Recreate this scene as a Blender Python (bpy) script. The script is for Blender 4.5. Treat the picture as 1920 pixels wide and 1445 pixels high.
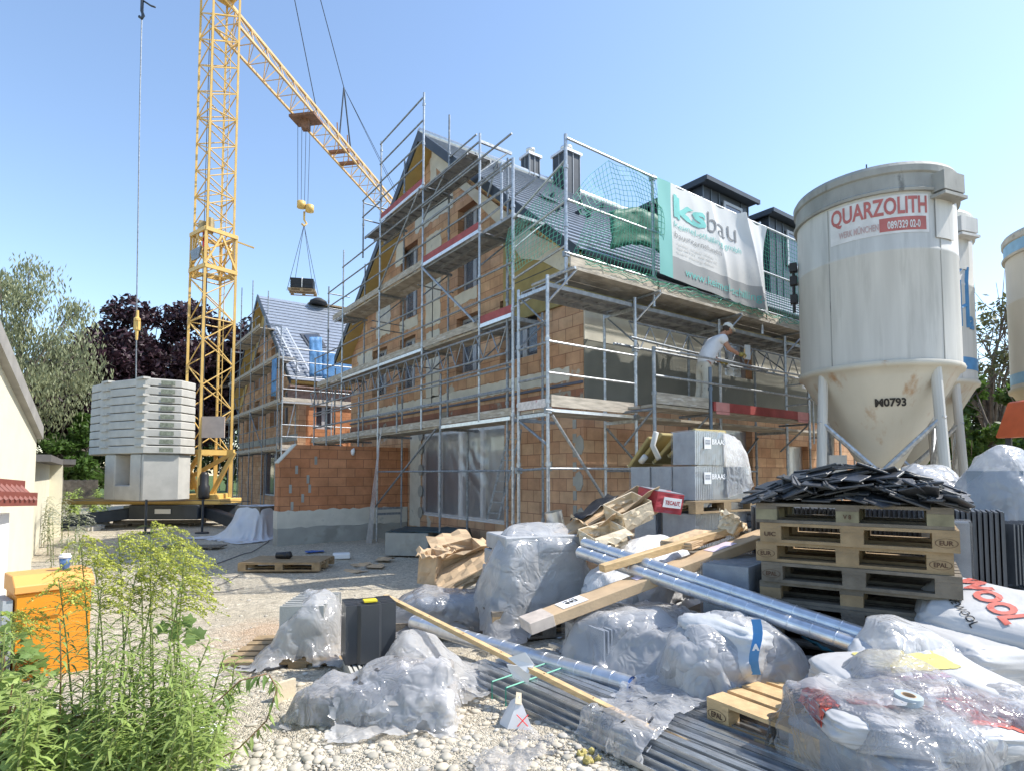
import bpy, bmesh, math, random
import numpy as np
from mathutils import Vector, Matrix, noise
from mathutils.geometry import tessellate_polygon
random.seed(7); rnd=random.random; uni=random.uniform
PI=math.pi; rad=math.radians
for o in list(bpy.data.objects): bpy.data.objects.remove(o)
SC=bpy.context.scene; COL=SC.collection
# ---------------------------------------------------------------- camera
FPX=1100.; PIT=rad(3.1); YAW=rad(36.2); EYE=1.85; PCX,PCY=960.,827.4
cd=bpy.data.cameras.new('camera'); cam=bpy.data.objects.new('camera',cd); COL.objects.link(cam); SC.camera=cam
cam.location=(0,0,EYE); cam.rotation_euler=(rad(90)+PIT,0,-YAW)
cd.sensor_width=36; cd.lens=FPX/1920*36; cd.shift_y=(PCY-722.5)/1920; cd.clip_end=2000; cd.clip_start=.05
# ---------------------------------------------------------------- light
SUN=Vector((.70,-.42,1.0)).normalized()
EL=math.asin(SUN.z); AZ=math.atan2(SUN.x,SUN.y)
w=bpy.data.worlds.new('World'); SC.world=w; w.use_nodes=True
nt=w.node_tree; sk=nt.nodes.new('ShaderNodeTexSky'); sk.sky_type='NISHITA'; sk.sun_disc=False
sk.sun_elevation=EL; sk.sun_rotation=AZ; sk.air_density=1.15; sk.dust_density=.75; sk.ozone_density=1.3; sk.altitude=500
nt.links.new(sk.outputs[0],nt.nodes['Background'].inputs[0]); nt.nodes['Background'].inputs[1].default_value=.135
sl=bpy.data.lights.new('sun','SUN'); sun=bpy.data.objects.new('sun',sl); COL.objects.link(sun)
sl.energy=3.2; sl.angle=rad(.55); sl.color=(1,.95,.87); sun.rotation_euler=SUN.to_track_quat('Z','Y').to_euler()
sun.location=(0,0,60)
SC.view_settings.view_transform='Standard'; SC.view_settings.look='None'; SC.view_settings.exposure=1.08; SC.view_settings.gamma=1
SC.render.engine='CYCLES'; SC.cycles.transparent_max_bounces=24; SC.cycles.max_bounces=8
# ---------------------------------------------------------------- measuring helpers (pixel of the survey photo -> point of the place)
CF=Vector((math.sin(YAW)*math.cos(PIT),math.cos(YAW)*math.cos(PIT),math.sin(PIT)))
CR=Vector((math.cos(YAW),-math.sin(YAW),0)); CU=CR.cross(CF)
def on(px,py,X=None,Y=None,Z=None,t=None):
    d=CF+CR*((px-PCX)/FPX)+CU*((PCY-py)/FPX)
    if X is not None: t=X/d.x
    elif Y is not None: t=Y/d.y
    elif Z is not None: t=(Z-EYE)/d.z
    return Vector((0,0,EYE))+d*t
def gh(x,y):
    d=math.hypot(x,y); s=min(1,max(0,(11-d)/6.5)); return .3*s*s*(3-2*s)
def gp(px,py):
    z=0
    for _ in range(12):
        p=on(px,py,Z=z); z=.5*z+.5*gh(p.x,p.y)
    return on(px,py,Z=z)
# ---------------------------------------------------------------- materials
MATS={}
def nodes(m): return m.node_tree.nodes,m.node_tree.links
def mat(name,col,rough=.7,metal=0,var=.12,vs=6,bump=0,bs=40,col2=None,c2s=2.,c2t=.55,spec=.4,stretch=None,coord='Object',aniso=0,trans=0,c2w=.08):
    """principled with a noise-driven tint, an optional second colour in blotches and bump"""
    if name in MATS: return MATS[name]
    m=bpy.data.materials.new(name); m.use_nodes=True; N,L=nodes(m); b=N['Principled BSDF']
    b.inputs['Roughness'].default_value=rough; b.inputs['Metallic'].default_value=metal; b.inputs['Specular IOR Level'].default_value=spec
    tc=N.new('ShaderNodeTexCoord'); mp=N.new('ShaderNodeMapping'); L.new(tc.outputs[coord],mp.inputs[0])
    if stretch: mp.inputs['Scale'].default_value=stretch
    n=N.new('ShaderNodeTexNoise'); n.inputs['Scale'].default_value=vs; n.inputs['Detail'].default_value=6; L.new(mp.outputs[0],n.inputs[0])
    mx=N.new('ShaderNodeMix'); mx.data_type='RGBA'; mx.inputs[6].default_value=(*[c*(1-var) for c in col],1); mx.inputs[7].default_value=(*[min(1,c*(1+var)) for c in col],1)
    rp=N.new('ShaderNodeMapRange'); rp.inputs[1].default_value=.3; rp.inputs[2].default_value=.7; L.new(n.outputs[0],rp.inputs[0]); L.new(rp.outputs[0],mx.inputs[0])
    out=mx.outputs[2]
    if col2:
        n2=N.new('ShaderNodeTexNoise'); n2.inputs['Scale'].default_value=c2s; n2.inputs['Detail'].default_value=8; n2.inputs['Roughness'].default_value=.6; L.new(mp.outputs[0],n2.inputs[0])
        r2=N.new('ShaderNodeMapRange'); r2.inputs[1].default_value=c2t; r2.inputs[2].default_value=c2t+c2w; L.new(n2.outputs[0],r2.inputs[0])
        m2=N.new('ShaderNodeMix'); m2.data_type='RGBA'; L.new(r2.outputs[0],m2.inputs[0]); L.new(out,m2.inputs[6]); m2.inputs[7].default_value=(*col2,1); out=m2.outputs[2]
    L.new(out,b.inputs['Base Color'])
    if bump:
        nb=N.new('ShaderNodeTexNoise'); nb.inputs['Scale'].default_value=bs; nb.inputs['Detail'].default_value=5; L.new(mp.outputs[0],nb.inputs[0])
        bp=N.new('ShaderNodeBump'); bp.inputs['Strength'].default_value=bump; bp.inputs['Distance'].default_value=.02; L.new(nb.outputs[0],bp.inputs['Height']); L.new(bp.outputs[0],b.inputs['Normal'])
    MATS[name]=m; return m
def brickmat(name,c1,c2,mortar,bw=.49,bh=.25,ribs=0,msize=.008,stain=None,stt=.62,sts=1.2,patch=None):
    m=bpy.data.materials.new(name); m.use_nodes=True; N,L=nodes(m); b=N['Principled BSDF']; b.inputs['Roughness'].default_value=.85; b.inputs['Specular IOR Level'].default_value=.2
    g=N.new('ShaderNodeNewGeometry'); s=N.new('ShaderNodeSeparateXYZ'); L.new(g.outputs['Position'],s.inputs[0])
    a=N.new('ShaderNodeMath'); a.operation='ADD'; L.new(s.outputs[0],a.inputs[0]); L.new(s.outputs[1],a.inputs[1])
    c=N.new('ShaderNodeCombineXYZ'); L.new(a.outputs[0],c.inputs[0]); L.new(s.outputs[2],c.inputs[1])
    br=N.new('ShaderNodeTexBrick'); L.new(c.outputs[0],br.inputs[0]); br.inputs['Scale'].default_value=1
    br.inputs['Color1'].default_value=(*c1,1); br.inputs['Color2'].default_value=(*c2,1); br.inputs['Mortar'].default_value=(*mortar,1)
    br.inputs['Brick Width'].default_value=bw; br.inputs['Row Height'].default_value=bh; br.inputs['Mortar Size'].default_value=msize; br.inputs['Mortar Smooth'].default_value=.2; br.inputs['Bias'].default_value=0
    n=N.new('ShaderNodeTexNoise'); n.inputs['Scale'].default_value=1.7; n.inputs['Detail'].default_value=9; n.inputs['Roughness'].default_value=.65; L.new(c.outputs[0],n.inputs[0])
    hs=N.new('ShaderNodeHueSaturation'); L.new(br.outputs[0],hs.inputs['Color']); r=N.new('ShaderNodeMapRange'); r.inputs[1].default_value=.3; r.inputs[2].default_value=.7; r.inputs[3].default_value=.68; r.inputs[4].default_value=1.22; L.new(n.outputs[0],r.inputs[0]); L.new(r.outputs[0],hs.inputs['Value'])
    out=hs.outputs[0]
    if stain:
        n2=N.new('ShaderNodeTexNoise'); n2.inputs['Scale'].default_value=sts; n2.inputs['Detail'].default_value=10; n2.inputs['Roughness'].default_value=.55; L.new(c.outputs[0],n2.inputs[0])
        r2=N.new('ShaderNodeMapRange'); r2.inputs[1].default_value=stt; r2.inputs[2].default_value=stt+.03; L.new(n2.outputs[0],r2.inputs[0])
        m2=N.new('ShaderNodeMix'); m2.data_type='RGBA'; L.new(r2.outputs[0],m2.inputs[0]); L.new(out,m2.inputs[6]); m2.inputs[7].default_value=(*stain,1); out=m2.outputs[2]
    L.new(out,b.inputs['Base Color'])
    bp=N.new('ShaderNodeBump'); bp.inputs['Strength'].default_value=.5; bp.inputs['Distance'].default_value=.01; bp.invert=True; L.new(br.outputs['Fac'],bp.inputs['Height'])
    if ribs:
        wv=N.new('ShaderNodeTexWave'); wv.inputs['Scale'].default_value=ribs; wv.bands_direction='X'; L.new(c.outputs[0],wv.inputs[0]); wv.inputs['Distortion'].default_value=.5
        b2=N.new('ShaderNodeBump'); b2.inputs['Strength'].default_value=.5; b2.inputs['Distance'].default_value=.008; L.new(wv.outputs[0],b2.inputs['Height']); L.new(bp.outputs[0],b2.inputs['Normal']); bp=b2
    L.new(bp.outputs[0],b.inputs['Normal']); MATS[name]=m; return m
def filmmat(name,opac=.5,col=(.85,.87,.88),rough=.16,bs=4,bstr=.8,gz_=.6):
    m=bpy.data.materials.new(name); m.use_nodes=True; N,L=nodes(m); b=N['Principled BSDF']; out=N['Material Output']
    b.inputs['Base Color'].default_value=(*col,1); b.inputs['Roughness'].default_value=rough; b.inputs['Specular IOR Level'].default_value=.8
    tc=N.new('ShaderNodeTexCoord')
    def ridge(sc,dist,det):   # folded creases: 1-|2n-1|
        nb=N.new('ShaderNodeTexNoise'); nb.inputs['Scale'].default_value=sc; nb.inputs['Detail'].default_value=det; nb.inputs['Distortion'].default_value=dist; L.new(tc.outputs['Object'],nb.inputs[0])
        s=N.new('ShaderNodeMath'); s.operation='MULTIPLY_ADD'; s.inputs[1].default_value=2; s.inputs[2].default_value=-1; L.new(nb.outputs[0],s.inputs[0]); a=N.new('ShaderNodeMath'); a.operation='ABSOLUTE'; L.new(s.outputs[0],a.inputs[0]); return a.outputs[0]
    r1,r2=ridge(bs,.8,1),ridge(bs*2.7,1.5,1); ad=N.new('ShaderNodeMath'); ad.operation='MULTIPLY_ADD'; ad.inputs[1].default_value=.35; L.new(r2,ad.inputs[0]); L.new(r1,ad.inputs[2])
    bp=N.new('ShaderNodeBump'); bp.inputs['Strength'].default_value=bstr; bp.inputs['Distance'].default_value=.06; L.new(ad.outputs[0],bp.inputs['Height']); L.new(bp.outputs[0],b.inputs['Normal'])
    tr=N.new('ShaderNodeBsdfTranslucent'); tr.inputs[0].default_value=(*col,1)
    tp=N.new('ShaderNodeBsdfTransparent'); tp.inputs[0].default_value=(.99,.99,1,1)
    df=N.new('ShaderNodeBsdfDiffuse'); df.inputs[0].default_value=(*col,1); L.new(bp.outputs[0],df.inputs['Normal'])
    m1=N.new('ShaderNodeMixShader'); m1.inputs[0].default_value=.58; L.new(df.outputs[0],m1.inputs[1]); L.new(tr.outputs[0],m1.inputs[2])
    lw=N.new('ShaderNodeLayerWeight'); lw.inputs[0].default_value=.42; L.new(bp.outputs[0],lw.inputs['Normal'])
    nv=N.new('ShaderNodeTexNoise'); nv.inputs['Scale'].default_value=2.2; nv.inputs['Detail'].default_value=3; L.new(tc.outputs['Object'],nv.inputs[0])
    va=N.new('ShaderNodeMapRange'); va.inputs[1].default_value=.35; va.inputs[2].default_value=.65; va.inputs[3].default_value=-.17*gz_; va.inputs[4].default_value=.2*gz_; L.new(nv.outputs[0],va.inputs[0])
    pw=N.new('ShaderNodeMath'); pw.operation='POWER'; pw.inputs[1].default_value=1.6; L.new(lw.outputs[1],pw.inputs[0])
    mr=N.new('ShaderNodeMapRange'); mr.inputs[3].default_value=opac*.8; mr.inputs[4].default_value=min(1,opac+gz_); L.new(pw.outputs[0],mr.inputs[0])
    sm=N.new('ShaderNodeMath'); sm.operation='ADD'; sm.use_clamp=True; L.new(mr.outputs[0],sm.inputs[0]); L.new(va.outputs[0],sm.inputs[1])
    m2=N.new('ShaderNodeMixShader'); L.new(sm.outputs[0],m2.inputs[0]); L.new(tp.outputs[0],m2.inputs[1]); L.new(m1.outputs[0],m2.inputs[2])
    gl=N.new('ShaderNodeBsdfGlossy'); gl.inputs['Roughness'].default_value=rough; L.new(bp.outputs[0],gl.inputs['Normal'])
    fr_=N.new('ShaderNodeFresnel'); fr_.inputs[0].default_value=1.5; L.new(bp.outputs[0],fr_.inputs['Normal'])
    f2=N.new('ShaderNodeMath'); f2.operation='MULTIPLY_ADD'; f2.use_clamp=True; f2.inputs[1].default_value=.85 if gz_>.3 else .25; f2.inputs[2].default_value=.02; L.new(fr_.outputs[0],f2.inputs[0])
    m3=N.new('ShaderNodeMixShader'); L.new(f2.outputs[0],m3.inputs[0]); L.new(m2.outputs[0],m3.inputs[1]); L.new(gl.outputs[0],m3.inputs[2]); L.new(m3.outputs[0],out.inputs[0])
    MATS[name]=m; return m
def leafmat(name,c,tl=.35,var=.25):
    m=bpy.data.materials.new(name); m.use_nodes=True; N,L=nodes(m); b=N['Principled BSDF']; out=N['Material Output']; b.inputs['Roughness'].default_value=.5; b.inputs['Specular IOR Level'].default_value=.35
    g=N.new('ShaderNodeNewGeometry'); n=N.new('ShaderNodeTexNoise'); n.inputs['Scale'].default_value=1.3; n.inputs['Detail'].default_value=5; L.new(g.outputs['Position'],n.inputs[0])
    ad=N.new('ShaderNodeMath'); ad.operation='ADD'; L.new(n.outputs[0],ad.inputs[0]); mu=N.new('ShaderNodeMath'); mu.operation='MULTIPLY'; mu.inputs[1].default_value=.5; L.new(g.outputs['Random Per Island'],mu.inputs[0]); L.new(mu.outputs[0],ad.inputs[1])
    mx=N.new('ShaderNodeMix'); mx.data_type='RGBA'; mx.inputs[6].default_value=(*[k*(1-var*1.3) for k in c],1); mx.inputs[7].default_value=(*[k*(1+var*1.6) for k in c],1)
    r=N.new('ShaderNodeMapRange'); r.inputs[1].default_value=.35; r.inputs[2].default_value=1.1; L.new(ad.outputs[0],r.inputs[0]); L.new(r.outputs[0],mx.inputs[0]); L.new(mx.outputs[2],b.inputs['Base Color'])
    t=N.new('ShaderNodeBsdfTranslucent'); L.new(mx.outputs[2],t.inputs[0]); ms=N.new('ShaderNodeMixShader'); ms.inputs[0].default_value=tl; L.new(b.outputs[0],ms.inputs[1]); L.new(t.outputs[0],ms.inputs[2]); L.new(ms.outputs[0],out.inputs[0])
    MATS[name]=m; return m
galv=mat('galvanised steel',(.42,.44,.46),.42,.75,.25,18,.15,60,col2=(.62,.62,.6),c2s=9,c2t=.62)
galvd=mat('weathered galvanised steel',(.25,.27,.29),.5,.6,.3,14,.2,50,col2=(.45,.42,.38),c2s=7,c2t=.64)
alum=mat('aluminium',(.68,.69,.7),.35,.6,.1,12,.1,50)
plank=mat('grey weathered wood',(.36,.32,.26),.85,0,.3,4,.4,25,col2=(.5,.47,.42),c2s=3,c2t=.55,stretch=(1,1,6))
woodn=mat('new spruce wood',(.56,.39,.2),.6,0,.18,5,.2,30,col2=(.4,.25,.12),c2s=5,c2t=.68,stretch=(3,3,12))
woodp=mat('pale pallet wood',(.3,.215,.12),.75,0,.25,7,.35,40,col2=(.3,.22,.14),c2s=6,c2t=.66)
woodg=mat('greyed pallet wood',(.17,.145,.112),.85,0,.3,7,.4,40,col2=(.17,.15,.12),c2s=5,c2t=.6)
redp=mat('red painted toe board',(.3,.06,.055),.6,0,.25,4,.2,30,col2=(.42,.2,.18),c2s=6,c2t=.66)
yel=mat('yellow crane paint',(.66,.43,.13),.45,0,.12,3,.05,30,col2=(.5,.3,.1),c2s=8,c2t=.72)
conc=mat('pale concrete',(.47,.46,.42),.85,0,.1,3,.25,60,col2=(.38,.375,.35),c2s=2.5,c2t=.58,c2w=.2)
rend=mat('cream render',(.72,.68,.53),.9,0,.05,3,.3,90,col2=(.62,.59,.47),c2s=1.2,c2t=.6,c2w=.2)
plast=mat('grey plaster',(.34,.335,.3),.92,0,.15,2,.35,60,col2=(.27,.265,.23),c2s=1.2,c2t=.56,c2w=.1)
plastw=mat('fresh plaster with deck shadow',(.17,.17,.145),.9,0,.1,2,.3,60)  # dark tone holds both fresh plaster and the scaffold deck's shadow
base=mat('base coat plaster',(.58,.55,.47),.92,0,.1,3,.3,60,col2=(.42,.41,.36),c2s=3,c2t=.6,c2w=.1)
dark=mat('anthracite sheet metal',(.045,.055,.068),.45,.2,.15,3)
tileM=mat('grey roof tile',(.075,.085,.1),.38,0,.15,5,.1,60,spec=.6)
black=mat('black plastic',(.02,.02,.022),.4)
white=mat('white paint',(.78,.78,.76),.6,0,.04)
rubber=mat('black rubber',(.03,.03,.032),.7)
card=mat('brown cardboard',(.5,.36,.22),.85,0,.12,6,.15,60)
cardp=mat('pale cardboard',(.62,.52,.37),.85,0,.1,5,.15,60)
paper=mat('white paper',(.75,.75,.74),.8,0,.05)
glass=mat('window glass behind film',(.05,.06,.08),.08,0,.3,2,.1,5,spec=1.0)
pvc=mat('dark window frame',(.07,.075,.085),.4)
mustard=mat('mineral wool board',(.33,.26,.11),.95,0,.15,4,.4,60,col2=(.27,.22,.1),c2s=3,c2t=.6,c2w=.15)
soffit=mat('yellow soffit board',(.45,.33,.13),.8,0,.1,3,.2,40,col2=(.43,.3,.1),c2s=2,c2t=.58,c2w=.1)
brickA=brickmat('clay block',(.5,.28,.165),(.6,.39,.24),(.3,.16,.1),bw=.42,ribs=24,stain=(.5,.47,.4),stt=.64)
brickB=brickmat('orange clay block',(.52,.24,.12),(.45,.19,.09),(.2,.1,.06),bw=.5,msize=.007)
film=filmmat('clear film',.36,(.97,.97,.98),.14,4.0,.55,.5); filmw=filmmat('milky film',.58,(.97,.97,.97),.18,3.2,.55,.45); filmt=filmmat('tight film',.03,(.6,.63,.67),.35,2,.05,.08); filmx=filmmat('heavy milky film',.66,(.97,.97,.97),.2,3.0,.55,.4); filmd=filmmat('dusty window film',.12,(.5,.5,.52),.4,2,.15,.16)
greenN=mat('green net cord',(.12,.42,.3),.6); blueF=mat('blue net fabric',(.1,.25,.48),.6,0,.3,4,.5,20)
skin=mat('skin',(.4,.21,.14),.6)
# ---------------------------------------------------------------- geometry helpers
class MB:
    def __init__(s): s.v=[]; s.f=[]
    def add(s,vs,fs):
        n=len(s.v); s.v+= [tuple(v) for v in vs]; s.f+=[tuple(i+n for i in f) for f in fs]; return s
    def box(s,c,d,rz=0,M=None):
        x,y,z=d[0]/2,d[1]/2,d[2]/2; c=Vector(c); R=M or Matrix.Rotation(rz,3,'Z')
        vs=[c+R@Vector((a*x,b*y,e*z)) for a,b,e in((-1,-1,-1),(1,-1,-1),(1,1,-1),(-1,1,-1),(-1,-1,1),(1,-1,1),(1,1,1),(-1,1,1))]
        return s.add(vs,[(3,2,1,0),(4,5,6,7),(0,1,5,4),(1,2,6,5),(2,3,7,6),(3,0,4,7)])
    def bar(s,p,q,w=.05,h=.05,up=(0,0,1)):
        p=Vector(p);q=Vector(q);d=q-p
        if d.length<1e-6: return s
        z=d.normalized(); u=Vector(up)
        if abs(z.dot(u))>.98: u=Vector((1,0,0))
        a=z.cross(u).normalized(); b=a.cross(z)
        M=Matrix((a,z,b)).transposed(); return s.box((p+q)/2,(w,d.length,h),M=M)
    def tube(s,p,q,r=.024,n=8,r2=None,cap=True):
        p=Vector(p);q=Vector(q);z=(q-p).normalized(); u=Vector((0,0,1)) if abs(z.z)<.95 else Vector((1,0,0)); a=z.cross(u).normalized(); b=z.cross(a); r2=r if r2 is None else r2
        vs=[]
        for k in range(n):
            t=2*PI*k/n; e=a*math.cos(t)+b*math.sin(t); vs+= [p+e*r,q+e*r2]
        fs=[(2*k,2*((k+1)%n),2*((k+1)%n)+1,2*k+1) for k in range(n)]
        if cap: fs+=[tuple(range(0,2*n,2))[::-1],tuple(range(1,2*n,2))]
        return s.add(vs,[f[::-1] for f in fs])
    def path(s,pts,r,n=6):
        pts=[Vector(p) for p in pts]; vs=[];m=len(pts); ref=None
        for i,p in enumerate(pts):
            z=(pts[min(i+1,m-1)]-pts[max(i-1,0)]).normalized(); u=Vector((0,0,1)) if abs(z.z)<.95 else Vector((1,0,0))
            if ref is None: a=z.cross(u).normalized()
            else: a=(ref-z*ref.dot(z)).normalized()
            ref=a; b=z.cross(a); rr=r[i] if isinstance(r,(list,tuple)) else r
            vs+=[p+(a*math.cos(2*PI*k/n)+b*math.sin(2*PI*k/n))*rr for k in range(n)]
        fs=[(i*n+k,i*n+(k+1)%n,(i+1)*n+(k+1)%n,(i+1)*n+k) for i in range(m-1) for k in range(n)]
        fs+=[tuple(range(n))[::-1],tuple((m-1)*n+k for k in range(n))]
        return s.add(vs,fs)
    def lathe(s,c,prof,n=32,cap=True):
        c=Vector(c); vs=[c+Vector((r*math.cos(2*PI*k/n),r*math.sin(2*PI*k/n),z)) for r,z in prof for k in range(n)]; m=len(prof)
        fs=[(i*n+k,i*n+(k+1)%n,(i+1)*n+(k+1)%n,(i+1)*n+k) for i in range(m-1) for k in range(n)]
        if cap: fs+=[tuple(range(n))[::-1],tuple((m-1)*n+k for k in range(n))]
        return s.add(vs,fs)
    def prism(s,pts,ext):
        """polygon pts (3D) extruded by vector ext"""
        n=len(pts); e=Vector(ext); pts=[Vector(p) for p in pts]
        return s.add(pts+[p+e for p in pts],[tuple(range(n))[::-1],tuple(range(n,2*n))]+[(i,(i+1)%n,n+(i+1)%n,n+i) for i in range(n)])
    def plate(s,outer,holes,mp,th):
        """2D outline with holes -> plate; mp(a,b,d) gives the 3D point at depth d (0..th)"""
        polys=[[Vector((a,b,0)) for a,b in outer]]+[[Vector((a,b,0)) for a,b in h] for h in holes]
        flat=[p for q in polys for p in q]; tri=tessellate_polygon(polys)
        for d in(0,th): s.add([mp(p.x,p.y,d) for p in flat],[t if d else t[::-1] for t in tri])
        for q in polys:
            n=len(q); s.add([mp(p.x,p.y,0) for p in q]+[mp(p.x,p.y,th) for p in q],[(i,(i+1)%n,n+(i+1)%n,n+i) for i in range(n)])
        return s
    def grid(s,P):
        n=len(P);m=len(P[0]); return s.add([p for r in P for p in r],[(i*m+j,i*m+j+1,(i+1)*m+j+1,(i+1)*m+j) for i in range(n-1) for j in range(m-1)])
    def _x(s): return s
    def build(s,name,m,parent=None,smooth=False,label=None,sub=0,bevel=0,fix=True,solid=0):
        me=bpy.data.meshes.new(name); me.from_pydata(s.v,[],s.f)
        if fix:
            bm=bmesh.new(); bm.from_mesh(me); bmesh.ops.recalc_face_normals(bm,faces=bm.faces); bm.to_mesh(me); bm.free()
        o=bpy.data.objects.new(name,me); COL.objects.link(o)
        for k in (m if isinstance(m,(list,tuple)) else [m]): me.materials.append(k)
        if smooth: me.shade_smooth()
        if parent:
            inv=mw(parent).inverted(); me.transform(inv); o.parent=parent
        if solid: d=o.modifiers.new('thickness','SOLIDIFY'); d.thickness=solid
        if sub: d=o.modifiers.new('smooth','SUBSURF'); d.levels=d.render_levels=sub
        if bevel: d=o.modifiers.new('bevel','BEVEL'); d.width=bevel; d.segments=1; d.limit_method='ANGLE'
        if label: o['label']=label
        return o
def mw(o):
    M=Matrix.LocRotScale(o.location,o.rotation_euler,o.scale)
    return mw(o.parent)@M if o.parent else M
def T(name,label,cat,loc=(0,0,0),rz=0,group=None):
    o=bpy.data.objects.new(name,None); COL.objects.link(o); o.location=loc; o.rotation_euler=(0,0,rz); o.empty_display_size=.2
    return tag(o,label,cat,group)
def tag(o,label=None,cat=None,group=None,kind=None):
    if label: o['label']=label
    if cat: o['category']=cat
    if group: o['group']=group
    if kind: o['kind']=kind
    return o
def kids(o): return [c for c in bpy.data.objects if c.parent==o]
def copytree(o,parent=None):
    c=o.copy(); COL.objects.link(c)
    if parent: c.parent=parent
    for k in kids(o): copytree(k,c)
    return c
def text(txt,size,bold=0,align='LEFT',font_shear=0,space=1):
    cu=bpy.data.curves.new('lettering','FONT'); cu.body=txt; cu.size=size; cu.offset=bold; cu.align_x=align; cu.shear=font_shear; cu.space_character=space; cu.resolution_u=3
    o=bpy.data.objects.new('lettering',cu); COL.objects.link(o); dg=bpy.context.evaluated_depsgraph_get(); me=bpy.data.meshes.new_from_object(o.evaluated_get(dg))
    v=[tuple(p.co) for p in me.vertices]; f=[tuple(p.vertices) for p in me.polygons]
    bpy.data.objects.remove(o); bpy.data.curves.remove(cu); bpy.data.meshes.remove(me); return v,f
def puttext(mb,txt,size,fn,bold=0,align='LEFT',maxedge=None,wid=None,space=1):
    v,f=text(txt,size,bold,align,space=space)
    if wid:
        x0=min(p[0] for p in v);x1=max(p[0] for p in v); k=wid/(x1-x0); v=[((p[0]-x0)*k,p[1],0) for p in v]
    if maxedge:
        me=bpy.data.meshes.new('t'); me.from_pydata(v,[],f); bm=bmesh.new(); bm.from_mesh(me)
        bmesh.ops.triangulate(bm,faces=bm.faces)
        for _ in range(6):
            E=[e for e in bm.edges if e.calc_length()>maxedge]
            if not E: break
            bmesh.ops.subdivide_edges(bm,edges=E,cuts=1); bmesh.ops.triangulate(bm,faces=bm.faces)
        bm.verts.index_update(); v=[tuple(p.co) for p in bm.verts]; f=[tuple(q.index for q in p.verts) for p in bm.faces]; bm.free(); bpy.data.meshes.remove(me)
    mb.add([fn(p[0],p[1]) for p in v],f)
def nz(x,y=0,z=0): return noise.noise(Vector((x,y,z)))
# ================================================================ setting: ground
def ground():
    Rr=[.0]+[1.2*(1.028**k) for k in range(225)]
    angs=[]; a=-180.
    while a<180:
        dv=abs(a-0); angs.append(a); a+= .62 if -48<a<48 else 3.0
    P=[];V=[];Fc=[]
    for i,r in enumerate(Rr):
        for a in angs:
            th=YAW+rad(a); x=r*math.sin(th); y=r*math.cos(th); z=gh(x,y)
            if r>1:
                k=max(0,min(1,(60-r)/40))
                z+=k*(.05*nz(x*.45,y*.45,1)+.022*nz(x*2.1,y*2.1,5)+.010*nz(x*7,y*7,9))
            V.append((x,y,z))
    n=len(angs)
    for i in range(len(Rr)-1):
        for j in range(n): Fc.append((i*n+j,i*n+(j+1)%n,(i+1)*n+(j+1)%n,(i+1)*n+j))
    m=MB(); m.add(V,Fc); g=m.build('ground',groundmat(),smooth=True); tag(g,kind='structure'); return g
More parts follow.
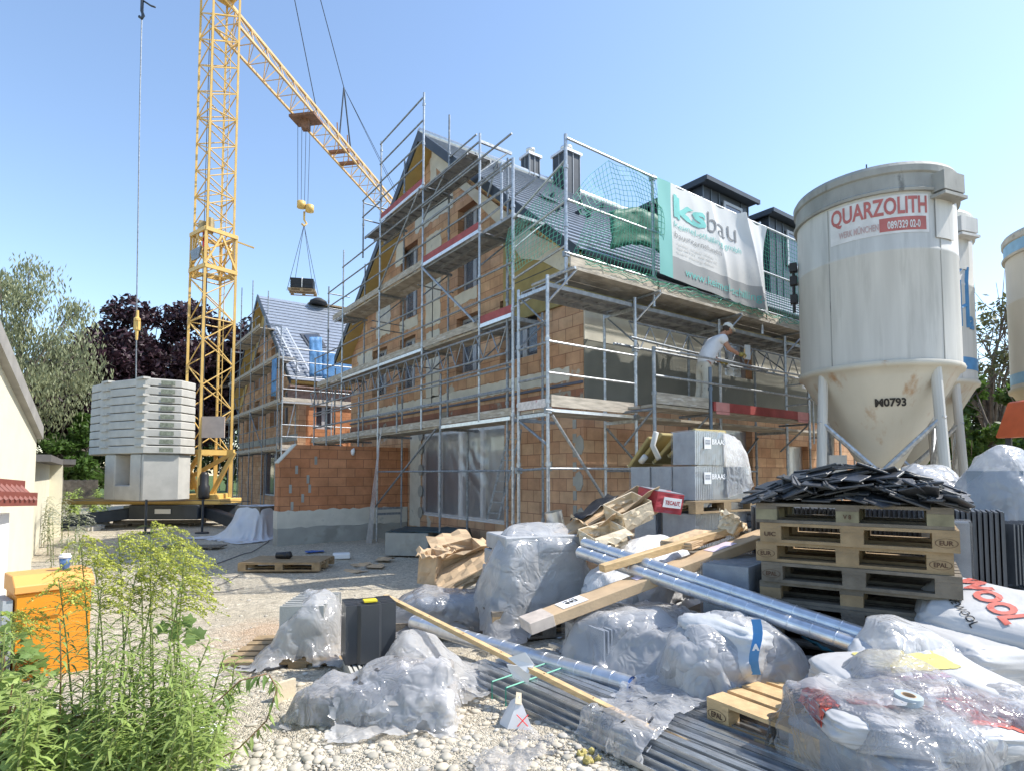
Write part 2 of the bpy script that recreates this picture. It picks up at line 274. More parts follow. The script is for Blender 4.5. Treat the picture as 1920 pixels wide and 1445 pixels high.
def groundmat():
    m=bpy.data.materials.new('gravelly earth'); m.use_nodes=True; N,L=nodes(m); b=N['Principled BSDF']; b.inputs['Roughness'].default_value=.95; b.inputs['Specular IOR Level'].default_value=.15
    g=N.new('ShaderNodeNewGeometry'); P=g.outputs['Position']
    def no(s,d=6,r=.6): n=N.new('ShaderNodeTexNoise'); n.inputs['Scale'].default_value=s; n.inputs['Detail'].default_value=d; n.inputs['Roughness'].default_value=r; L.new(P,n.inputs[0]); return n.outputs[0]
    def ramp(o,a,c): r=N.new('ShaderNodeMapRange'); r.inputs[1].default_value=a; r.inputs[2].default_value=c; L.new(o,r.inputs[0]); return r.outputs[0]
    def mix(f,a,c):
        x=N.new('ShaderNodeMix'); x.data_type='RGBA'; L.new(f,x.inputs[0])
        for i,q in((6,a),(7,c)):
            if isinstance(q,tuple): x.inputs[i].default_value=(*q,1)
            else: L.new(q,x.inputs[i])
        return x.outputs[2]
    c=mix(ramp(no(.5),.35,.65),(.51,.45,.345),(.62,.56,.45))
    c=mix(ramp(no(9,8,.7),.45,.62),c,(.43,.38,.295))
    v=N.new('ShaderNodeTexVoronoi'); v.inputs['Scale'].default_value=38; L.new(P,v.inputs[0])
    v2=N.new('ShaderNodeTexVoronoi'); v2.inputs['Scale'].default_value=95; L.new(P,v2.inputs[0])
    hs=N.new('ShaderNodeHueSaturation'); L.new(c,hs.inputs['Color']); s=N.new('ShaderNodeSeparateColor'); L.new(v.outputs['Color'],s.inputs[0]); r=N.new('ShaderNodeMapRange'); r.inputs[3].default_value=.72; r.inputs[4].default_value=1.3; L.new(s.outputs[0],r.inputs[0]); L.new(r.outputs[0],hs.inputs['Value']); c=hs.outputs[0]
    # brick dust patch: a real discoloration of the track
    q=gp(560,1185); sb=N.new('ShaderNodeVectorMath'); sb.operation='DISTANCE'; L.new(P,sb.inputs[0]); sb.inputs[1].default_value=(q.x,q.y,.1)
    ad=N.new('ShaderNodeMath'); ad.operation='MULTIPLY_ADD'; ad.inputs[1].default_value=1.6; L.new(no(2.2),ad.inputs[0]); L.new(sb.outputs['Value'],ad.inputs[2])
    rr=N.new('ShaderNodeMapRange'); rr.inputs[1].default_value=1.9; rr.inputs[2].default_value=1.2; L.new(ad.outputs[0],rr.inputs[0]); mu=N.new('ShaderNodeMath'); mu.operation='MULTIPLY'; mu.inputs[1].default_value=.4; L.new(rr.outputs[0],mu.inputs[0])
    c=mix(mu.outputs[0],c,(.55,.3,.15))
    # grass far away
    ln=N.new('ShaderNodeVectorMath'); ln.operation='LENGTH'; L.new(P,ln.inputs[0]); f=ramp(ln.outputs['Value'],45,60); c=mix(f,c,(.08,.12,.04))
    L.new(c,b.inputs['Base Color'])
    h1=N.new('ShaderNodeMath'); h1.operation='ADD'; L.new(v.outputs[0],h1.inputs[0]); L.new(v2.outputs[0],h1.inputs[1])
    h2=N.new('ShaderNodeMath'); h2.operation='SUBTRACT'; L.new(no(30,5),h2.inputs[0]); L.new(h1.outputs[0],h2.inputs[1])
    bp=N.new('ShaderNodeBump'); bp.inputs['Strength'].default_value=.8; bp.inputs['Distance'].default_value=.02; L.new(h2.outputs[0],bp.inputs['Height']); L.new(bp.outputs[0],b.inputs['Normal']); return m
def gz(x,y): return gh(x,y)+.05*nz(x*.45,y*.45,1)+.022*nz(x*2.1,y*2.1,5)
ground()
# ---- loose stones (uncountable)
def ico():
    bm=bmesh.new(); bmesh.ops.create_icosphere(bm,subdivisions=2,radius=1); v=np.array([q.co[:] for q in bm.verts]); f=np.array([[a.index for a in p.verts] for p in bm.faces]); bm.free(); return v,f
IV,IF=ico(); rs=np.random.RandomState(3)
def stones(spots,name,m,label=None):
    V=[];F_=[];k=0
    for x,y,r in spots:
        s=np.array([r*rs.uniform(.8,1.35),r*rs.uniform(.7,1.1),r*rs.uniform(.3,.6)]); w=IV*(1+.16*np.sin(IV@rs.uniform(-3,3,(3,3))+rs.uniform(0,6,3)).sum(1,keepdims=True)/2)*s
        a=rs.uniform(0,6.28); c,sn=math.cos(a),math.sin(a); w=w@np.array([[c,sn,0],[-sn,c,0],[0,0,1]]); w+=np.array([x,y,gz(x,y)+s[2]*.15]); V.append(w); F_.append(IF+k); k+=len(IV)
    me=bpy.data.meshes.new(name); me.from_pydata(np.concatenate(V).tolist(),[],np.concatenate(F_).tolist()); me.shade_smooth(); me.materials.append(m); o=bpy.data.objects.new(name,me); COL.objects.link(o); return o
def stonemat():
    m=bpy.data.materials.new('river stone'); m.use_nodes=True; N,L=nodes(m); b=N['Principled BSDF']; b.inputs['Roughness'].default_value=.85
    g=N.new('ShaderNodeNewGeometry'); cr=N.new('ShaderNodeValToRGB'); L.new(g.outputs['Random Per Island'],cr.inputs[0]); e=cr.color_ramp.elements
    e[0].color=(.36,.33,.27,1); e[1].color=(.62,.58,.5,1); x=e.new(.35); x.color=(.5,.45,.36,1); x=e.new(.6); x.color=(.54,.47,.36,1); x=e.new(.8); x.color=(.4,.37,.32,1)
    n=N.new('ShaderNodeTexNoise'); n.inputs['Scale'].default_value=30; L.new(g.outputs['Position'],n.inputs[0]); hs=N.new('ShaderNodeHueSaturation'); r=N.new('ShaderNodeMapRange'); r.inputs[3].default_value=.75; r.inputs[4].default_value=1.2; L.new(n.outputs[0],r.inputs[0]); L.new(r.outputs[0],hs.inputs['Value']); L.new(cr.outputs[0],hs.inputs['Color']); L.new(hs.outputs[0],b.inputs['Base Color'])
    return m
SM=stonemat(); sp=[]
while len(sp)<7000:
    px=uni(330,1250); py=1445-395*(rnd()**1.6); p=gp(px,py)
    dens=.25+.75*(1 if (px>480 and py>1230) else .35)
    if nz(p.x*1.3,p.y*1.3,3)*.9+.55<rnd()*1.0 or rnd()>dens: continue
    sp.append((p.x,p.y,uni(.003,.0075)+(.03*rnd()**9)))
for _ in range(1500):
    p=gp(uni(150,1200),uni(965,1130)); sp.append((p.x,p.y,uni(.006,.016)*(.6+1.2*rnd()**3)))
for _ in range(900): sp.append((uni(-1,5),uni(1.2,5),.004+.018*rnd()**3))
tag(stones(sp,'gravel_stones',SM),'loose rounded gravel stones strewn over the bare ground','gravel',kind='stuff')
# ================================================================ main house
U0,V0,V1=7.785,8.3,20.5; VR=14.4; UE=19.6; ZR=11.35; ZE=6.0; OV=.48; HALF=6.5
SL=(ZR-ZE)/HALF
def roofz(v,vr=VR): return ZR-SL*abs(v-vr)
def rect(a,b,c,d): return [(a,c),(b,c),(b,d),(a,d)]
def window(par,plane,a0,a1,z0,z1,off,nx=2,film_=True,fr=.075,bars=()):
    """plane 'X' or 'Y'; off=coordinate of the glass plane. window > frame, pane, protective_film"""
    P=(lambda a,z,d: Vector((off+d,a,z))) if plane=='X' else (lambda a,z,d: Vector((a,off+d,z)))
    g=MB(); g.add([P(a0,z0,.04),P(a1,z0,.04),P(a1,z1,.04),P(a0,z1,.04)],[(0,1,2,3)]); w=g.build('window',glass,par,fix=False)
    f=MB(); xs=[a0+(a1-a0)*i/nx for i in range(nx+1)]
    holes=[rect(xs[i]+fr,xs[i+1]-fr,z0+fr,z1-fr) for i in range(nx)]
    f.plate(rect(a0,a1,z0,z1),holes,P,.035); f.build('frame',mat('pale window frame',(.42,.44,.47),.4),w)
    if film_:
        q=MB(); n=20; sd=rnd()*50; q.grid([[P(a0-.04+(a1-a0+.08)*i/n,z0-.04+(z1-z0+.08)*j/n,-.02-.05*abs(nz(i*.35+j*.12+sd,j*.07))) for j in range(n+1)] for i in range(n+1)]); q.build('protective_film',filmd,w,smooth=True,fix=False)
    return w
house=T('brick_house','large unfinished clay block house with steep grey tiled gable roof, wrapped in scaffold','house',(U0,V0,0))
DR=[(15.02,10.93,.68,3.02)]
GW=[(13.05,12.0,6.52,8.75),(16.5,15.35,6.5,8.75),(13.1,11.95,4.4,5.86),(11.12,9.72,4.4,5.86),(18.6,17.45,4.4,5.93),(16.5,15.45,4.4,5.93)]
gx=lambda a,b,d: Vector((U0+d,a,b))
m=MB(); m.plate([(V0,-.3),(V1,-.3),(V1,roofz(V1)-.25),(VR,ZR-.28),(V0,roofz(V0)-.25)],[rect(b,a,c,d) for a,b,c,d in GW+DR],gx,.36); m.build('gable_wall',brickA,house)
fx=lambda a,b,d: Vector((a,V0+d,b))
FW=[(11.3,13.55,.7,2.95),(15.2,16.3,.7,2.6),(12.4,13.6,4.2,5.5),(16.0,17.2,4.2,5.5)]
m=MB(); m.plate([(U0+.361,-.3),(UE,-.3),(UE,5.75),(U0+.361,5.75)],[rect(a,b,c,d) for a,b,c,d in FW],fx,.36); m.build('front_wall',brickA,house)
m=MB(); m.plate([(V0+.361,-.3),(V1,-.3),(V1,roofz(V1)-.25),(VR,ZR-.28),(V0+.361,roofz(V0+.36)-.25)],[],lambda a,b,d: Vector((UE+d,a,b)),-.36); m.box(((U0+UE)/2,V1-.15,2.6),(UE-U0-.8,.3,5.8)); m.build('rear_wall',brickA,house)
m=MB(); m.box(((U0+UE)/2,(V0+V1)/2,.3),(UE-U0-.8,V1-V0-.8,.2)); m.box(((U0+UE)/2,(V0+V1)/2,3.25),(UE-U0-.8,V1-V0-.8,.2)); m.box(((U0+UE)/2,(V0+V1)/2,6.05),(UE-U0-.8,V1-V0-.8,.2)); m.build('floor_slab',conc,house)
for a,b,c,d in GW: window(house,'X',b,a,c,d,U0+.2,nx=2)
for a,b,c,d in FW: window(house,'Y',a,b,c,d,V0+.2,nx=2)
# terrace doors in the gable
dd=MB(); dd.add([gx(15.02,.68,.16),gx(10.93,.68,.16),gx(10.93,3.02,.16),gx(15.02,3.02,.16)],[(0,1,2,3)]); dr=dd.build('terrace_door',glass,house,fix=False)
f=MB(); vs=[15.02,14.05,12.98,12.9,11.95,10.93]
for i in range(5):
    if i==2: continue
    f.plate(rect(vs[i+1],vs[i],.68,3.02),[rect(vs[i+1]+.07,vs[i]-.07,.78,2.9)],lambda a,b,d: gx(a,b,.05+d),.08)
f.build('door_frame',mat('grey white frame',(.6,.6,.6),.5),dr); f=MB(); f.box((U0+.1,12.94,1.85),(.12,.09,2.34)); f.build('centre_post',white,dr)
q=MB(); q.grid([[gx(15.0-4.05*i/60,.72+2.28*j/30,.02-.02*abs(nz(i*.2+j*.1,j*.1,4))-.03*abs(math.sin(i*.35+j*.4+2*nz(i*.1,j*.1)))*(1 if 30<i<50 and 10<j<25 else .1)) for j in range(31)] for i in range(61)]); q.build('protective_film',filmd,dr,smooth=True,fix=False)
# base-coat pilaster and patches: real trowelled plaster set on the wall, ragged outline
def ragged(a0,a1,b0,b1,amp=.06,step=.12,seed=0,sides='lrtb'):
    pts=[]; 
    def run(p,q,on_):
        n=max(2,int(math.hypot(q[0]-p[0],q[1]-p[1])/step)); dx,dy=(q[1]-p[1]),-(q[0]-p[0]); l=math.hypot(dx,dy); 
        for i in range(n):
            t=i/n; k=amp*(nz(seed+p[0]*3+t*n*.55,p[1]*3)+.6*nz(seed+t*n*1.7,9)) if on_ and i>0 else 0
            pts.append((p[0]+(q[0]-p[0])*t+dx/l*k,p[1]+(q[1]-p[1])*t+dy/l*k))
    run((a0,b0),(a1,b0),'b' in sides); run((a1,b0),(a1,b1),'r' in sides); run((a1,b1),(a0,b1),'t' in sides); run((a0,b1),(a0,b0),'l' in sides); return pts
m=MB()
for i,(a0,a1,b0,b1,am) in enumerate([(15.04,15.7,.35,3.05,.03),(14.0,14.75,3.95,5.8,.05),(13.95,14.8,5.95,8.6,.08),(13.0,16.3,8.95,10.1,.1),(13.5,15.4,10.1,10.85,.05),(8.7,19.5,3.7,3.98,.05),(12.1,13.2,6.2,6.5,.06),(15.3,16.5,6.15,6.48,.06),(17.2,18.3,6.3,7.6,.1),(18.6,19.9,5.3,6.0,.12),(10.6,12.2,8.5,9.2,.12),(9.3,11.2,7.2,7.9,.13),(11.6,12.6,9.2,9.7,.06),(16.3,17.1,8.3,9.0,.1)]):
    zc=min(b1,9e9)
    if b1>7: a0=max(a0,VR-(ZR-.35-b1)/SL); a1=min(a1,VR+(ZR-.35-b1)/SL)
    if a1-a0<.2: continue
    m.plate(ragged(a0,a1,b0,b1,am,.1,i*7.3),[],lambda a,b,d: gx(a,b,-.012+d),.014)
m.build('plaster_patch',base,house)
m=MB()
for z in(.75,1.35,1.95,2.55,2.95): m.plate([(15.02+.13*math.cos(k),z+.17*math.sin(k)+.02*nz(k*3,z*5)) for k in np.linspace(0,6.0,9)],[],lambda a,b,d: gx(a,b,-.03+d),.02)
for v,z in((8.3,1.0),(8.35,1.7),(8.32,2.4)): m.plate([(v+.08+.12*math.cos(k),z+.2*math.sin(k)) for k in np.linspace(0,6.0,8)],[],lambda a,b,d: gx(a,b,-.02+d),.02)
for k in range(10): m.box((U0-.006,8.55+.0*k,.3+k*.28),(.012,.1,.18))
for k in range(8):
    for v in(9.3,10.3):
        if rnd()<.6: m.box((U0-.005,v+uni(-.1,.1),.5+k*.5),(.01,.07,.2))
m.build('mortar_patch',plast,house)
m=MB(); m.box((U0-.02,(V0+V1)/2,3.62),(.05,V1-V0,.05)); m.build('membrane_strip',mat('bluish membrane',(.09,.1,.14),.6),house)
m=MB(); m.box((U0-.015,(V0+V1)/2,3.3),(.034,V1-V0,.38)); m.build('lintel_course',brickmat('dark lintel brick',(.33,.15,.09),(.28,.13,.09),(.2,.12,.09),bw=.5,bh=.24,stain=(.3,.27,.22),stt=.55),house)
# conduit lines, chalk writing
m=MB(); m.box((U0-.022,14.38,5.9),(.012,.02,4.4)); m.build('groove',dark,house)
chalk=mat('chalk',(.6,.42,.32),.9); m=MB()
for tx,v,z,s in(('Kelmel',12.95,6.0,.3),('keil',12.9,8.9,.22),('KEIL',15.9,6.05,.16),('E\'',9.3,3.2,.2),('n-P',18.4,6.1,.2)): puttext(m,tx,s,lambda x,y: Vector((U0-.02,v-x,z+y)))
m.build('chalk_mark',chalk,house)
# front facade plaster, split where the deck shadow begins; the lower tone carries it
m=MB(); sun_pl=MB()
m.plate([(U0+.02,4.45),(UE,4.45),(UE,5.2),(U0+.02,5.2)],[rect(12.4,13.6,4.46,5.19),rect(16,17.2,4.46,5.19)],lambda a,b,d: Vector((a,V0-.03+d,b)),.034); m.build('upper_plaster',base,house)
m=MB(); m.plate([(U0+.02,3.28),(UE,3.28),(UE,4.446),(U0+.02,4.446)],[rect(12.4,13.6,4.2,4.44),rect(16,17.2,4.2,4.44)],lambda a,b,d: Vector((a,V0-.024+d,b)),.03); m.build('fresh_plaster_with_shadow',plastw,house)
m=MB(); m.box(((U0+UE)/2,V0-.06,5.5),(UE-U0,.12,.55)); m.box((U0-.05,9.0,5.5),(.1,1.5,.0)) if 0 else None; m.build('wool_band',mustard,house)
m=MB(); m.plate([(V0-.1,5.25),(10.9,5.25),(10.9,roofz(10.9)-.6),(9.3,roofz(9.3)-.45),(V0-.1,roofz(V0)-.3)],[],lambda a,b,d: gx(a,b,-.06+d),.058); m.build('wool_board',mustard,house)
m=MB()
for z in(5.65,6.1,6.55): m.box((U0-.062,9.6 if z<6.5 else 10,z),(.01,2.4 if z<6.5 else 1.6,.015))
m.build('board_joint',dark,house)
m=MB(); m.plate([(V0-.15,6.0),(9.6,6.9),(11.6,8.55),(12.9,9.6),(13.3,10.2),(VR,10.95),(VR,10.6),(13.4,9.7),(12.5,9.0),(11.0,7.6),(10.2,6.6),(9.5,6.35),(8.8,5.9),(V0-.15,5.6)],[],lambda a,b,d: gx(a,b,-.075+d),.014); m.build('verge_plaster',base,house)
# roof: stepped tile courses both sides, ridge, verge boards, soffits
def roof(par,x0,x1,vr,matl=tileM,nc=26,zr=ZR,half=HALF):
    for sg in(-1,1):
        m=MB(); st=half/nc
        for k in range(nc):
            a=vr+sg*(k*st); b=vr+sg*((k+1)*st+.03); za=zr-SL*k*st; zb=zr-SL*((k+1)*st+.03); n=Vector((0,sg*SL,1)).normalized()
            p=[Vector((x0,a,za))+n*.005,Vector((x1,a,za))+n*.005,Vector((x1,b,zb))+n*.045,Vector((x0,b,zb))+n*.045]
            m.add(p+[q-n*.03 for q in p],[(0,1,2,3),(7,6,5,4),(0,4,5,1),(1,5,6,2),(2,6,7,3),(3,7,4,0)])
        o=m.build('roof',matl,par)
        r2=MB(); n=Vector((0,sg*SL,1)).normalized(); a=Vector((x0,vr,zr))-n*.04; b=Vector((x0,vr+sg*half,zr-SL*half))-n*.04; dx=Vector((x1-x0,0,0)); r2.add([a,a+dx,b+dx,b,a-n*.16,a+dx-n*.16,b+dx-n*.16,b-n*.16],[(0,1,2,3),(7,6,5,4),(0,4,5,1),(1,5,6,2),(2,6,7,3),(3,7,4,0)]); r2.build('rafter_deck',soffit,par)
def roofmat():
    m=mat('glare-toned roof tile',(.25,.28,.33),.33,0,.15,6,spec=.9); N,L=nodes(m); b=N['Principled BSDF']  # base colour raised to carry the sun glare on the tiles
    g=N.new('ShaderNodeNewGeometry'); s=N.new('ShaderNodeSeparateXYZ'); L.new(g.outputs['Position'],s.inputs[0]); c=N.new('ShaderNodeCombineXYZ'); L.new(s.outputs[0],c.inputs[0]); L.new(s.outputs[1],c.inputs[1])
    br=N.new('ShaderNodeTexBrick'); br.inputs['Scale'].default_value=1; br.inputs['Brick Width'].default_value=.3; br.inputs['Row Height'].default_value=.25; br.inputs['Mortar Size'].default_value=.008; L.new(c.outputs[0],br.inputs[0])
    bp=N.new('ShaderNodeBump'); bp.invert=True; bp.inputs['Distance'].default_value=.02; bp.inputs['Strength'].default_value=.6; L.new(br.outputs['Fac'],bp.inputs['Height']); L.new(bp.outputs[0],b.inputs['Normal']); return m
RT=roofmat(); X0=U0-OV; X1=UE+.4
roof(house,X0+.02,X1,VR,RT)
m=MB(); m.path([Vector((X0,VR,ZR+.03)),Vector((X1,VR,ZR+.03))],.12,10); m.build('ridge_cap',alum,house,smooth=True)
def verge(par,x0,vr,zr=ZR,half=HALF):
    for sg in(-1,1):
        a=Vector((x0,vr,zr)); b=Vector((x0,vr+sg*half,zr-SL*half)); m=MB(); m.add([a+Vector((-.03,0,.06)),b+Vector((-.03,0,.06)),b+Vector((-.03,0,-.2)),a+Vector((-.03,0,-.24)),a+Vector((.03,0,.06)),b+Vector((.03,0,.06)),b+Vector((.03,0,-.2)),a+Vector((.03,0,-.24))],[(0,1,2,3),(7,6,5,4),(0,4,5,1),(1,5,6,2),(2,6,7,3),(3,7,4,0)]); m.build('verge_board',dark,par)
verge(house,X0,VR)
for v,sg in((VR-HALF,-1),(VR+HALF,1)):
    m=MB(); m.path([Vector((X0+.1,v+sg*.06,ZE-.06)),Vector((X1,v+sg*.06,ZE-.06))],.07,8); m.build('gutter',dark,house,smooth=True)
m=MB(); m.box(((X0+X1)/2,8.1,5.82),(X1-X0-.1,.4,.03)); m.build('eaves_soffit',soffit,house)
# dormers
def dormer(x0,x1,vf,zt):
    d=MB(); zb=roofz(vf)-.1; d.prism([(x0,vf,zb),(x0,vf,zt),(x0,vf+4,zt),(x0,vf+3.4,roofz(vf+3.4)-.1)],(x1-x0,0,0)); o=d.build('dormer',dark,house)
    r=MB(); r.box(((x0+x1)/2,vf+1.8,zt+.09),(x1-x0+.32,4.0,.1)); r.box(((x0+x1)/2,vf-.24,zt+.07),(x1-x0+.4,.08,.12)); r.box((x0-.17,vf+1.8,zt+.06),(.04,4.0,.16)); r.build('dormer_roof',dark,o)
    s=MB(); n=6
    for i in range(n+1):
        x=x0+(x1-x0)*i/n
        if i in(3,4): continue
        s.box((x,vf-.012,(zb+zt)/2),(.03,.03,zt-zb-.02))
    s.build('standing_seam',mat('seam edge',(.1,.12,.14),.4,.3),o)
    g=MB(); g.box(((x0+x1)/2+.25,vf-.02,zt-.75),((x1-x0)*.38,.06,1.0)); g.build('dormer_window',glass,o)
    g=MB(); g.plate(rect((x0+x1)/2+.25-(x1-x0)*.21,(x0+x1)/2+.25+(x1-x0)*.21,zt-1.3,zt-.2),[rect((x0+x1)/2+.25-(x1-x0)*.17,(x0+x1)/2+.25+(x1-x0)*.17,zt-1.22,zt-.28)],lambda a,b,dd: Vector((a,vf-.07+dd,b)),.05); g.build('window_surround',mat('pale surround',(.35,.37,.4),.5),o)
    return o
dormer(13.1,15.2,9.3,9.5); dormer(16.3,18.6,9.3,9.5)
def chimney(x,v,w,zt,r=.16):
    c=MB(); c.box((x,v,(zt+ZR-1)/2),(w,w,zt-ZR+1)); o=c.build('chimney',dark,house); s=MB()
    for k in(-.5,0,.5): s.box((x+k*w*.96,v-w/2-.01,(zt+ZR-1)/2),(.025,.02,zt-ZR+.98)); s.box((x-w/2-.01,v+k*w*.96,(zt+ZR-1)/2),(.02,.025,zt-ZR+.98))
    s.build('seam',mat('chimney seam',(.3,.32,.34),.4,.3),o); p=MB(); p.box((x,v,zt+.04),(w+.12,w+.12,.08)); p.build('cover_plate',alum,o)
    k=MB(); k.lathe((x,v,zt+.08),[(r,0),(r,.16),(r*1.25,.18),(r*1.25,.24),(r*.9,.26)],16); k.build('chimney_cap',alum,o,smooth=True)
chimney(12.45,14.0,.62,12.15); chimney(11.35,14.5,.42,11.95,.12)
m=MB() # snow guards and loose tiles on the roof slope
for k in range(16):
    x=8.5+uni(0,5); v=uni(9.5,13.5); z=roofz(v); m.box((x,v,z+.09),(.03,.25,.12))
m.build('roof_hook',dark,house)
m=MB()
for k in range(5): m.box((9.3+k*.09,11.2+.05*k,roofz(11.2)+.12+.02*k),(.3,.42,.02),M=(Matrix.Rotation(math.atan(SL),3,'X')@Matrix.Rotation(uni(-.6,.6),3,'Z')))
o=m.build('loose_tiles',tileM); tag(o,'small pile of loose roof tiles lying on the sunlit slope of the large house','roof tiles')
# small chimney/flue box left of gable behind eave
# ================================================================ far house
far=T('brick_house','far clay block house behind the crane with blue tarp and ladder on its roof','house',(U0,27,0))
FV0,FV1,FVR=27.0,39.2,33.1; FX1=22.
m=MB(); FG=[(31.9,30.8,6.5,8.6),(35.4,34.3,6.5,8.6),(31.9,30.8,4.2,5.9),(29.9,28.6,4.2,5.9),(37.3,36.2,4.2,5.9),(35.3,34.2,4.2,5.9),(33.5,29.6,.7,3.0)]
m.plate([(FV0,-.3),(FV1,-.3),(FV1,roofz(FV1,FVR)-.25),(FVR,ZR-.28),(FV0,roofz(FV0,FVR)-.25)],[rect(b,a,c,d) for a,b,c,d in FG],gx,.36); m.build('gable_wall',brickA,far)
FFW=[(8.6,9.4,3.9,5.0)]
m=MB(); m.plate([(U0+.361,-.3),(FX1,-.3),(FX1,5.75),(U0+.361,5.75)],[rect(a,b,c,d) for a,b,c,d in FFW],lambda a,b,d: Vector((a,FV0+d,b)),.36); m.build('front_wall',brickB,far)
m=MB(); m.box(((U0+FX1)/2,FV1-.2,2.6),(FX1-U0-.8,.3,5.8)); m.box((FX1-.2,(FV0+FV1)/2,2.6),(.3,FV1-FV0-1,5.8)); m.build('rear_wall',brickA,far)
for a,b,c,d in FG: window(far,'X',b,a,c,d,U0+.2,nx=2,film_=False)
window(far,'Y',8.6,9.4,3.9,5.0,FV0+.2,film_=False)
roof(far,X0+.02,FX1+.4,FVR,RT,24); verge(far,X0,FVR)
m=MB(); m.plate([(FV0,6.0),(30,8.5),(FVR,11.0),(36.2,8.5),(39,6.1),(39,5.6),(36.5,7.4),(FVR,10.2),(29.7,7.4),(27.2,5.5)],[],lambda a,b,d: gx(a,b,-.06+d),.05); m.build('wool_board',soffit,far)
m=MB(); m.box((U0-.015,33,3.5),(.03,12,.3)); m.build('lintel_course',plast,far)
m=MB(); m.box(((X0+FX1)/2,FV0-.25,5.72),(FX1-X0,.3,.06)); m.box(((X0+FX1)/2,FV0-.02,5.5),(FX1-X0,.03,.5)); m.build('eaves_band',mat('brown eaves band',(.28,.2,.18),.9,0,.3,8),far)
m=MB(); m.box((14.5,FVR-.05,ZR+.06),(9,.5,.08)); m.build('ridge_batten',woodp,far)
def onroof(px,py,vr=FVR,lift=.08):
    # intersection of the view ray with the front slope
    d=CF+CR*((px-PCX)/FPX)+CU*((PCY-py)/FPX); t=(ZR-SL*vr-EYE)/(d.z-SL*d.y); p=Vector((0,0,EYE))+d*t; return p+Vector((0,-SL,1)).normalized()*lift
a,b,c_,d_=[onroof(*q) for q in((562,628),(597,628),(612,655),(578,652))]
m=MB(); m.prism([a,b,c_,d_],Vector((0,SL,-1))*.05); sk_=m.build('skylight',pvc,far); cc=(a+b+c_+d_)/4; m=MB(); m.prism([cc+(q-cc)*.72+Vector((0,-.03,.03)) for q in(a,b,c_,d_)],Vector((0,.01,-.01))); m.build('pane',glass,sk_)
# ladder on the far roof
la,lb=onroof(526,621,lift=.2),onroof(570,706,lift=.2)
ld=T('ladder','long aluminium roof ladder lying on the slope of the far house','ladder',lb); dv=(lb-la).normalized(); sdv=Vector((.24,0,0))
for s in(-1,1): m=MB(); m.bar(la+sdv*s,lb+sdv*s,.07,.05); m.build('rail',alum,ld)
n=13
for k in range(n): q=la.lerp(lb,(k+.5)/n); m=MB(); m.bar(q-sdv,q+sdv,.08,.05); m.build('rung',alum,ld)
# blue net panels at far eaves
for i,(cs,lb_) in enumerate([([(580,632),(604,632),(604,706),(580,706)],'long crumpled blue net tarp hanging in front of the far skylight'),([(604,660),(668,662),(668,712),(604,712)],'wide low blue net tarp along the far eaves')]):
    P=[on(x,y,Y=25.9) for x,y in cs]; m=MB(); m.grid([[P[0].lerp(P[1],i_/10).lerp(P[3].lerp(P[2],i_/10),j/10)+Vector((0,.06*nz(i_*.7,j*.4,i*3),0)) for j in range(11)] for i_ in range(11)]); o=m.build('net_tarp',blueF,smooth=True,fix=False,solid=.01); tag(o,lb_,'tarp')
P=[on(x,y,X=6.7) for x,y in[(510,672),(519,672),(517,742),(508,742)]]; m=MB(); m.grid([[P[0].lerp(P[1],i_/6).lerp(P[3].lerp(P[2],i_/6),j/8)+Vector((.05*nz(i_,j),0,0)) for j in range(9)] for i_ in range(7)]); tag(m.build('net_tarp',blueF,smooth=True,fix=False,solid=.01),'narrow blue net tarp hanging at the gable end of the far scaffold','tarp')
# materials hoisted on far ridge
p=on(597,560,t=33); m=MB(); m.lathe(p-Vector((0,0,.3)),[(.5,0),(.45,.15),(.2,.3),(.05,.34)],12); tag(m.build('dark_bundle',rubber,smooth=True),'dark bundle sitting on the ridge of the far roof','bundle')
# ================================================================ partition wall in front of the gable
WV=on(765,900,X=U0).y; wx0=on(523,1037,Y=WV).x
# wall along +X at v=WV from wx0 to gable
def pw(px,py): q=on(px,py,Y=WV); return(q.x,q.z)
x0,z1=pw(523,868); x1,zt=pw(556,833)
pwall=T('partition_wall','low orange clay block wall with a slanting end and plastered foot beside the terrace','wall',(wx0,WV,0))
TH=.36
m=MB(); m.prism([Vector((a_,WV,b_)) for a_,b_ in[(x0,.86),(x0,z1),(x1,zt),(U0-.01,zt),(U0-.01,.86)]],(0,TH,0)); m.build('block_masonry',brickB,pwall)
m=MB(); m.plate(ragged(x0-.02,U0-.02,.42,.88,.06,.09,3,'t'),[],lambda a_,b_,d: Vector((a_,WV-.025+d,b_)),.4); m.build('plaster_band',base,pwall)
m=MB(); m.plate(ragged(x0-.01,U0-.03,-.2,.44,.04,.12,8,'t'),[],lambda a_,b_,d: Vector((a_,WV-.035+d,b_)),.42); m.build('sealed_foot',plast,pwall)
m=MB(); m.bar(Vector((x0-.02,WV+.18,z1+.01)),Vector((x1,WV+.18,zt+.015)),.36,.03); m.build('slanted_capping',base,pwall)
m=MB()
for k,(xx,zz) in enumerate([(.45,1.95),(.75,1.7),(.3,1.45),(.62,1.2),(.8,1.45),(.35,1.0),(.95,2.2)]): m.box((x0+xx,WV-.004,zz),(.07,.012,.22))
m.build('mortar_fill',plast,pwall)
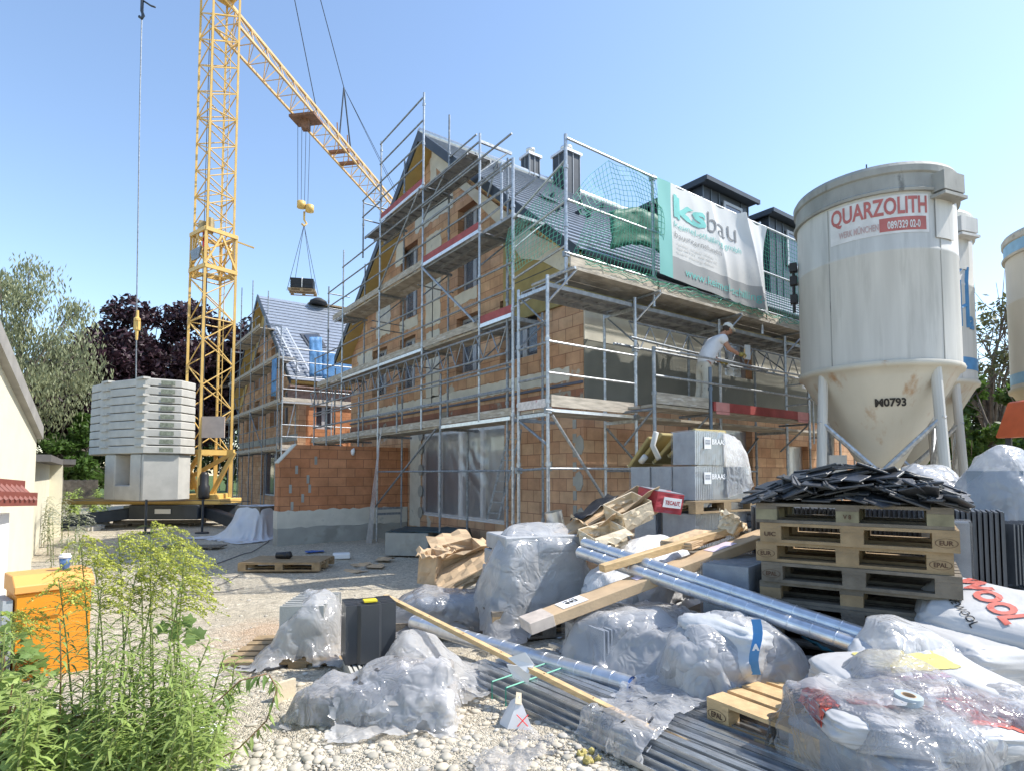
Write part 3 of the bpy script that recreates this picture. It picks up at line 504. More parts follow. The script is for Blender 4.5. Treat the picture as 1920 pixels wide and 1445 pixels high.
# ================================================================ scaffolding
CNT={}
def part(par,name,mb,m,cap=99,**k):
    """adds a part; after `cap` of one kind on one thing the remainder is gathered into one object"""
    key=(par.name,name); c=CNT.get(key,[0,None]); CNT[key]=c; c[0]+=1
    if c[0]<=cap: return mb.build(name,m,par,**k)
    if c[1] is None: c[1]=[MB(),m,par,name]
    c[1][0].add(mb.v,mb.f)
def flush_parts():
    for c in CNT.values():
        if c[1]: o=c[1][0].build(c[1][3],c[1][1],c[1][2]); o['kind']='stuff'; c[1]=None
def pole(par,x,y,z0,z1,m=galvd,r=.026,tilt=(0,0)):
    b=MB(); b.tube((x,y,z0),(x+tilt[0],y+tilt[1],z1),r,8)
    for z in np.arange(z0+1.0,z1-.1,1.0): b.lathe((x,y,z),[(r+.012,-.03),(r+.012,.03)],8)
    if z0<.8: b.lathe((x,y,z0),[(.07,0),(.07,.01),(.02,.012),(.02,.25)],8)
    return part(par,'standard',b,m,smooth=False)
def rail(par,p,q,m=galvd,r=.021): b=MB(); b.tube(p,q,r,8); return part(par,'guard_rail',b,m)
def brace(par,p,q,m=galvd,r=.024): b=MB(); b.tube(p,q,r,8); return part(par,'diagonal_brace',b,m)
def ledger(par,p,q,m=galvd): b=MB(); b.bar(p,q,.045,.06); return part(par,'transom',b,m)
def deck(par,ax,a0,a1,c0,c1,z,m=plank,steel=False,n=2):
    """ax 'Y': runs along Y between X=c0..c1;  'X': runs along X between Y=c0..c1"""
    b=MB(); w=(c1-c0)/n
    for i in range(n):
        c=c0+w*(i+.5); d=(abs(a1-a0)-.03,w-.02)
        if steel:
            for s in(-1,1): b.box(((c+s*(w/2-.02)) if ax=='Y' else (a0+a1)/2,(a0+a1)/2 if ax=='Y' else c+s*(w/2-.02),z-.035),(.03,d[0],.07) if ax=='Y' else (d[0],.03,.07))
            b.box((c if ax=='Y' else (a0+a1)/2,(a0+a1)/2 if ax=='Y' else c,z-.008),(d[1]-.05,d[0],.012) if ax=='Y' else (d[0],d[1]-.05,.012))
            k=int(abs(a1-a0)/.35)
            for j in range(k): q=min(a0,a1)+(j+.5)*abs(a1-a0)/k; b.box((c if ax=='Y' else q,q if ax=='Y' else c,z-.03),(d[1]-.07,.03,.035) if ax=='Y' else (.03,d[1]-.07,.035))
        else: b.box((c if ax=='Y' else (a0+a1)/2,(a0+a1)/2 if ax=='Y' else c,z-.025),(d[1],d[0],.05) if ax=='Y' else (d[0],d[1],.05))
    return part(par,'deck',b,m)
def toe(par,p,q,z,h=.15,m=plank,t=.03): b=MB(); p=Vector(p);q=Vector(q); b.bar(Vector((p.x,p.y,z+h/2)),Vector((q.x,q.y,z+h/2)),t,h); return part(par,'toe_board',b,m)
steel=mat('steel deck',(.3,.31,.32),.5,.5,.25,8,.2,40,col2=(.5,.47,.42),c2s=5,c2t=.62)
sg=T('scaffold','grey frame scaffold covering the shaded brick gable of the near house','scaffold',(6.5,14,0),group='scaffolds round the houses')
GX,IX=6.5,7.22; L=[2.93,4.85,6.87,8.86]
st=[(20.6,-.1,5.9),(17.95,-.1,8.93),(15.1,-.1,11.16),(12.55,2.9,11.2),(10.02,2.9,8.95)]
for v,a,b in st: pole(sg,GX,v,a,b,galv if b>8 else galvd); pole(sg,IX,v,max(a,-.1) if v!=12.55 else 2.9,min(b-.25,roofz(v)+1 if 0 else b-.3))
pole(sg,GX,11.62,-.1,4.1); pole(sg,GX,8.85,-.05,7.9,galv,.03); pole(sg,IX,11.62,-.1,2.9); pole(sg,IX,8.85,-.05,5); pole(sg,GX+.06,9.12,.2,6.0)
pole(sg,GX,13.9,2.9,4.1); pole(sg,GX,16.5,2.6,4.1); pole(sg,GX,19.3,2.6,8.1); pole(sg,GX,16.35,8.2,9.95); pole(sg,GX-.02,9.2,6.8,7.95,galv)
for v in(8.85,11.62,15.1,17.95,20.6): ledger(sg,(GX,v,L[0]-.08),(IX+.3,v,L[0]-.08))
for lv in(1,2,3):
    for v in(8.85,10.02,12.55,15.1,17.95): 
        if (lv==3 and (v>17 or v<10)): continue
        ledger(sg,(GX,v,L[lv]-.08),(IX+.1,v,L[lv]-.08)); brace(sg,(GX,v,L[lv]-.75),(IX,v,L[lv]-.1),r=.018)
def bays(lv,vs,kinds,toes):
    for (a,b),k,tc in zip(zip(vs[:-1],vs[1:]),kinds,toes):
        deck(sg,'Y',a,b,GX+.05,IX-.02,L[lv],steel if k else plank,k)
        if tc=='r': toe(sg,(GX+.02,a,0),(GX+.02,b,0),L[lv]+.05,.16,redp); toe(sg,(GX,a,0),(GX,b,0),L[lv]-.03,.075,alum,.02)
        elif tc=='w': toe(sg,(GX+.02,a,0),(GX+.02,b,0),L[lv]+.02,.15,plank); toe(sg,(GX,a,0),(GX,b,0),L[lv]-.07,.07,alum,.02)
        elif tc=='p': toe(sg,(GX+.02,a,0),(GX+.02,b,0),L[lv],.16,plank)
bays(0,[20.9,17.95,15.1,11.62,8.95],[0,0,0,0],'pppw')
bays(1,[20.4,17.95,15.1,12.55,10.02,8.9],[0,0,0,0,1],'pwwpr')
bays(2,[18.9,17.95,15.1,12.55,10.02,8.95],[1,0,0,1,1],'ppprn')
bays(3,[16.4,15.1,12.55,10.6],[1,1,1],'nrn')
for lv,vs in((1,[20.6,17.95,15.1,12.55,10.02,8.85]),(2,[19.3,17.95,15.1,12.55,10.02,8.85]),(0,[20.6,17.95,15.1,11.62,8.85])):
    for a,b in zip(vs[:-1],vs[1:]):
        for h in(.5,1.0,1.5) if lv==2 and a<18 else (.5,1.0): rail(sg,(GX-.03,a,L[lv]+h+uni(-.01,.01)),(GX-.03,b,L[lv]+h+uni(-.01,.01)))
for h in(.62,1.1,1.62,2.2): rail(sg,(GX-.03,15.1,L[3]+h),(GX-.03,12.55,L[3]+h))
for h in(.55,1.05): rail(sg,(GX-.03,16.35,L[3]+h),(GX-.03,15.1,L[3]+h)); rail(sg,(IX+.02,12.55,L[3]+h*.9),(IX+.02,11.3,L[3]+h*.9))
for z in(8.75,8.3,7.85): rail(sg,(GX-.03,12.55,z),(GX-.03,10.02,z))
for z in(7.8,7.35): rail(sg,(GX-.03,10.02,z),(GX-.03,8.85,z))
for z in(3.35,3.75): rail(sg,(GX-.03,20.6,z+.1),(GX-.03,8.9,z+.1))
for v in(16.35,19.3):
    for h in(.5,1.0): rail(sg,(GX,v,L[3 if v<17 else 2]+h),(IX,v,L[3 if v<17 else 2]+h))
rail(sg,(GX-.03,15.1,1.9),(GX-.03,11.62,1.9)); rail(sg,(GX-.03,11.62,1.9),(GX-.03,8.85,1.9)); brace(sg,(GX-.05,15.1,.95),(GX-.05,11.75,2.85)); ledger(sg,(GX,15.1,.9),(IX,15.1,.9)); ledger(sg,(GX,15.1,.75),(IX,15.1,.75))
brace(sg,(GX-.05,15.05,6.9),(GX-.05,12.65,8.8)); brace(sg,(GX-.05,12.5,6.8),(GX-.05,10.1,4.95),galv,.028); brace(sg,(GX+.3,12.4,8.1),(GX+.1,10.2,6.8)) if 0 else None
brace(sg,(GX-.02,10.02,7.0),(IX,9.0,7.8)); brace(sg,(GX,12.55,8.0),(GX+.1,11.7,8.8)); brace(sg,(IX,10.8,8.1),(IX,10.4,8.8))
# lattice girder below the second lift
b=MB(); b.tube((GX-.08,20.8,4.66),(GX-.08,8.95,4.62),.024); b.tube((GX-.08,20.8,4.2),(GX-.08,8.95,4.12),.024)
n=22
for i in range(n):
    v0=20.8-11.85*i/n; v1=20.8-11.85*(i+.5)/n; v2=20.8-11.85*(i+1)/n; b.tube((GX-.08,v0,4.66),(GX-.08,v1,4.16),.014,6); b.tube((GX-.08,v1,4.16),(GX-.08,v2,4.64),.014,6)
b.build('lattice_girder',galvd,sg)
for v in(9.5,8.95):
    for z in np.arange(3.1,4.7,.32): pass
# wall ties
for v,z in((16.1,6.3),(13.2,6.6),(16.2,6.1),(13.6,4.6)): part(sg,'wall_tie',MB().tube((GX+.2,v,z),(U0+.02,v+.05,z),.016,6),galvd)
# ------------------------------------------------ facade scaffold
sf=T('scaffold','galvanised facade scaffold with timber planks along the sunlit long side of the near house','scaffold',(6,7.2,0),group='scaffolds round the houses')
OY,IY=7.2,7.98; us=[5.98,8.05,10.62,13.19,15.76,18.33]
for i,u in enumerate(us):
    pole(sf,u,OY,-.0,5.05,galv,.03); pole(sf,u,IY,0,5.0,galv if i<2 else galvd,.028)
    for z in(2.8,4.85): ledger(sf,(u,OY,z),(u,IY,z),galv)
    part(sf,'diagonal_brace',MB().tube((u,OY-.02,4.2),(u+.0,IY-.1,4.8),.016,6),galvd)
    part(sf,'bracket',MB().tube((u+.35,OY-.32,5.12),(u,OY,4.6),.02,6).tube((u+.3,OY-.34,5.14),(u+.3,IY,5.14),.024,6),galv)
tops=[(6.35,4.95,7.51),(8.53,4.95,7.43),(12.17,4.95,7.5),(15.3,4.9,7.5),(18.3,4.9,7.5)]
for u,a,b in tops: pole(sf,u,7.16,a,b,galv,.03)
for (a,_,_),(b,_,_) in zip(tops[:-1],tops[1:]):
    for z in(7.42,6.37,5.47): rail(sf,(a,7.12,z),(b,7.12,z-.01),galv)
for a,b in zip(us[:-1],us[1:]):
    deck(sf,'X',a,b,OY+.03,IY-.03,2.9,plank); deck(sf,'X',a,b,OY+.03,IY-.05,4.95,steel,True)
for a,b in zip([6.32,8.53,12.17,15.3],[8.53,12.17,15.3,18.6]): deck(sf,'X',a,b,6.98,7.7,5.22,plank,n=3); toe(sf,(a+.03,7.06,0),(b-.03,7.06,0),5.23,.17,mat('pale plank',(.5,.44,.36),.85,0,.25,4,.4,25,stretch=(1,1,6)))  # toe boards in a paler copy of the plank colour
bp_=MATS['pale plank']
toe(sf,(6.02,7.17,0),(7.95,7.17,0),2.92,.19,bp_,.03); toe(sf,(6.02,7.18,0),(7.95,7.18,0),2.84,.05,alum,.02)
for z in(3.97,3.46): rail(sf,(5.98,7.18,z),(7.98,7.18,z),galv,.019)
rail(sf,(5.98,7.16,1.93),(8.05,7.16,1.93),galv); brace(sf,(6.02,7.14,2.78),(8.0,7.14,.45),galv,.024); rail(sf,(8.05,IY,1.9),(13.2,IY,1.9)); brace(sf,(8.05,IY-.05,2.7),(10.6,IY-.05,.7)); brace(sf,(13.19,IY-.05,2.7),(10.65,IY-.05,.7))
rail(sf,(7.6,OY+.1,4.16),(18.3,OY+.1,4.12),galvd,.026)
b=MB()
b.tube((8.0,OY+.1,4.62),(18.3,OY+.1,4.6),.02); n=18
for i in range(n): u0=8+10.3*i/n; b.tube((u0,OY+.1,4.62),(u0+.286,OY+.1,4.14),.013,6); b.tube((u0+.286,OY+.1,4.14),(u0+.572,OY+.1,4.6),.013,6)
b.build('lattice_girder',galvd,sf)
# return side of the corner towards the gable scaffold (x=5.98): rails, ladder frame
for z in(5.6,6.35,7.05,5.05): rail(sf,(6.33,7.16,z),(6.5,8.85,z-.08 if z<7 else z-.35),galv)
for z in(3.4,3.95,4.3): rail(sf,(5.98,7.2,z),(5.98,7.98,z),galvd)
rail(sf,(5.98,7.98,1.9),(5.98,7.2,1.93)); brace(sf,(5.98,7.2,2.3),(5.98,7.98,2.75)); 
part(sf,'toe_board',MB().box((5.97,7.6,2.98),(.03,.75,.14)),mat('printed alloy board',(.55,.5,.48),.5,.2,.2,18,col2=(.4,.08,.12),c2s=6,c2t=.6))
rail(sf,(7.6,6.9,4.2),(12.5,7.25,4.17),galvd,.024)
for u in(10.7,11.0,15.6): part(sf,'coupler',MB().box((u,OY+.1,4.14),(.1,.09,.1)),galvd)
for u,v,z in((5.98,7.2,2.86),(8.05,7.2,2.86),(5.98,7.98,1.9),(8.05,7.2,4.1),(6.35,7.16,5.47),(8.53,7.16,5.47),(12.17,7.16,5.47),(8.53,7.16,7.42)): part(sf,'coupler',MB().box((u,v,z),(.09,.09,.1)).tube((u-.08,v-.04,z),(u+.08,v-.04,z),.015,6),galvd)
# extension platform
se=T('scaffold','cantilevered scaffold platform with dark red toe board on which the plasterer stands','scaffold',(9.3,6.5,0),group='scaffolds round the houses')
pole(se,7.72,6.5,.2,3.98,galvd,.032); pole(se,9.28,6.5,2.4,3.8,mat('dark blue tube',(.12,.15,.19),.4,.4),.032); pole(se,12.85,6.5,2.4,4.0,galv)
deck(se,'X',7.72,9.28,6.52,7.12,3.02,plank); deck(se,'X',9.28,12.85,6.52,7.12,3.02,plank)
toe(se,(7.75,6.5,0),(9.2,6.5,0),3.03,.19,plank,.035); toe(se,(9.33,6.48,0),(12.75,6.48,0),3.0,.17,redp,.035)
for u in(9.6,12.5): part(se,'toe_board',MB().box((u,6.461,3.085),(.42,.006,.168)).box((u,6.461,2.97),(.42,.01,.05)),mat('faded red board',(.5,.22,.2),.6))
for z in(3.95,3.49):
    rail(se,(7.72,6.47,z),(12.85,6.47,z),galv)
for z in(3.95,3.49): b=MB(); b.path([(12.85,6.47,z),(12.97,6.5,z-.02),(13.0,6.6,z-.1),(13.0,7.1,z-.1)],.02); part(se,'guard_rail',b,galv)
b=MB(); b.path([(12.85,6.47,3.49),(12.98,6.49,3.45),(13.02,6.5,3.3),(13.02,6.5,2.5)],.02); part(se,'guard_rail',b,galv)
for u in(7.72,9.28,12.85): part(se,'bracket',MB().tube((u,6.5,2.93),(u,7.2,2.93),.024).tube((u,6.55,2.9),(u,7.18,2.35),.02),galvd)
# ------------------------------------------------ far scaffold
sh=T('scaffold','far scaffold of steel frames around the gable and front of the far house','scaffold',(6.7,30,0),group='scaffolds round the houses')
fx0=6.7
for v,tp in((39,5),(36.5,9),(34.0,11.9),(31.4,11.6),(28.8,9.2),(26.2,7.2)):
    pole(sh,fx0,v,-.1,tp); pole(sh,fx0+.75,v,-.1,tp-.4)
    for z in(2.9,4.9,6.9,8.9):
        if z<tp: ledger(sh,(fx0,v,z-.08),(fx0+.75,v,z-.08))
for z,a,b in((2.9,39.5,26.0),(4.9,38.5,26.0),(6.9,37,26.2),(8.9,35.8,29.8)):
    deck(sh,'Y',b,a,fx0+.03,fx0+.72,z,plank); toe(sh,(fx0,b,0),(fx0,a,0),z,.15,plank)
    for h in(.5,1.0): rail(sh,(fx0-.03,a,z+h),(fx0-.03,b,z+h))
brace(sh,(fx0,31.4,7),(fx0,28.9,8.8)); brace(sh,(fx0,36.5,.2),(fx0,34,2.8)); brace(sh,(fx0,34,4.9),(fx0,36.5,6.9)); brace(sh,(fx0,28.8,3),(fx0,31.4,4.9))
fy=25.5
for u,tp in((fx0,7.2),(8.8,5.2),(10.9,7.2),(12.6,7.4),(14.3,7.4),(16,7.4),(18,7.4)):
    pole(sh,u,fy,-.1,tp,galv); pole(sh,u,fy+.75,-.1,5.0)
    for z in(2.9,4.9): ledger(sh,(u,fy,z-.08),(u,fy+.75,z-.08))
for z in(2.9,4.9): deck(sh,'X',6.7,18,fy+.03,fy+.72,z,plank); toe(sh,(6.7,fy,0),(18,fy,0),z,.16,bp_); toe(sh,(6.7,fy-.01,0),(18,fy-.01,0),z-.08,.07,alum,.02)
for z in(3.4,3.9,5.4,5.95,6.6,7.15,1.0): rail(sh,(6.7,fy-.03,z),(18,fy-.03,z),galv)
brace(sh,(9.5,fy,4.8),(12.6,fy,3.3),galv); brace(sh,(7.2,fy,4.8),(6.9,fy,3.3))
for u in(7.5,7.8,8.2,8.6): pole(sh,u,fy+.3,0,2.8,galv)
flush_parts()
# ================================================================ nets
def netmesh(fn,na,nb,r=.0045):
    P=[[Vector(fn(i/na,j/nb)) for j in range(nb+1)] for i in range(na+1)]; m=MB()
    for i in range(na+1):
        for j in range(nb+1):
            if i<na: m.tube(P[i][j],P[i+1][j],r,3,cap=False)
            if j<nb: m.tube(P[i][j],P[i][j+1],r,3,cap=False)
    return m
def f1(a,b): # left bay, sagging and bunched towards the lower right
    u=6.45+2.05*a; z=7.3-1.0*b-.75*b*(1); top=7.38-.95*max(0,1-a*2.4)**1.0
    z=top+(5.5-top)*b+.12*nz(a*3,b*3); return (u+.1*math.sin(b*3),7.1-.14*math.sin(PI*b)*(1+nz(a*4,b*3)),z)
tag(netmesh(f1,24,19).build('safety_net',greenN,fix=False),'green safety net sagging between the two tall posts left of the banner','safety net','green safety nets along the eaves')
def f2(a,b): u=11.9+6.4*a; return (u,7.16-.04*nz(a*12,b*5),7.4-1.85*b+.03*nz(a*9,b*3))
tag(netmesh(f2,62,18,.005).build('safety_net',greenN,fix=False),'taut green safety net right of the banner, ending behind the big silo','safety net','green safety nets along the eaves')
def f3(a,b): v=7.25+1.75*a; x=6.35+.15*a; top=7.0-.45*a; return (x+.06*math.sin(b*4+a*3),v,top-(1.35-.45*a)*b+.05*nz(a*4,b*4))
tag(netmesh(f3,16,14).build('safety_net',greenN,fix=False),'green safety net closing the short end of the eaves scaffold above the corner','safety net','green safety nets along the eaves')
m=MB()
for k in range(4): m.path([(6.6+12*t_,7.02-.06*rnd(),5.42+.05*math.sin(t_*60+k*2)-.08*rnd()-.02*k) for t_ in np.linspace(0,1,110)],.007,3)
tag(m.build('loose_net_cord',greenN,fix=False),'loose green net edge drooping over the upper toe boards','net cord')
def f4(a,b): return (8.6+3.6*a,7.3-.25*b,5.5-.2*b+.05*nz(a*20,b*3))
tag(netmesh(f4,34,5,.006).build('safety_net',greenN,fix=False),'crumpled strip of green net bunched below the banner','safety net','green safety nets along the eaves')
# fabric bunched behind (dark green)
m=MB(); m.grid([[(8.0+2.0*a/14,7.75-.1*nz(a*.9,b*.6),6.1+.75*b/8+.3*math.sin(a/14*3)+.05*nz(a,b)) for b in range(9)] for a in range(15)]); tag(m.build('green_tarp',mat('dark green tarp',(.02,.12,.08),.6),smooth=True,solid=.01),'dark green tarp bundled behind the net at the roof edge','tarp')
# ================================================================ banner
BU0,BU1=8.47,12.15
def bfold(u,z):
    a=(u-BU0)/(BU1-BU0); s=u+.22*(z-7.4); k=max(0,a-.28)*1.3
    y=.05*math.sin(s*4.1)*k+.15*k*(1-abs(math.sin((s-9.1)*2.9+.8*nz(z*.6,2))))**2*(.5+.5*nz(s*1.3,9)+.4)+.03*nz(s*2,z*1.2)+.05*a*nz(s*3.2,z*.6,3)
    return 7.0-y-.02*(7.4-z)
def bp(a,b,off=0): # a: 0..1 along, b: 0 bottom..1 top
    u=BU0+(BU1-BU0)*a; edge=.10*max(0,(a-.9)/.1)*math.sin(PI*b); top=7.36-.0*a-.05*abs(math.sin(a*26))*(a>.15); bot=5.52-.18*a; z=bot+(top-bot)*b
    return Vector((u-edge*.8,bfold(u,z)-off,z))
ban=T('banner','large creased white and teal building firm banner tied to the scaffold rails','banner',(10.3,7.0,6.5))
def panel(name,a0,a1,b0,b1,m,off=0,na=200,nb=70):
    g=MB(); g.grid([[bp(a0+(a1-a0)*i/na,b0+(b1-b0)*j/nb,off) for j in range(nb+1)] for i in range(na+1)]); return g.build(name,m,ban,smooth=True,fix=False)
def cloth(name,c,tl=.25):
    m=bpy.data.materials.new(name); m.use_nodes=True; N,L_=nodes(m); b=N['Principled BSDF']; b.inputs['Base Color'].default_value=(*c,1); b.inputs['Roughness'].default_value=.6
    t=N.new('ShaderNodeBsdfTranslucent'); t.inputs[0].default_value=(*c,1); x=N.new('ShaderNodeMixShader'); x.inputs[0].default_value=tl; L_.new(b.outputs[0],x.inputs[1]); L_.new(t.outputs[0],x.inputs[2]); L_.new(x.outputs[0],N['Material Output'].inputs[0]); return m
cw=cloth('banner white',(.68,.68,.66)); ct=cloth('banner teal',(.2,.5,.47)); cg=cloth('banner grey',(.36,.37,.37))
panel('teal_edge',0,.105,0,1,ct,na=16); panel('white_field',.105,1,.235,1,cw); panel('grey_footer',.105,1,0,.235,cg)
BW=BU1-BU0; BH=1.92
teal_t=mat('banner lettering teal',(.13,.45,.42),.6); grey_t=mat('banner lettering grey',(.16,.17,.18),.6); lg=mat('banner small print',(.5,.5,.49),.6)
def bt(txt,a,b,size,m,bold=0,wid=None):
    g=MB(); puttext(g,txt,size,lambda x,y: bp(a+x/BW,b+y/BH,.012),bold,maxedge=.025,wid=wid); g.build('lettering',m,ban,fix=False)
bt('ks',.125,.665,.62,teal_t,.018,wid=.98); bt('bau',.405,.665,.62,grey_t,-.006,wid=.98)
bt('keimel-schilling gmbh',.125,.55,.18,teal_t,-.001,wid=2.15); bt('bauunternehmen',.125,.44,.18,grey_t,-.002,wid=1.45)
for k,(tx,wd) in enumerate((('rohbau  neubau  umbau',1.15),('tel 08131  fax 08131',1.25),('buero  planung  beton',1.15))): bt(tx,.14,.375-.045*k,.07,lg,0,wid=wd)
bt('www.keimel-schilling.de',.2,.075,.24,teal_t,0,wid=2.75)
# ================================================================ plasterer
def person(loc,face,hgt=1.76):
    R_=Matrix.Rotation(face,4,'Z'); base_=Vector(loc)
    root=T('person','plasterer in white T-shirt, pale stained trousers and white cap leaning forward to plaster the wall','person',loc)
    def skin_mesh(name,J,E,R,m,par,sub=2):
        me=bpy.data.meshes.new(name); me.from_pydata([R_@Vector((p[0]+max(0,p[2]-.95)*.32-.05*max(0,.95-p[2]),p[1],p[2]-.08*max(0,p[2]-.95))) for p in J],E,[]); o=bpy.data.objects.new(name,me); COL.objects.link(o)
        o.modifiers.new('skin','SKIN'); s=o.modifiers.new('sub','SUBSURF'); s.levels=s.render_levels=sub
        for i,r in enumerate(R):
            sv=me.skin_vertices[0].data[i]; r=r if isinstance(r,tuple) else (r,r); sv.radius=r
        me.skin_vertices[0].data[0].use_root=True
        dg=bpy.context.evaluated_depsgraph_get(); dg.update(); n=bpy.data.meshes.new_from_object(o.evaluated_get(dg)); bpy.data.objects.remove(o); o=bpy.data.objects.new(name,n); COL.objects.link(o); n.shade_smooth(); n.materials.clear(); n.materials.append(m); o.parent=par; return o
    # +X is forward (towards the work), bent at the hip
    J=[(0,0,.93),(.03,0,1.08),(.09,0,1.24),(.15,0,1.38),(.2,0,1.47),(.24,0,1.53),(.27,0,1.60),
       (.0,.1,.88),(.02,.11,.48),(-.03,.12,.09),(.0,-.1,.88),(.0,-.11,.48),(-.05,-.12,.09),(.08,.12,.03),(.06,-.12,.03),
       (.17,.17,1.40),(.22,.2,1.16),(.42,.16,1.02),(.17,-.17,1.40),(.32,-.21,1.2),(.56,-.18,1.12),(.48,.15,1.0),(.62,-.17,1.1)]
    E=[(0,1),(1,2),(2,3),(3,4),(4,5),(5,6),(0,7),(7,8),(8,9),(0,10),(10,11),(11,12),(9,13),(12,14),(3,15),(15,16),(16,17),(3,18),(18,19),(19,20),(17,21),(20,22)]
    R=[(.13,.1),(.12,.1),(.13,.1),(.12,.09),(.07,.07),(.05,.055),(.06,.06),.085,.06,.045,.085,.06,.045,.04,.04,.06,.048,.036,.06,.048,.036,.03,.03]
    body=skin_mesh('body',J,E,R,skin,root)
    tr=mat('stained work trousers',(.5,.47,.4),.9,0,.15,6,col2=(.2,.18,.15),c2s=9,c2t=.64)
    skin_mesh('trousers',[(0,0,.96),(0,.0,.86),(.0,.1,.8),(.02,.11,.48),(-.03,.12,.12),(.0,-.1,.8),(.0,-.11,.48),(-.05,-.12,.12)],[(0,1),(1,2),(2,3),(3,4),(1,5),(5,6),(6,7)],[(.17,.13),(.165,.13),.11,.09,.085,.11,.09,.085],tr,root)
    ts=mat('white work shirt',(.62,.62,.64),.9,0,.08,5)
    skin_mesh('shirt',[(-.01,0,.82),(.03,0,1.08),(.09,0,1.24),(.15,0,1.37),(.19,0,1.45),(.17,.17,1.41),(.2,.195,1.27),(.17,-.17,1.41),(.25,-.2,1.29)],[(0,1),(1,2),(2,3),(3,4),(3,5),(5,6),(3,7),(7,8)],[(.2,.165),(.195,.165),(.19,.155),(.17,.14),(.09,.09),.092,.085,.092,.085],ts,root)
    sh_=mat('dusty work shoe',(.12,.1,.08),.9)
    for s in(-1,1): b=MB(); b.path([R_@Vector((-.1,s*.12,.05)),R_@Vector((-.02,s*.12,.07)),R_@Vector((.09,s*.12,.045)),R_@Vector((.16,s*.12,.035))],[.045,.055,.05,.03],10); o=b.build('shoe',sh_); o.parent=root; o.modifiers.new('s','SUBSURF')
    # head with face
    hd=MB(); hc=Vector((.55,0,1.60)); v,f=IV,IF; pts=[]
    for p in v.tolist():
        x,y,z=p; q=Vector((x*.098*(1.05 if z>-.2 else .95),y*.076*(1 if z>-.3 else .82),z*.118)); 
        if x>.75 and -.25<z<.15: q.x+=.02*(1-abs(y)*3 if abs(y)<.33 else 0)
        pts.append(R_@(Matrix.Rotation(.35,3,'Y')@q+hc))
    hd.add(pts,f.tolist()); h=hd.build('head',skin,smooth=True); h.parent=root; h.modifiers.new('s','SUBSURF')
    def small(name,c,s,m,par=root): b=MB(); b.add([R_@(Matrix.Rotation(.35,3,'Y')@Vector((p[0]*s[0]+c[0],p[1]*s[1]+c[1],p[2]*s[2]+c[2]))+hc) for p in IV.tolist()],IF.tolist()); o=b.build(name,m,smooth=True); o.parent=par; return o
    small('nose',(.108,0,-.02),(.018,.012,.022),skin); small('mouth',(.092,0,-.062),(.008,.022,.005),mat('lips',(.35,.12,.1),.5))
    for s in(-1,1): small('eye',(.086,s*.03,.012),(.01,.012,.008),black); small('ear',(-.005,s*.078,-.005),(.016,.008,.028),skin)
    hr=mat('short dark hair',(.06,.045,.035),.9); small('hair',(-.022,0,.02),(.09,.08,.1),hr)
    cp=mat('off-white cap',(.62,.63,.58),.85); small('cap',(-.005,0,.055),(.11,.086,.085),cp)
    b=MB(); b.add([R_@(Matrix.Rotation(.35,3,'Y')@Vector((.07+.1*math.cos(k)*(1 if i else 0)+.0,.072*math.sin(k),.052-.02*math.cos(k)*i))+hc) for i in(0,1) for k in np.linspace(-PI/2,PI/2,13)],[(i,i+1,14+i,13+i) for i in range(12)]); o=b.build('cap_peak',cp,solid=.006,smooth=True); o.parent=root
    gl=mat('mustard work glove',(.3,.25,.07),.8)
    # hands: palm + five fingers each, closed
    for (c,s) in(((.55,.15,.99),1),((.72,-.17,1.09),-1)):
        hb=MB(); c=Vector(c); 
        def loc_(x,y,z): return R_@(c+Vector((x,y,z)))
        hb.path([loc_(-.05,0,0),loc_(-.01,0,.002),loc_(.035,0,0)],[.034,.04,.036],10)
        for k,(dy,l) in enumerate(((-.03,.055),(-.01,.065),(.01,.06),(.03,.05))): hb.path([loc_(.03,dy,.005),loc_(.03+l*.6,dy,.0),loc_(.03+l,dy,-.025),loc_(.02+l,dy,-.05)],[.012,.0115,.011,.009],6)
        hb.path([loc_(-.01,-s*.03,0),loc_(.02,-s*.055,-.01),loc_(.05,-s*.05,-.035)],[.015,.013,.01],6); o=hb.build('glove',gl,smooth=True); o.parent=root
    return root,R_
wl=(9.5,6.78,3.03)
wk,WR=person(wl,rad(-18))
for k in kids(wk): k.scale=(1,1,1)
tl=T('trowel','steel float held by the plasterer against the facade','trowel',Vector(wl)+WR@Vector((.8,-.17,1.1)))
MB().box(Vector(wl)+WR@Vector((.86,-.17,1.14)),(.12,.03,.28),rz=rad(-18)).build('blade',alum,tl); MB().tube(Vector(wl)+WR@Vector((.78,-.17,1.02)),Vector(wl)+WR@Vector((.8,-.17,1.2)),.015).build('handle',woodn,tl)
# ================================================================ tower crane
def cw_(px,t,z=0): # plan position from picture column and distance
    p=on(px,887,t=t); return Vector((p.x,p.y,z))
A=[Vector((.292,-.956,0)),Vector((.956,.292,0))]
def col_(name,s0,s1,z0,z1,cell,par,cen,hold=None):
    m=MB(); c=[cen+A[0]*(i*s0/2)+A[1]*(j*s0/2) for i,j in((-1,-1),(1,-1),(1,1),(-1,1))]
    for q in c: m.bar(q+Vector((0,0,z0)),q+Vector((0,0,z1)),.08 if s0>1 else .07,.08 if s0>1 else .07)
    n=int((z1-z0)/cell); h=(z1-z0)/n
    for k in range(n):
        for i in range(4):
            a,b=c[i],c[(i+1)%4]; za=z0+k*h
            if i%2: a,b=b,a
            m.tube(a+Vector((0,0,za)),b+Vector((0,0,za+h*.5)),.022,6); m.tube(b+Vector((0,0,za+h*.5)),a+Vector((0,0,za+h)),.022,6)
            if k%3==0: m.tube(a+Vector((0,0,za)),b+Vector((0,0,za)),.024,6)
    return m.build(name,yel,par)
MC=cw_(389,21.3); crane=T('tower_crane','tall yellow lattice tower crane with its jib reaching away over the houses','crane',MC)
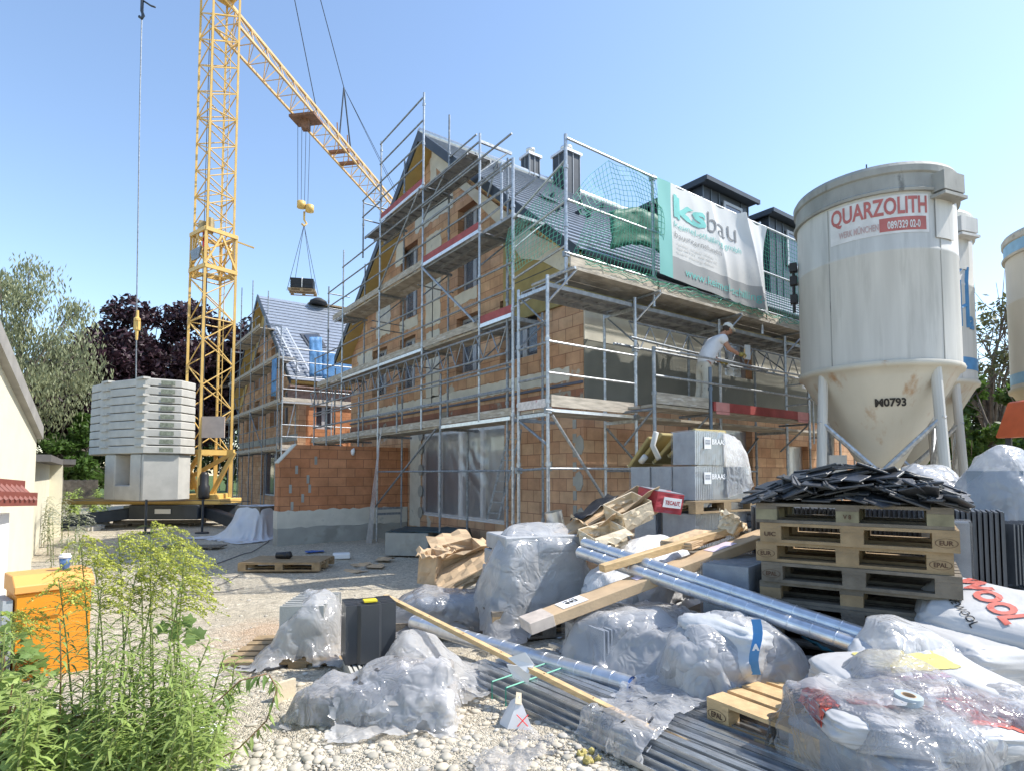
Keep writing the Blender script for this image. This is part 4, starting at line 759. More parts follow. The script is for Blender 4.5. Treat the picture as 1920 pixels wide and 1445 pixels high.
col_('lower_mast',1.12,0,2.55,10.6,1.35,crane,MC); col_('upper_mast',.98,0,9.0,20.2,1.0,crane,MC)
m=MB(); s=.58
for z in(10.6,9.25):
    c=[MC+A[0]*(i*s)+A[1]*(j*s)+Vector((0,0,z)) for i,j in((-1,-1),(1,-1),(1,1),(-1,1))]
    for i in range(4): m.bar(c[i],c[(i+1)%4],.08,.14)
c0=[MC+A[0]*(i*s)+A[1]*(j*s) for i,j in((-1,-1),(1,-1),(1,1),(-1,1))]
for i in range(4):
    a,b=c0[i],c0[(i+1)%4]; mid=(a+b)/2
    m.bar(a+Vector((0,0,9.3)),mid+Vector((0,0,10.5)),.06,.06); m.bar(b+Vector((0,0,9.3)),mid+Vector((0,0,10.5)),.06,.06)
m.bar(c0[2]+Vector((0,0,10.45)),c0[2]+A[1]*.5+A[0]*.3+Vector((0,0,10.3)),.05,.05); m.build('telescoping_collar',yel,crane)
m=MB(); m.prism([MC-A[1]*.66+A[0]*a+Vector((0,0,z)) for a,z in((-.4,9.95),(.4,9.95),(.25,9.55),(-.25,9.55))],A[1]*.05); m.build('gusset_plate',galvd,crane)
m=MB(); m.box(MC-A[1]*.3+A[0]*-.05+Vector((0,0,10.35)),(.16,.16,.7)); m.build('red_ram',mat('red machine paint',(.4,.03,.03),.4),crane)
m=MB()
for z in(10.75,): m.box(MC-A[1]*.3+Vector((0,0,z+.1)),(.5,.4,.3)); m.lathe(MC-A[1]*.3+A[0]*.3+Vector((0,0,z)),[(.14,0),(.14,.35)],12)
m.build('winch',mat('dull brass metal',(.4,.3,.15),.4,.5),crane)
# ladder inside + cables inside mast
lad=MB()
for s_ in(-.16,.16): lad.tube(MC+A[1]*.35+A[0]*s_+Vector((0,0,2.8)),MC+A[1]*.35+A[0]*s_+Vector((0,0,18.8)),.016,6)
for k in range(50): z=2.9+.31*k; lad.tube(MC+A[1]*.35+A[0]*-.16+Vector((0,0,z)),MC+A[1]*.35+A[0]*.16+Vector((0,0,z)),.011,5)
lad.build('access_ladder',yel,crane)
for a,b,r in((-.3,-.1,.035),(-.15,-.3,.014),(.1,-.35,.014)): MB().tube(MC+A[0]*a+A[1]*b+Vector((0,0,2.6)),MC+A[0]*a+A[1]*b+Vector((0,0,19)),r,6).build('mast_cable',rubber,crane)
m=MB(); p=MC-A[1]*.0+A[0]*.6; 
q=on(400,800,t=20.6); m.box(q,(.8,.04,.75),rz=-YAW); m.build('notice_board',mat('faded notice board',(.52,.42,.36),.7,0,.1,5),crane)
# slewing frame: raking legs and platform
zb=1.0; m=MB(); c=[MC+A[0]*(i*.56)+A[1]*(j*.56) for i,j in((-1,-1),(1,-1),(1,1),(-1,1))]
for q in c: m.bar(q+Vector((0,0,zb)),q+Vector((0,0,2.6)),.12,.12)
for z in(2.6,): 
    for i in range(4): m.bar(c[i]+Vector((0,0,z)),c[(i+1)%4]+Vector((0,0,z)),.13,.18)
f_=c[2]+A[1]*.25; f1_=c[1]+A[1]*.35-A[0]*-.1
R_c=CR; apex=MC+R_c*.95+Vector((0,0,2.62))
for a,b in((apex,MC+R_c*.1+Vector((0,0,.95))),(apex,MC-R_c*1.0+Vector((0,0,1.5))),(MC-R_c*.9+Vector((0,0,2.5)),MC-R_c*.2+Vector((0,0,.95))),(MC-R_c*.25+Vector((0,0,2.6)),MC-R_c*1.3+Vector((0,0,.95))),(MC-R_c*1.2+Vector((0,0,2.4)),MC-R_c*.5+Vector((0,0,1.3)))): m.bar(a,b,.13,.13)
m.bar(apex,MC+R_c*-.4+Vector((0,0,2.62)),.14,.2)
m.build('raking_frame',yel,crane)
m=MB(); m.box(MC-R_c*1.9+Vector((0,0,.86)),(5.6,1.6,.18),rz=-YAW); m.box(MC-R_c*.3+Vector((0,0,1.02)),(1.8,1.2,.2),rz=-YAW); m.build('turntable_platform',yel,crane,bevel=.02)
m=MB(); m.lathe(MC+R_c*.25-CF*.7+Vector((0,0,1.0)),[(.17,0),(.19,.1),(.19,.45),(.15,.5),(.15,.85),(.1,.95)],16); m.build('slewing_motor',black,crane,smooth=True)
m=MB(); bc=MC-R_c*1.0
for sx in(-1,1):
    for sy in(-1,1):
        a=bc+R_c*sx*.8+Vector((0,0,.55)); b=bc+R_c*sx*3.1+Vector((sy*.0,0,.3))+CF*sy*1.9
        m.bar(a,b,.28,.38)
m.box(bc+Vector((0,0,.52)),(2.4,1.9,.5),rz=-YAW); m.build('undercarriage',dark,crane,bevel=.02)
m=MB()
for sx in(-1,1):
    for sy in(-1,1): m.lathe(bc+R_c*sx*3.05+CF*sy*1.9,[(.25,0),(.25,.05),(.06,.07),(.06,.35)],12)
m.build('outrigger_foot',dark,crane)
m=MB(); m.box(bc-CF*.98+Vector((0,0,.6)),(.55,.02,.16),rz=-YAW); m.build('data_plate',paper,crane)
# ballast
BC=cw_(262,20.6)
plan=[(165,20.9),(192,20.0),(263,19.1),(267,19.05),(337,19.6),(364,20.3),(352,21.6),(300,22.3),(200,22.2),(168,21.8)]
PP=[cw_(a,b) for a,b in plan]; ctr=sum(PP,Vector())/len(PP)
for k in range(9):
    z=2.5+k*.277; m=MB(); s=1-.002*k
    def ring(zz,sc): return [ctr+(q-ctr)*sc*s+Vector((0,0,zz)) for q in PP]
    r0,r1,r2,r3=ring(z+.012,.985),ring(z+.03,1),ring(z+.235,1),ring(z+.262,.985); n=len(PP); m.add(r0+r1+r2+r3,[(i+a*n,(i+1)%n+a*n,(i+1)%n+(a+1)*n,i+(a+1)*n) for a in range(3) for i in range(n)]+[tuple(range(n))[::-1],tuple(range(3*n,4*n))])
    # raised ribs at the corners, interlocking
    for a,b in((2,.0),(1,0)): q=ctr+(PP[a]-ctr)*.93; m.box(q+Vector((0,0,z+.262)),(.22,.5,.07),rz=rad(20))
    o=m.build('ballast_slab',conc,crane)
    g=MB(); a,b=PP[3],PP[4]; d=(b-a); nn=Vector((d.y,-d.x,0)).normalized()*1.0; nn=nn if nn.dot(ctr-a)<0 else -nn
    for t0,t1 in((.42,.8),): p0=a+d*t0+nn*.004; p1=a+d*t1+nn*.004; g.add([p0+Vector((0,0,z+.06)),p1+Vector((0,0,z+.06)),p1+Vector((0,0,z+.2)),p0+Vector((0,0,z+.2))],[(0,1,2,3)])
    g.build('cast_recess',MATS.get('recess') or mat('recess',(.2,.22,.17),.9,0,.4,20),o,fix=False)
m=MB(); zz=.96
for (a,b,t0,t1) in((1,2,0.0,.28),(1,2,.72,1.0),(3,4,0,1.0),(4,5,0,.9)):
    p,q=PP[a]*1,PP[b]*1; s0,s1=p.lerp(q,t0),p.lerp(q,t1); ii=(ctr-(s0+s1)/2).normalized()*.55; sh2=(ctr-s0)*.05
    m.prism([s0+sh2+Vector((0,0,zz)),s1+sh2+Vector((0,0,zz)),s1+sh2+ii+Vector((0,0,zz)),s0+sh2+ii+Vector((0,0,zz))],(0,0,1.53))
s0,s1=PP[1].lerp(PP[2],.27),PP[1].lerp(PP[2],.73); ii=(ctr-(s0+s1)/2).normalized()*.5; off_=(ctr-s0)*.055
m.prism([s0+off_+Vector((0,0,zz)),s1+off_+Vector((0,0,zz)),s1+ii+off_+Vector((0,0,zz)),s0+ii+off_+Vector((0,0,zz))],(0,0,.5))
s0,s1=PP[7],PP[8]; m.prism([s0+Vector((0,0,zz)),s1+Vector((0,0,zz)),s1+(ctr-s1)*.3+Vector((0,0,zz)),s0+(ctr-s0)*.3+Vector((0,0,zz))],(0,0,1.53)); m.build('ballast_block',conc,crane,bevel=.03)
# jib
jd=(CR*.181+Vector((CF.x,CF.y,0)).normalized()*.983).normalized(); js=Vector((0,0,1)).cross(jd).normalized(); JZ=19.0; J0=MC+jd*.3
m=MB(); Lj=34; w_=.5
ch=[J0-js*w_+Vector((0,0,JZ)),J0+js*w_+Vector((0,0,JZ)),J0+Vector((0,0,JZ+1.05))]
for c_ in ch[:2]: m.bar(c_,c_+jd*Lj,.09,.09)
m.bar(ch[2],ch[2]+jd*Lj,.11,.11)
for k in range(32):
    a=k*Lj/32; b=(k+.5)*Lj/32; e=(k+1)*Lj/32
    for c_ in ch[:2]: m.tube(c_+jd*a,ch[2]+jd*b,.022,5); m.tube(ch[2]+jd*b,c_+jd*e,.022,5)
    m.tube(ch[0]+jd*a,ch[1]+jd*a,.02,5); m.tube(ch[0]+jd*a,ch[1]+jd*e,.016,5)
m.build('jib',mat('sun-bleached crane paint',(.62,.42,.2),.5,0,.1,3),crane)
m=MB(); m.box(MC+Vector((0,0,20.6)),(1.3,1.3,.8),rz=rad(17)); m.build('slewing_head',yel,crane)
def jp(d,up=0,s=0): return J0+jd*d+js*s+Vector((0,0,JZ+up))
d1=6.2; d2=10.0
for s in(-.35,.35): MB().tube(jp(0,14,s*.3),jp(d1+1,1.1,s*.5),.02,5).build('pendant_rope',rubber,crane) if s>0 else MB().tube(jp(0,14,-.1),jp(9.7,4.0),.02,5).build('pendant_rope',rubber,crane)
m=MB(); 
for d in(9.3,10.6): m.tube(jp(d,1.1),jp(9.7,4.0),.04,6)
m.build('strut_post',dark,crane)
for s in(-.1,.1): MB().tube(jp(9.7,4.0),jp(20+s*14,1.1,s),.014,5).build('pendant_rope',rubber,crane)
for d in(9.2,10.4): b=MB(); b.bar(jp(d,.1,-.6),jp(d,.1,.6),.25,.12); b.bar(jp(d,.1,0),jp(d-.2,1.6,0),.05,.05); b.build('jib_joint',mat('rusty joint',(.28,.13,.07),.7),crane)
TD=5.9; tq=jp(TD)
m=MB(); m.box(tq+Vector((0,0,-.12)),(1.3,.9,.12),rz=-YAW-rad(10)); m.box(tq+Vector((0,0,-.4)),(.35,.3,.5),rz=-YAW); m.build('trolley',mat('rusty trolley',(.22,.12,.08),.7,0,.3,8),crane)
hk=on(583,392,t=(tq.dot(CF)-0)); hk=Vector((tq.x,tq.y,hk.z))
for a,b in((-.4,-.1),(-.2,-.05),(0,.05),(.2,.12)): MB().tube(tq+CR*a+Vector((0,0,-.3)),hk+CR*(a*.8),.012,5).build('hoist_rope',rubber,crane)
m=MB(); m.lathe(hk+Vector((-.15,0,0)),[(.0,-.2),(.2,-.15),(.2,.15),(0,.2)],12); m.lathe(hk+CR*.25+Vector((0,0,-.15)),[(.0,-.2),(.2,-.15),(.2,.15),(0,.2)],12); m.path([hk+Vector((0,0,-.3)),hk+Vector((0,0,-.7)),hk+Vector((.12,0,-.85)),hk+Vector((0,0,-1.0)),hk+Vector((-.12,0,-.9))],.05,8); m.build('hook_block',yel,crane,smooth=True)
lz=on(583,552,t=tq.dot(CF)).z
ldp=Vector((tq.x,tq.y,lz))
def pallet_mb(wd=1.2,dp=.8,nd=5,sag=0):
    """EUR pallet, centre at origin, top at z=0"""
    b=MB(); 
    for i in range(nd): y=-dp/2+.0725+(dp-.145)*i/(nd-1); b.box((0,y,-.011),(wd,.145 if i%2==0 else .1,.022))
    for x in(-wd/2+.0725,0,wd/2-.0725): b.box((x,0,-.033),(.145,dp,.021))
    for y in(-dp/2+.05,0,dp/2-.05): b.box((0,y,-.133),(wd,.1 if y else .145,.022))
    k=MB()
    for x in(-wd/2+.0725,0,wd/2-.0725):
        for y in(-dp/2+.05,0,dp/2-.05): k.box((x,y,-.083),(.145 if x else .14,.1 if y else .14,.077))
    return b,k
def xf(mb,M):
    mb.v=[tuple(M@Vector(v)) for v in mb.v]; return mb
def pallet(loc,rz,label,m=woodp,mb_=None,tilt=(0,0),group='wooden transport pallets',name='pallet',wd=1.2,dp=.8):
    t=T(name,label,'pallet',loc,rz,group); t.rotation_euler=(tilt[0],tilt[1],rz); M=mw(t); b,k=pallet_mb(wd,dp); xf(b,M).build('deck_board',m,t)
    for i in range(9): g=MB(); g.add(k.v[i*8:i*8+8],[tuple(a-i*8 for a in f) for f in k.f[i*6:i*6+6]]); xf(g,M).build('spacer_block',mb_ or m,t)
    return t
pt=pallet(ldp,-YAW+.2,'pallet hanging in the air from the crane hook, loaded with dark tiles')
t=T('tile_pack','dark strapped roof tiles riding on the pallet that hangs from the crane','roof tiles',ldp+Vector((0,0,.01)),-YAW+.2)
M=mw(t)
for s in(-1,1):
    m=MB()
    for k in range(9): m.box((s*.28+uni(-.01,.01),uni(-.02,.02),.03+.055*k),(.48,.62,.05))
    xf(m,M).build('tile_stack',black,t)
m=MB(); m.box((0,0,.3),(.03,.66,.5)); xf(m,M).build('strap',white,t)
m=MB(); hb=hk+Vector((0,0,-.95))
for s in(-1,1):
    for r in(-1,1): m.tube(hb,ldp+CR*s*.62+Vector((CF.x,CF.y,0))*r*.35+Vector((0,0,-.1)),.012,5)
tag(m.build('lifting_sling',rubber),'four-legged lifting sling between the crane hook and the hanging pallet','sling')
# long vertical rope in front
p0=on(268,-60,t=19.8); p1=on(255,712,t=19.8)
rp=T('crane_rope','long grey wire rope with a small yellow swivel running down to the ballast slabs','wire rope',p1)
m=MB(); m.path([p1,on(256.5,560,t=19.8),on(259,400,t=19.8),on(262,200,t=19.8),p0],.022,6); m.build('rope',galvd,rp)
s=on(257,610,t=19.75); m=MB(); m.box(s,(.16,.12,.32),rz=-YAW); m.lathe(s+Vector((0,0,.15)),[(.1,0),(.1,.08),(.05,.12),(.04,.35)],10); m.lathe(s+Vector((0,0,-.5)),[(.035,0),(.05,.3),(.09,.34),(.09,.42)],10); m.build('swivel',yel,rp,smooth=False)
s=on(266,22,t=19.8); m=MB(); m.path([s+Vector((0,0,.5)),s+Vector((0,0,.0)),s+CR*.06+Vector((0,0,-.15)),s+Vector((0,0,-.25)),s-CR*.08+Vector((0,0,-.18))],.05,8); m.path([s+Vector((0,0,.4)),s+CR*.3+Vector((0,0,.2)),s+CR*.45+Vector((0,0,.15))],.03,6); m.build('hook',dark,rp,smooth=True)
# ================================================================ silos
SW=mat('silo paint',(.52,.51,.48),.55,0,.1,1.6,.06,30,col2=(.36,.355,.33),c2s=1.5,c2t=.54,c2w=.25,stretch=(3.5,3.5,.35))
SC_=mat('rusty silo cone',(.52,.49,.42),.5,0,.08,1.5,.08,30,col2=(.36,.2,.09),c2s=2.0,c2t=.575,c2w=.16,stretch=(1.3,1.3,.55))
SR=mat('dirty grey silo rim',(.3,.3,.28),.7,0,.2,3,.1,30,col2=(.17,.17,.16),c2s=4,c2t=.6,stretch=(1,1,.4))
blue=mat('silo blue',(.07,.22,.42),.5); blue2=mat('pale blue band',(.22,.4,.55),.5)
def cylpt(c,r,th,z): return Vector((c.x+r*math.cos(th),c.y+r*math.sin(th),z))
def curvetext(m_,txt,c,r,th0,z0,size,bold=0,wid=None,slope=0):
    m_2=MB(); puttext(m_2,txt,size,lambda x,y: cylpt(c,r,th0+x/r,z0+y+slope*x),bold,maxedge=.06,wid=wid); m_.add(m_2.v,m_2.f)
def band(c,r,t0,t1,z0,z1,n=24,sl=0): g=MB(); g.grid([[cylpt(c,r,t0+(t1-t0)*i/n,z+sl*i/n) for z in(z0,z1)] for i in range(n+1)]); return g
def silo(px,t,zb,zt,label,R0=1.22,body=SW,cone=SC_,rim=SR,group='mortar silos',legrot=0,hat=False):
    c=cw_(px,t); s=T('mortar_silo',label,'silo',c,0,group); hh=zt-zb
    m=MB(); m.lathe(c,[(R0,zb),(R0,zb+hh*.55),(R0+.008,zb+hh*.555),(R0+.008,zb+hh*.565),(R0,zb+hh*.57),(R0,zt-.5)],64,cap=False); m.build('drum',body,s,smooth=True)
    m=MB(); m.lathe(c,[(R0+.002,zt-.5),(R0+.05,zt-.5),(R0+.06,zt-.46),(R0+.02,zt-.43),(R0+.015,zt-.2),(R0+.05,zt-.18),(R0+.055,zt-.08),(R0+.02,zt-.02),(R0-.15,zt+.04),(.3,zt+.18),(0.01,zt+.2)],64,cap=False); m.build('rim',rim,s,smooth=False)
    m=MB(); m.lathe(c,[(R0+.03,zb+.04),(R0+.045,zb),(R0+.03,zb-.05),(R0-.02,zb-.06),(R0-.1,zb-.2),(.3,zb-1.65),(.16,zb-1.8),(.16,zb-2.0)],64,cap=False); m.build('cone',cone,s,smooth=True)
    av=math.atan2(-c.y,-c.x)
    for a_ in(-.55,.85): g=MB(); p_=cylpt(c,R0+.002,av+a_,(zb+zt-.5)/2); g.box(p_,(.01,.014,hh-.55),rz=av+a_); g.build('weld_seam',rim,s)
    for k in range(4):
        th=av+PI/4+k*PI/2+legrot; a=cylpt(c,R0-.1,th,zb-.05); b=cylpt(c,R0+.1,th,.02); g=MB(); g.tube(a,b,.08,12); g.lathe(b,[(.2,-.02),(.2,.02)],12); o=g.build('leg',SW,s,smooth=False)
    for k in range(4):
        th=av+PI/4+k*PI/2+legrot; th2=th+PI/2
        g=MB(); mid=cylpt(c,R0*.62,(th+th2)/2,zb-1.75); g.tube(cylpt(c,R0,th,zb-.85),mid,.045,8); g.tube(cylpt(c,R0,th2,zb-.85),mid,.045,8); g.build('cross_brace',galv,s)
    m=MB(); m.lathe(c,[(.2,zb-2.3),(.2,zb-1.95),(.26,zb-1.93),(.26,zb-1.88)],16); m.build('outlet_valve',dark,s)
    th=av+rad(54)
    g=MB(); p=cylpt(c,R0+.05,th,zt-.38); g.box(p,(.25,.5,.3),rz=th); g.box(p+Vector((0,0,-.22)),(.3,.55,.05),rz=th); o=g.build('lifting_bracket',rim if not hat else body,s)
    g=MB(); g.add(band(c,R0+.012,th-.17,th+.17,zt-1.25,zt-.55,8).v,band(c,R0+.012,th-.17,th+.17,zt-1.25,zt-.55,8).f); g.build('reinforcing_plate',body,s,solid=.01)
    return s,c,av,R0
s1,c1,av,R0=silo(1651,10.35,3.6,6.85,'largest near mortar silo, white with faded red lettering, a grey rim and a rusty cone')
# legs in the photo: one left-front, one right-front; lettering
sr=mat('faded red lettering',(.42,.13,.12),.6,0,.15,5); sl_=mat('sticker white',(.62,.61,.6),.5)
ZL=5.96
g=band(c1,R0+.004,av-.52,av+.68,ZL-.28,ZL+.34,20); g.build('name_sticker',sl_,s1,fix=False,smooth=True)
g=band(c1,R0+.007,av+.08,av+.64,ZL-.24,ZL-.02,12); g.build('red_strip',sr,s1,fix=False,smooth=True)
g=MB(); curvetext(g,'QUARZOLITH',c1,R0+.009,av-.5,ZL+.04,.38,.01,wid=1.42); g.build('lettering',sr,s1,fix=False)
g=MB(); curvetext(g,'089/329 02-0',c1,R0+.011,av+.17,ZL-.2,.17,.004,wid=.48); g.build('lettering',sl_,s1,fix=False)
g=MB(); curvetext(g,'WERK MÜNCHEN',c1,R0+.011,av-.40,ZL-.2,.15,.003,wid=.58); g.build('lettering',mat('faded pink',(.5,.36,.35),.6),s1,fix=False)
g=MB()
def conept(a,b):
    zz=2.95+b; rr=.3+(R0-.1-.3)*(zz-(3.6-1.65))/1.45; th=av-.05+a/rr*1.0; return cylpt(c1,rr+.015,th,zz)
puttext(g,'M0793',.17,conept,.006,maxedge=.06,wid=.44); g.build('lettering',black,s1,fix=False)
g=MB()
for k,(dz) in enumerate((.0,.35,.6)): p=cylpt(c1,R0+.08,av-rad(80),5.1+dz); g.box(p,(.14,.12,.16),rz=av); g.tube(p,p+Vector((0,0,-.25)),.03,6)
g.build('hinge_fitting',rubber,s1)
g=MB(); p=cylpt(c1,.75,av-rad(75),2.0); g.box(p,(.4,.3,.35),rz=av+.5); g.box(p+Vector((.1,-.1,-.3)),(.16,.16,.3)); g.build('valve_box',SW,s1)
g=MB(); p=cylpt(c1,R0-.6,av-rad(5),6.95); g.tube(p,p+Vector((0,0,.22)),.012,6); g.build('vent_rod',dark,s1)
s2,c2,av2,_=silo(1709,12.9,3.72,7.25,'white mortar silo half hidden behind the largest one, blue emblem and blue band',hat=True,rim=mat('white silo hood',(.6,.58,.52),.55,0,.08,3,col2=(.4,.38,.34),c2s=3,c2t=.6))
band(c2,R0+.006,av2-1.2,av2+1.6,3.95,4.2,30).build('blue_band',blue,s2,fix=False,smooth=True)
g=MB(); 
def emb(pts,wd):
    q=MB(); q2=[cylpt(c2,R0+.012,av2+x/R0,z) for x,z in pts]
    for a,b in zip(q2[:-1],q2[1:]):
        d=(b-a).normalized(); n_=Vector((math.cos(av2),math.sin(av2),0)); sd=d.cross(n_).normalized()*wd/2; q.add([a-sd,b-sd,b+sd,a+sd],[(0,1,2,3)])
    g.add(q.v,q.f)
e0=.94
for sh2_,w2 in(([(.30,5.98),(.16,5.75),(.02,5.4),(.16,5.2),(.3,5.1)],.05),([(.38,6.0),(.38,5.05)],.14),([(.66,6.3),(.62,6.0),(.62,5.05)],.09),([(.38,5.45),(.66,5.55)],.1),([(.3,6.05),(.5,6.25),(.7,6.35)],.05)): emb([(e0-.35+x,z-.25) for x,z in sh2_],w2)
g.build('emblem',blue,s2,fix=False)
g=MB(); curvetext(g,'a',c2,R0+.012,av2+(e0+.34)/R0,4.8,.5,.02); g.build('lettering',blue,s2,fix=False)
s3,c3,av3,_=silo(2050,11.9,3.6,6.93,'beige mortar silo at the right edge with pale blue bands round top and bottom',body=mat('beige silo paint',(.55,.52,.44),.55,0,.07,1.2,.06,30,col2=(.4,.32,.2),c2s=3,c2t=.66,stretch=(2,2,.7)),cone=mat('beige cone',(.5,.44,.3),.6,0,.1,2,col2=(.35,.28,.15),c2s=3,c2t=.62),rim=mat('worn silo rim',(.42,.4,.34),.6,0,.15,4,col2=(.2,.18,.15),c2s=3,c2t=.62))
for z0,z1 in((3.72,3.95),(6.46,6.73)): band(c3,R0+.024 if z0>5 else R0+.006,av3-1.4,av3+1.4,z0,z1,30).build('blue_band',blue2,s3,fix=False,smooth=True)
band(c3,R0+.006,av3-.72,av3-.68,4.0,4.9,3).build('level_stripe',blue2,s3,fix=False)
# red machine behind
q=cw_(1995,9.6,2.38); m=MB(); rm=T('mortar_mixer','orange-red mixing machine hood with dark motor under the beige silo','mixing machine',(q.x,q.y,0))
fr=Vector((CF.x,CF.y,0)).normalized()
m.prism([q+CR*a+Vector((0,0,b)) for a,b in((-.38,.1),(-.12,.75),(.9,.8),(.9,.45),(.0,.42),(-.1,.1))],fr*.9); m.build('hood',mat('orange red machine paint',(.6,.13,.05),.4,0,.1,4),rm,bevel=.03)
m=MB(); m.tube(q+CR*.15+Vector((0,0,.25))-fr*.0,q+CR*1.1+Vector((0,0,.25)),.16,14); m.build('motor',black,rm); m=MB()
for a in(-.2,.8): m.bar(q+CR*a+fr*.2+Vector((0,0,.2)),q+CR*a+fr*.2+Vector((0,0,-1.7)),.08,.08); m.bar(q+CR*a+fr*.8+Vector((0,0,.2)),q+CR*a+fr*.8+Vector((0,0,-1.7)),.08,.08)
m.build('stand',dark,rm)
# ================================================================ garages on the left
gc=-1
def camp(x,y,z=0): return CR*x+fr*y+Vector((0,0,z))
# near cream garage: wall along the view direction
ga=T('garage','cream rendered garage with a sloping grey roof edge at the left border','garage',camp(-6.2,7))
def gpt(px,y_px,t): q=on(px,y_px,t=t); return q
tA,tB=5.6,9.0 # wall plane: right side wall seen obliquely from px -40 to 75
pA=cw_(-140,5.2); pB=cw_(66,9.3)
zA=on(0,632,t=6.7).z
wd=(pB-pA).normalized(); nL=Vector((-wd.y,wd.x,0)); nL=nL if nL.dot(CR)<0 else -nL
tot=(pB-pA).length
def wz(s): # roof height along wall, matched at two places
    return za_+(zb_-za_)*s/tot
def s_at(px): # param along wall for a picture column
    lo,hi=0,tot
    for _ in range(30):
        mid=(lo+hi)/2; q=pA+wd*mid; x=PCX+FPX*q.dot(CR)/q.dot(CF)
        if x<px: lo=mid
        else: hi=mid
    return lo
sa,sb=s_at(0),s_at(66); qa,qb=pA+wd*sa,pA+wd*sb
za=on(0,698,t=qa.dot(CF)).z; zb2=on(66,822,t=qb.dot(CF)).z; za_=za-(zb2-za)/(sb-sa)*sa; zb_=zb2
m=MB(); m.prism([pA+Vector((0,0,-.2)),pB+Vector((0,0,-.2)),pB+Vector((0,0,zb_)),pA+Vector((0,0,za_))],nL*3.0); m.build('wall',rend,ga)
m=MB(); m.add([pA+Vector((0,0,za_))-nL*.12-wd*.1,pB+Vector((0,0,zb_))-nL*.08+wd*.02,pB+Vector((0,0,zb_+.2))-nL*.08+wd*.02,pA+Vector((0,0,za_+.27))-nL*.12-wd*.1]+[q for q in(pA+Vector((0,0,za_))+nL*3.1-wd*.1,pB+Vector((0,0,zb_))+nL*3.1+wd*.1,pB+Vector((0,0,zb_+.2))+nL*3.1+wd*.1,pA+Vector((0,0,za_+.27))+nL*3.1-wd*.1)],[(0,1,2,3),(7,6,5,4),(0,4,5,1),(1,5,6,2),(2,6,7,3),(3,7,4,0)]); m.build('roof_edge',mat('grey fibre cement',(.3,.29,.27),.8,0,.15,4),ga)
m=MB(); q0=on(-60,905,t=5.2); q1=on(34,911,t=6.3); 
for k in range(9):
    a=q0.lerp(q1,k/9); b=q0.lerp(q1,(k+1)/9); m.path([a+Vector((0,0,0)),a+(b-a)*.1+Vector((0,0,.04)),a+(b-a)*.1+nL*-.18+Vector((0,0,-.16))],.03,6)
m.bar(q0,q1,.12,.12); m.bar(q0-nL*.1+Vector((0,0,-.14)),q1-nL*.1+Vector((0,0,-.14)),.14,.14); m.build('tile_canopy',mat('dark red clay canopy',(.2,.06,.045),.6),ga)
g0=on(-60,1000,t=5.2); m=MB(); m.box(Vector((0,0,0)),(.01,.01,.01)); 
q2=on(-60,1080,t=5.25); q3=on(18,960,t=6.0)
m=MB(); m.prism([Vector((q2.x,q2.y,0)),Vector((q3.x,q3.y,0)),Vector((q3.x,q3.y,1.45)),Vector((q2.x,q2.y,1.4))],nL*.1); m.build('white_gate',white,ga)
g2=T('garage','low cream outbuilding with a small grey roof behind the nearer garage','garage',cw_(95,15))
p0,p1=cw_(60,12.2),cw_(93,17.0); d=(p1-p0); nl=Vector((-d.y,d.x,0)).normalized(); nl=nl if nl.dot(CR)<0 else -nl
m=MB(); m.prism([p0+Vector((0,0,-.1)),p1+Vector((0,0,-.1)),p1+Vector((0,0,2.1)),p0+Vector((0,0,2.1))],nl*3); p2=cw_(119,24); p3=p1-nl*.3; m.prism([p3,p2,p2+Vector((0,0,2.1)),p3+Vector((0,0,2.1))],nl*2); m.build('wall',rend,g2)
m=MB(); m.prism([p0-nl*.3+Vector((0,0,2.1)),p1-nl*.3+Vector((0,0,2.1)),p1-nl*.3+Vector((0,0,2.25)),p0-nl*.3+Vector((0,0,2.25))],nl*3.5); m.prism([p3-nl*.3+Vector((0,0,2.12)),p2-nl*.3+Vector((0,0,2.12)),p2-nl*.3+Vector((0,0,2.27)),p3-nl*.3+Vector((0,0,2.27))],nl*2.6); m.build('roof',mat('dark roofing felt',(.14,.13,.12),.9),g2)
# fence behind
ff=T('board_fence','dark weathered board fence under the far trees left of the crane','fence',cw_(150,32))
for k in range(30): p=cw_(118+k*2.2,31+.05*k); m=MB(); m.box(p+Vector((0,0,.75)),(.14,.03,1.5+uni(-.06,.06)),rz=-YAW+uni(-.05,.05)); m.build('board',woodg,ff)
m=MB()
for z in(.4,1.2): m.bar(cw_(116,31.1,z),cw_(186,32.6,z),.05,.08)
m.build('fence_rail',woodg,ff)
# temporary site barrier in front of the crane
br_=T('barrier_rope','thin site barrier of two slim posts with a line across in front of the crane','barrier',cw_(276,18.3))
for px in(276,382): m=MB(); q=cw_(px,18.2); m.tube(q,q+Vector((0,0,1.05)),.035,8); m.lathe(q,[(.2,0),(.2,.05),(.05,.06)],10); m.build('post',dark,br_)
m=MB(); m.path([cw_(140,18.6,1.0),cw_(276,18.2,1.0),cw_(382,18.2,1.02),cw_(470,18.4,.98)],.012,5); m.build('line',dark,br_)
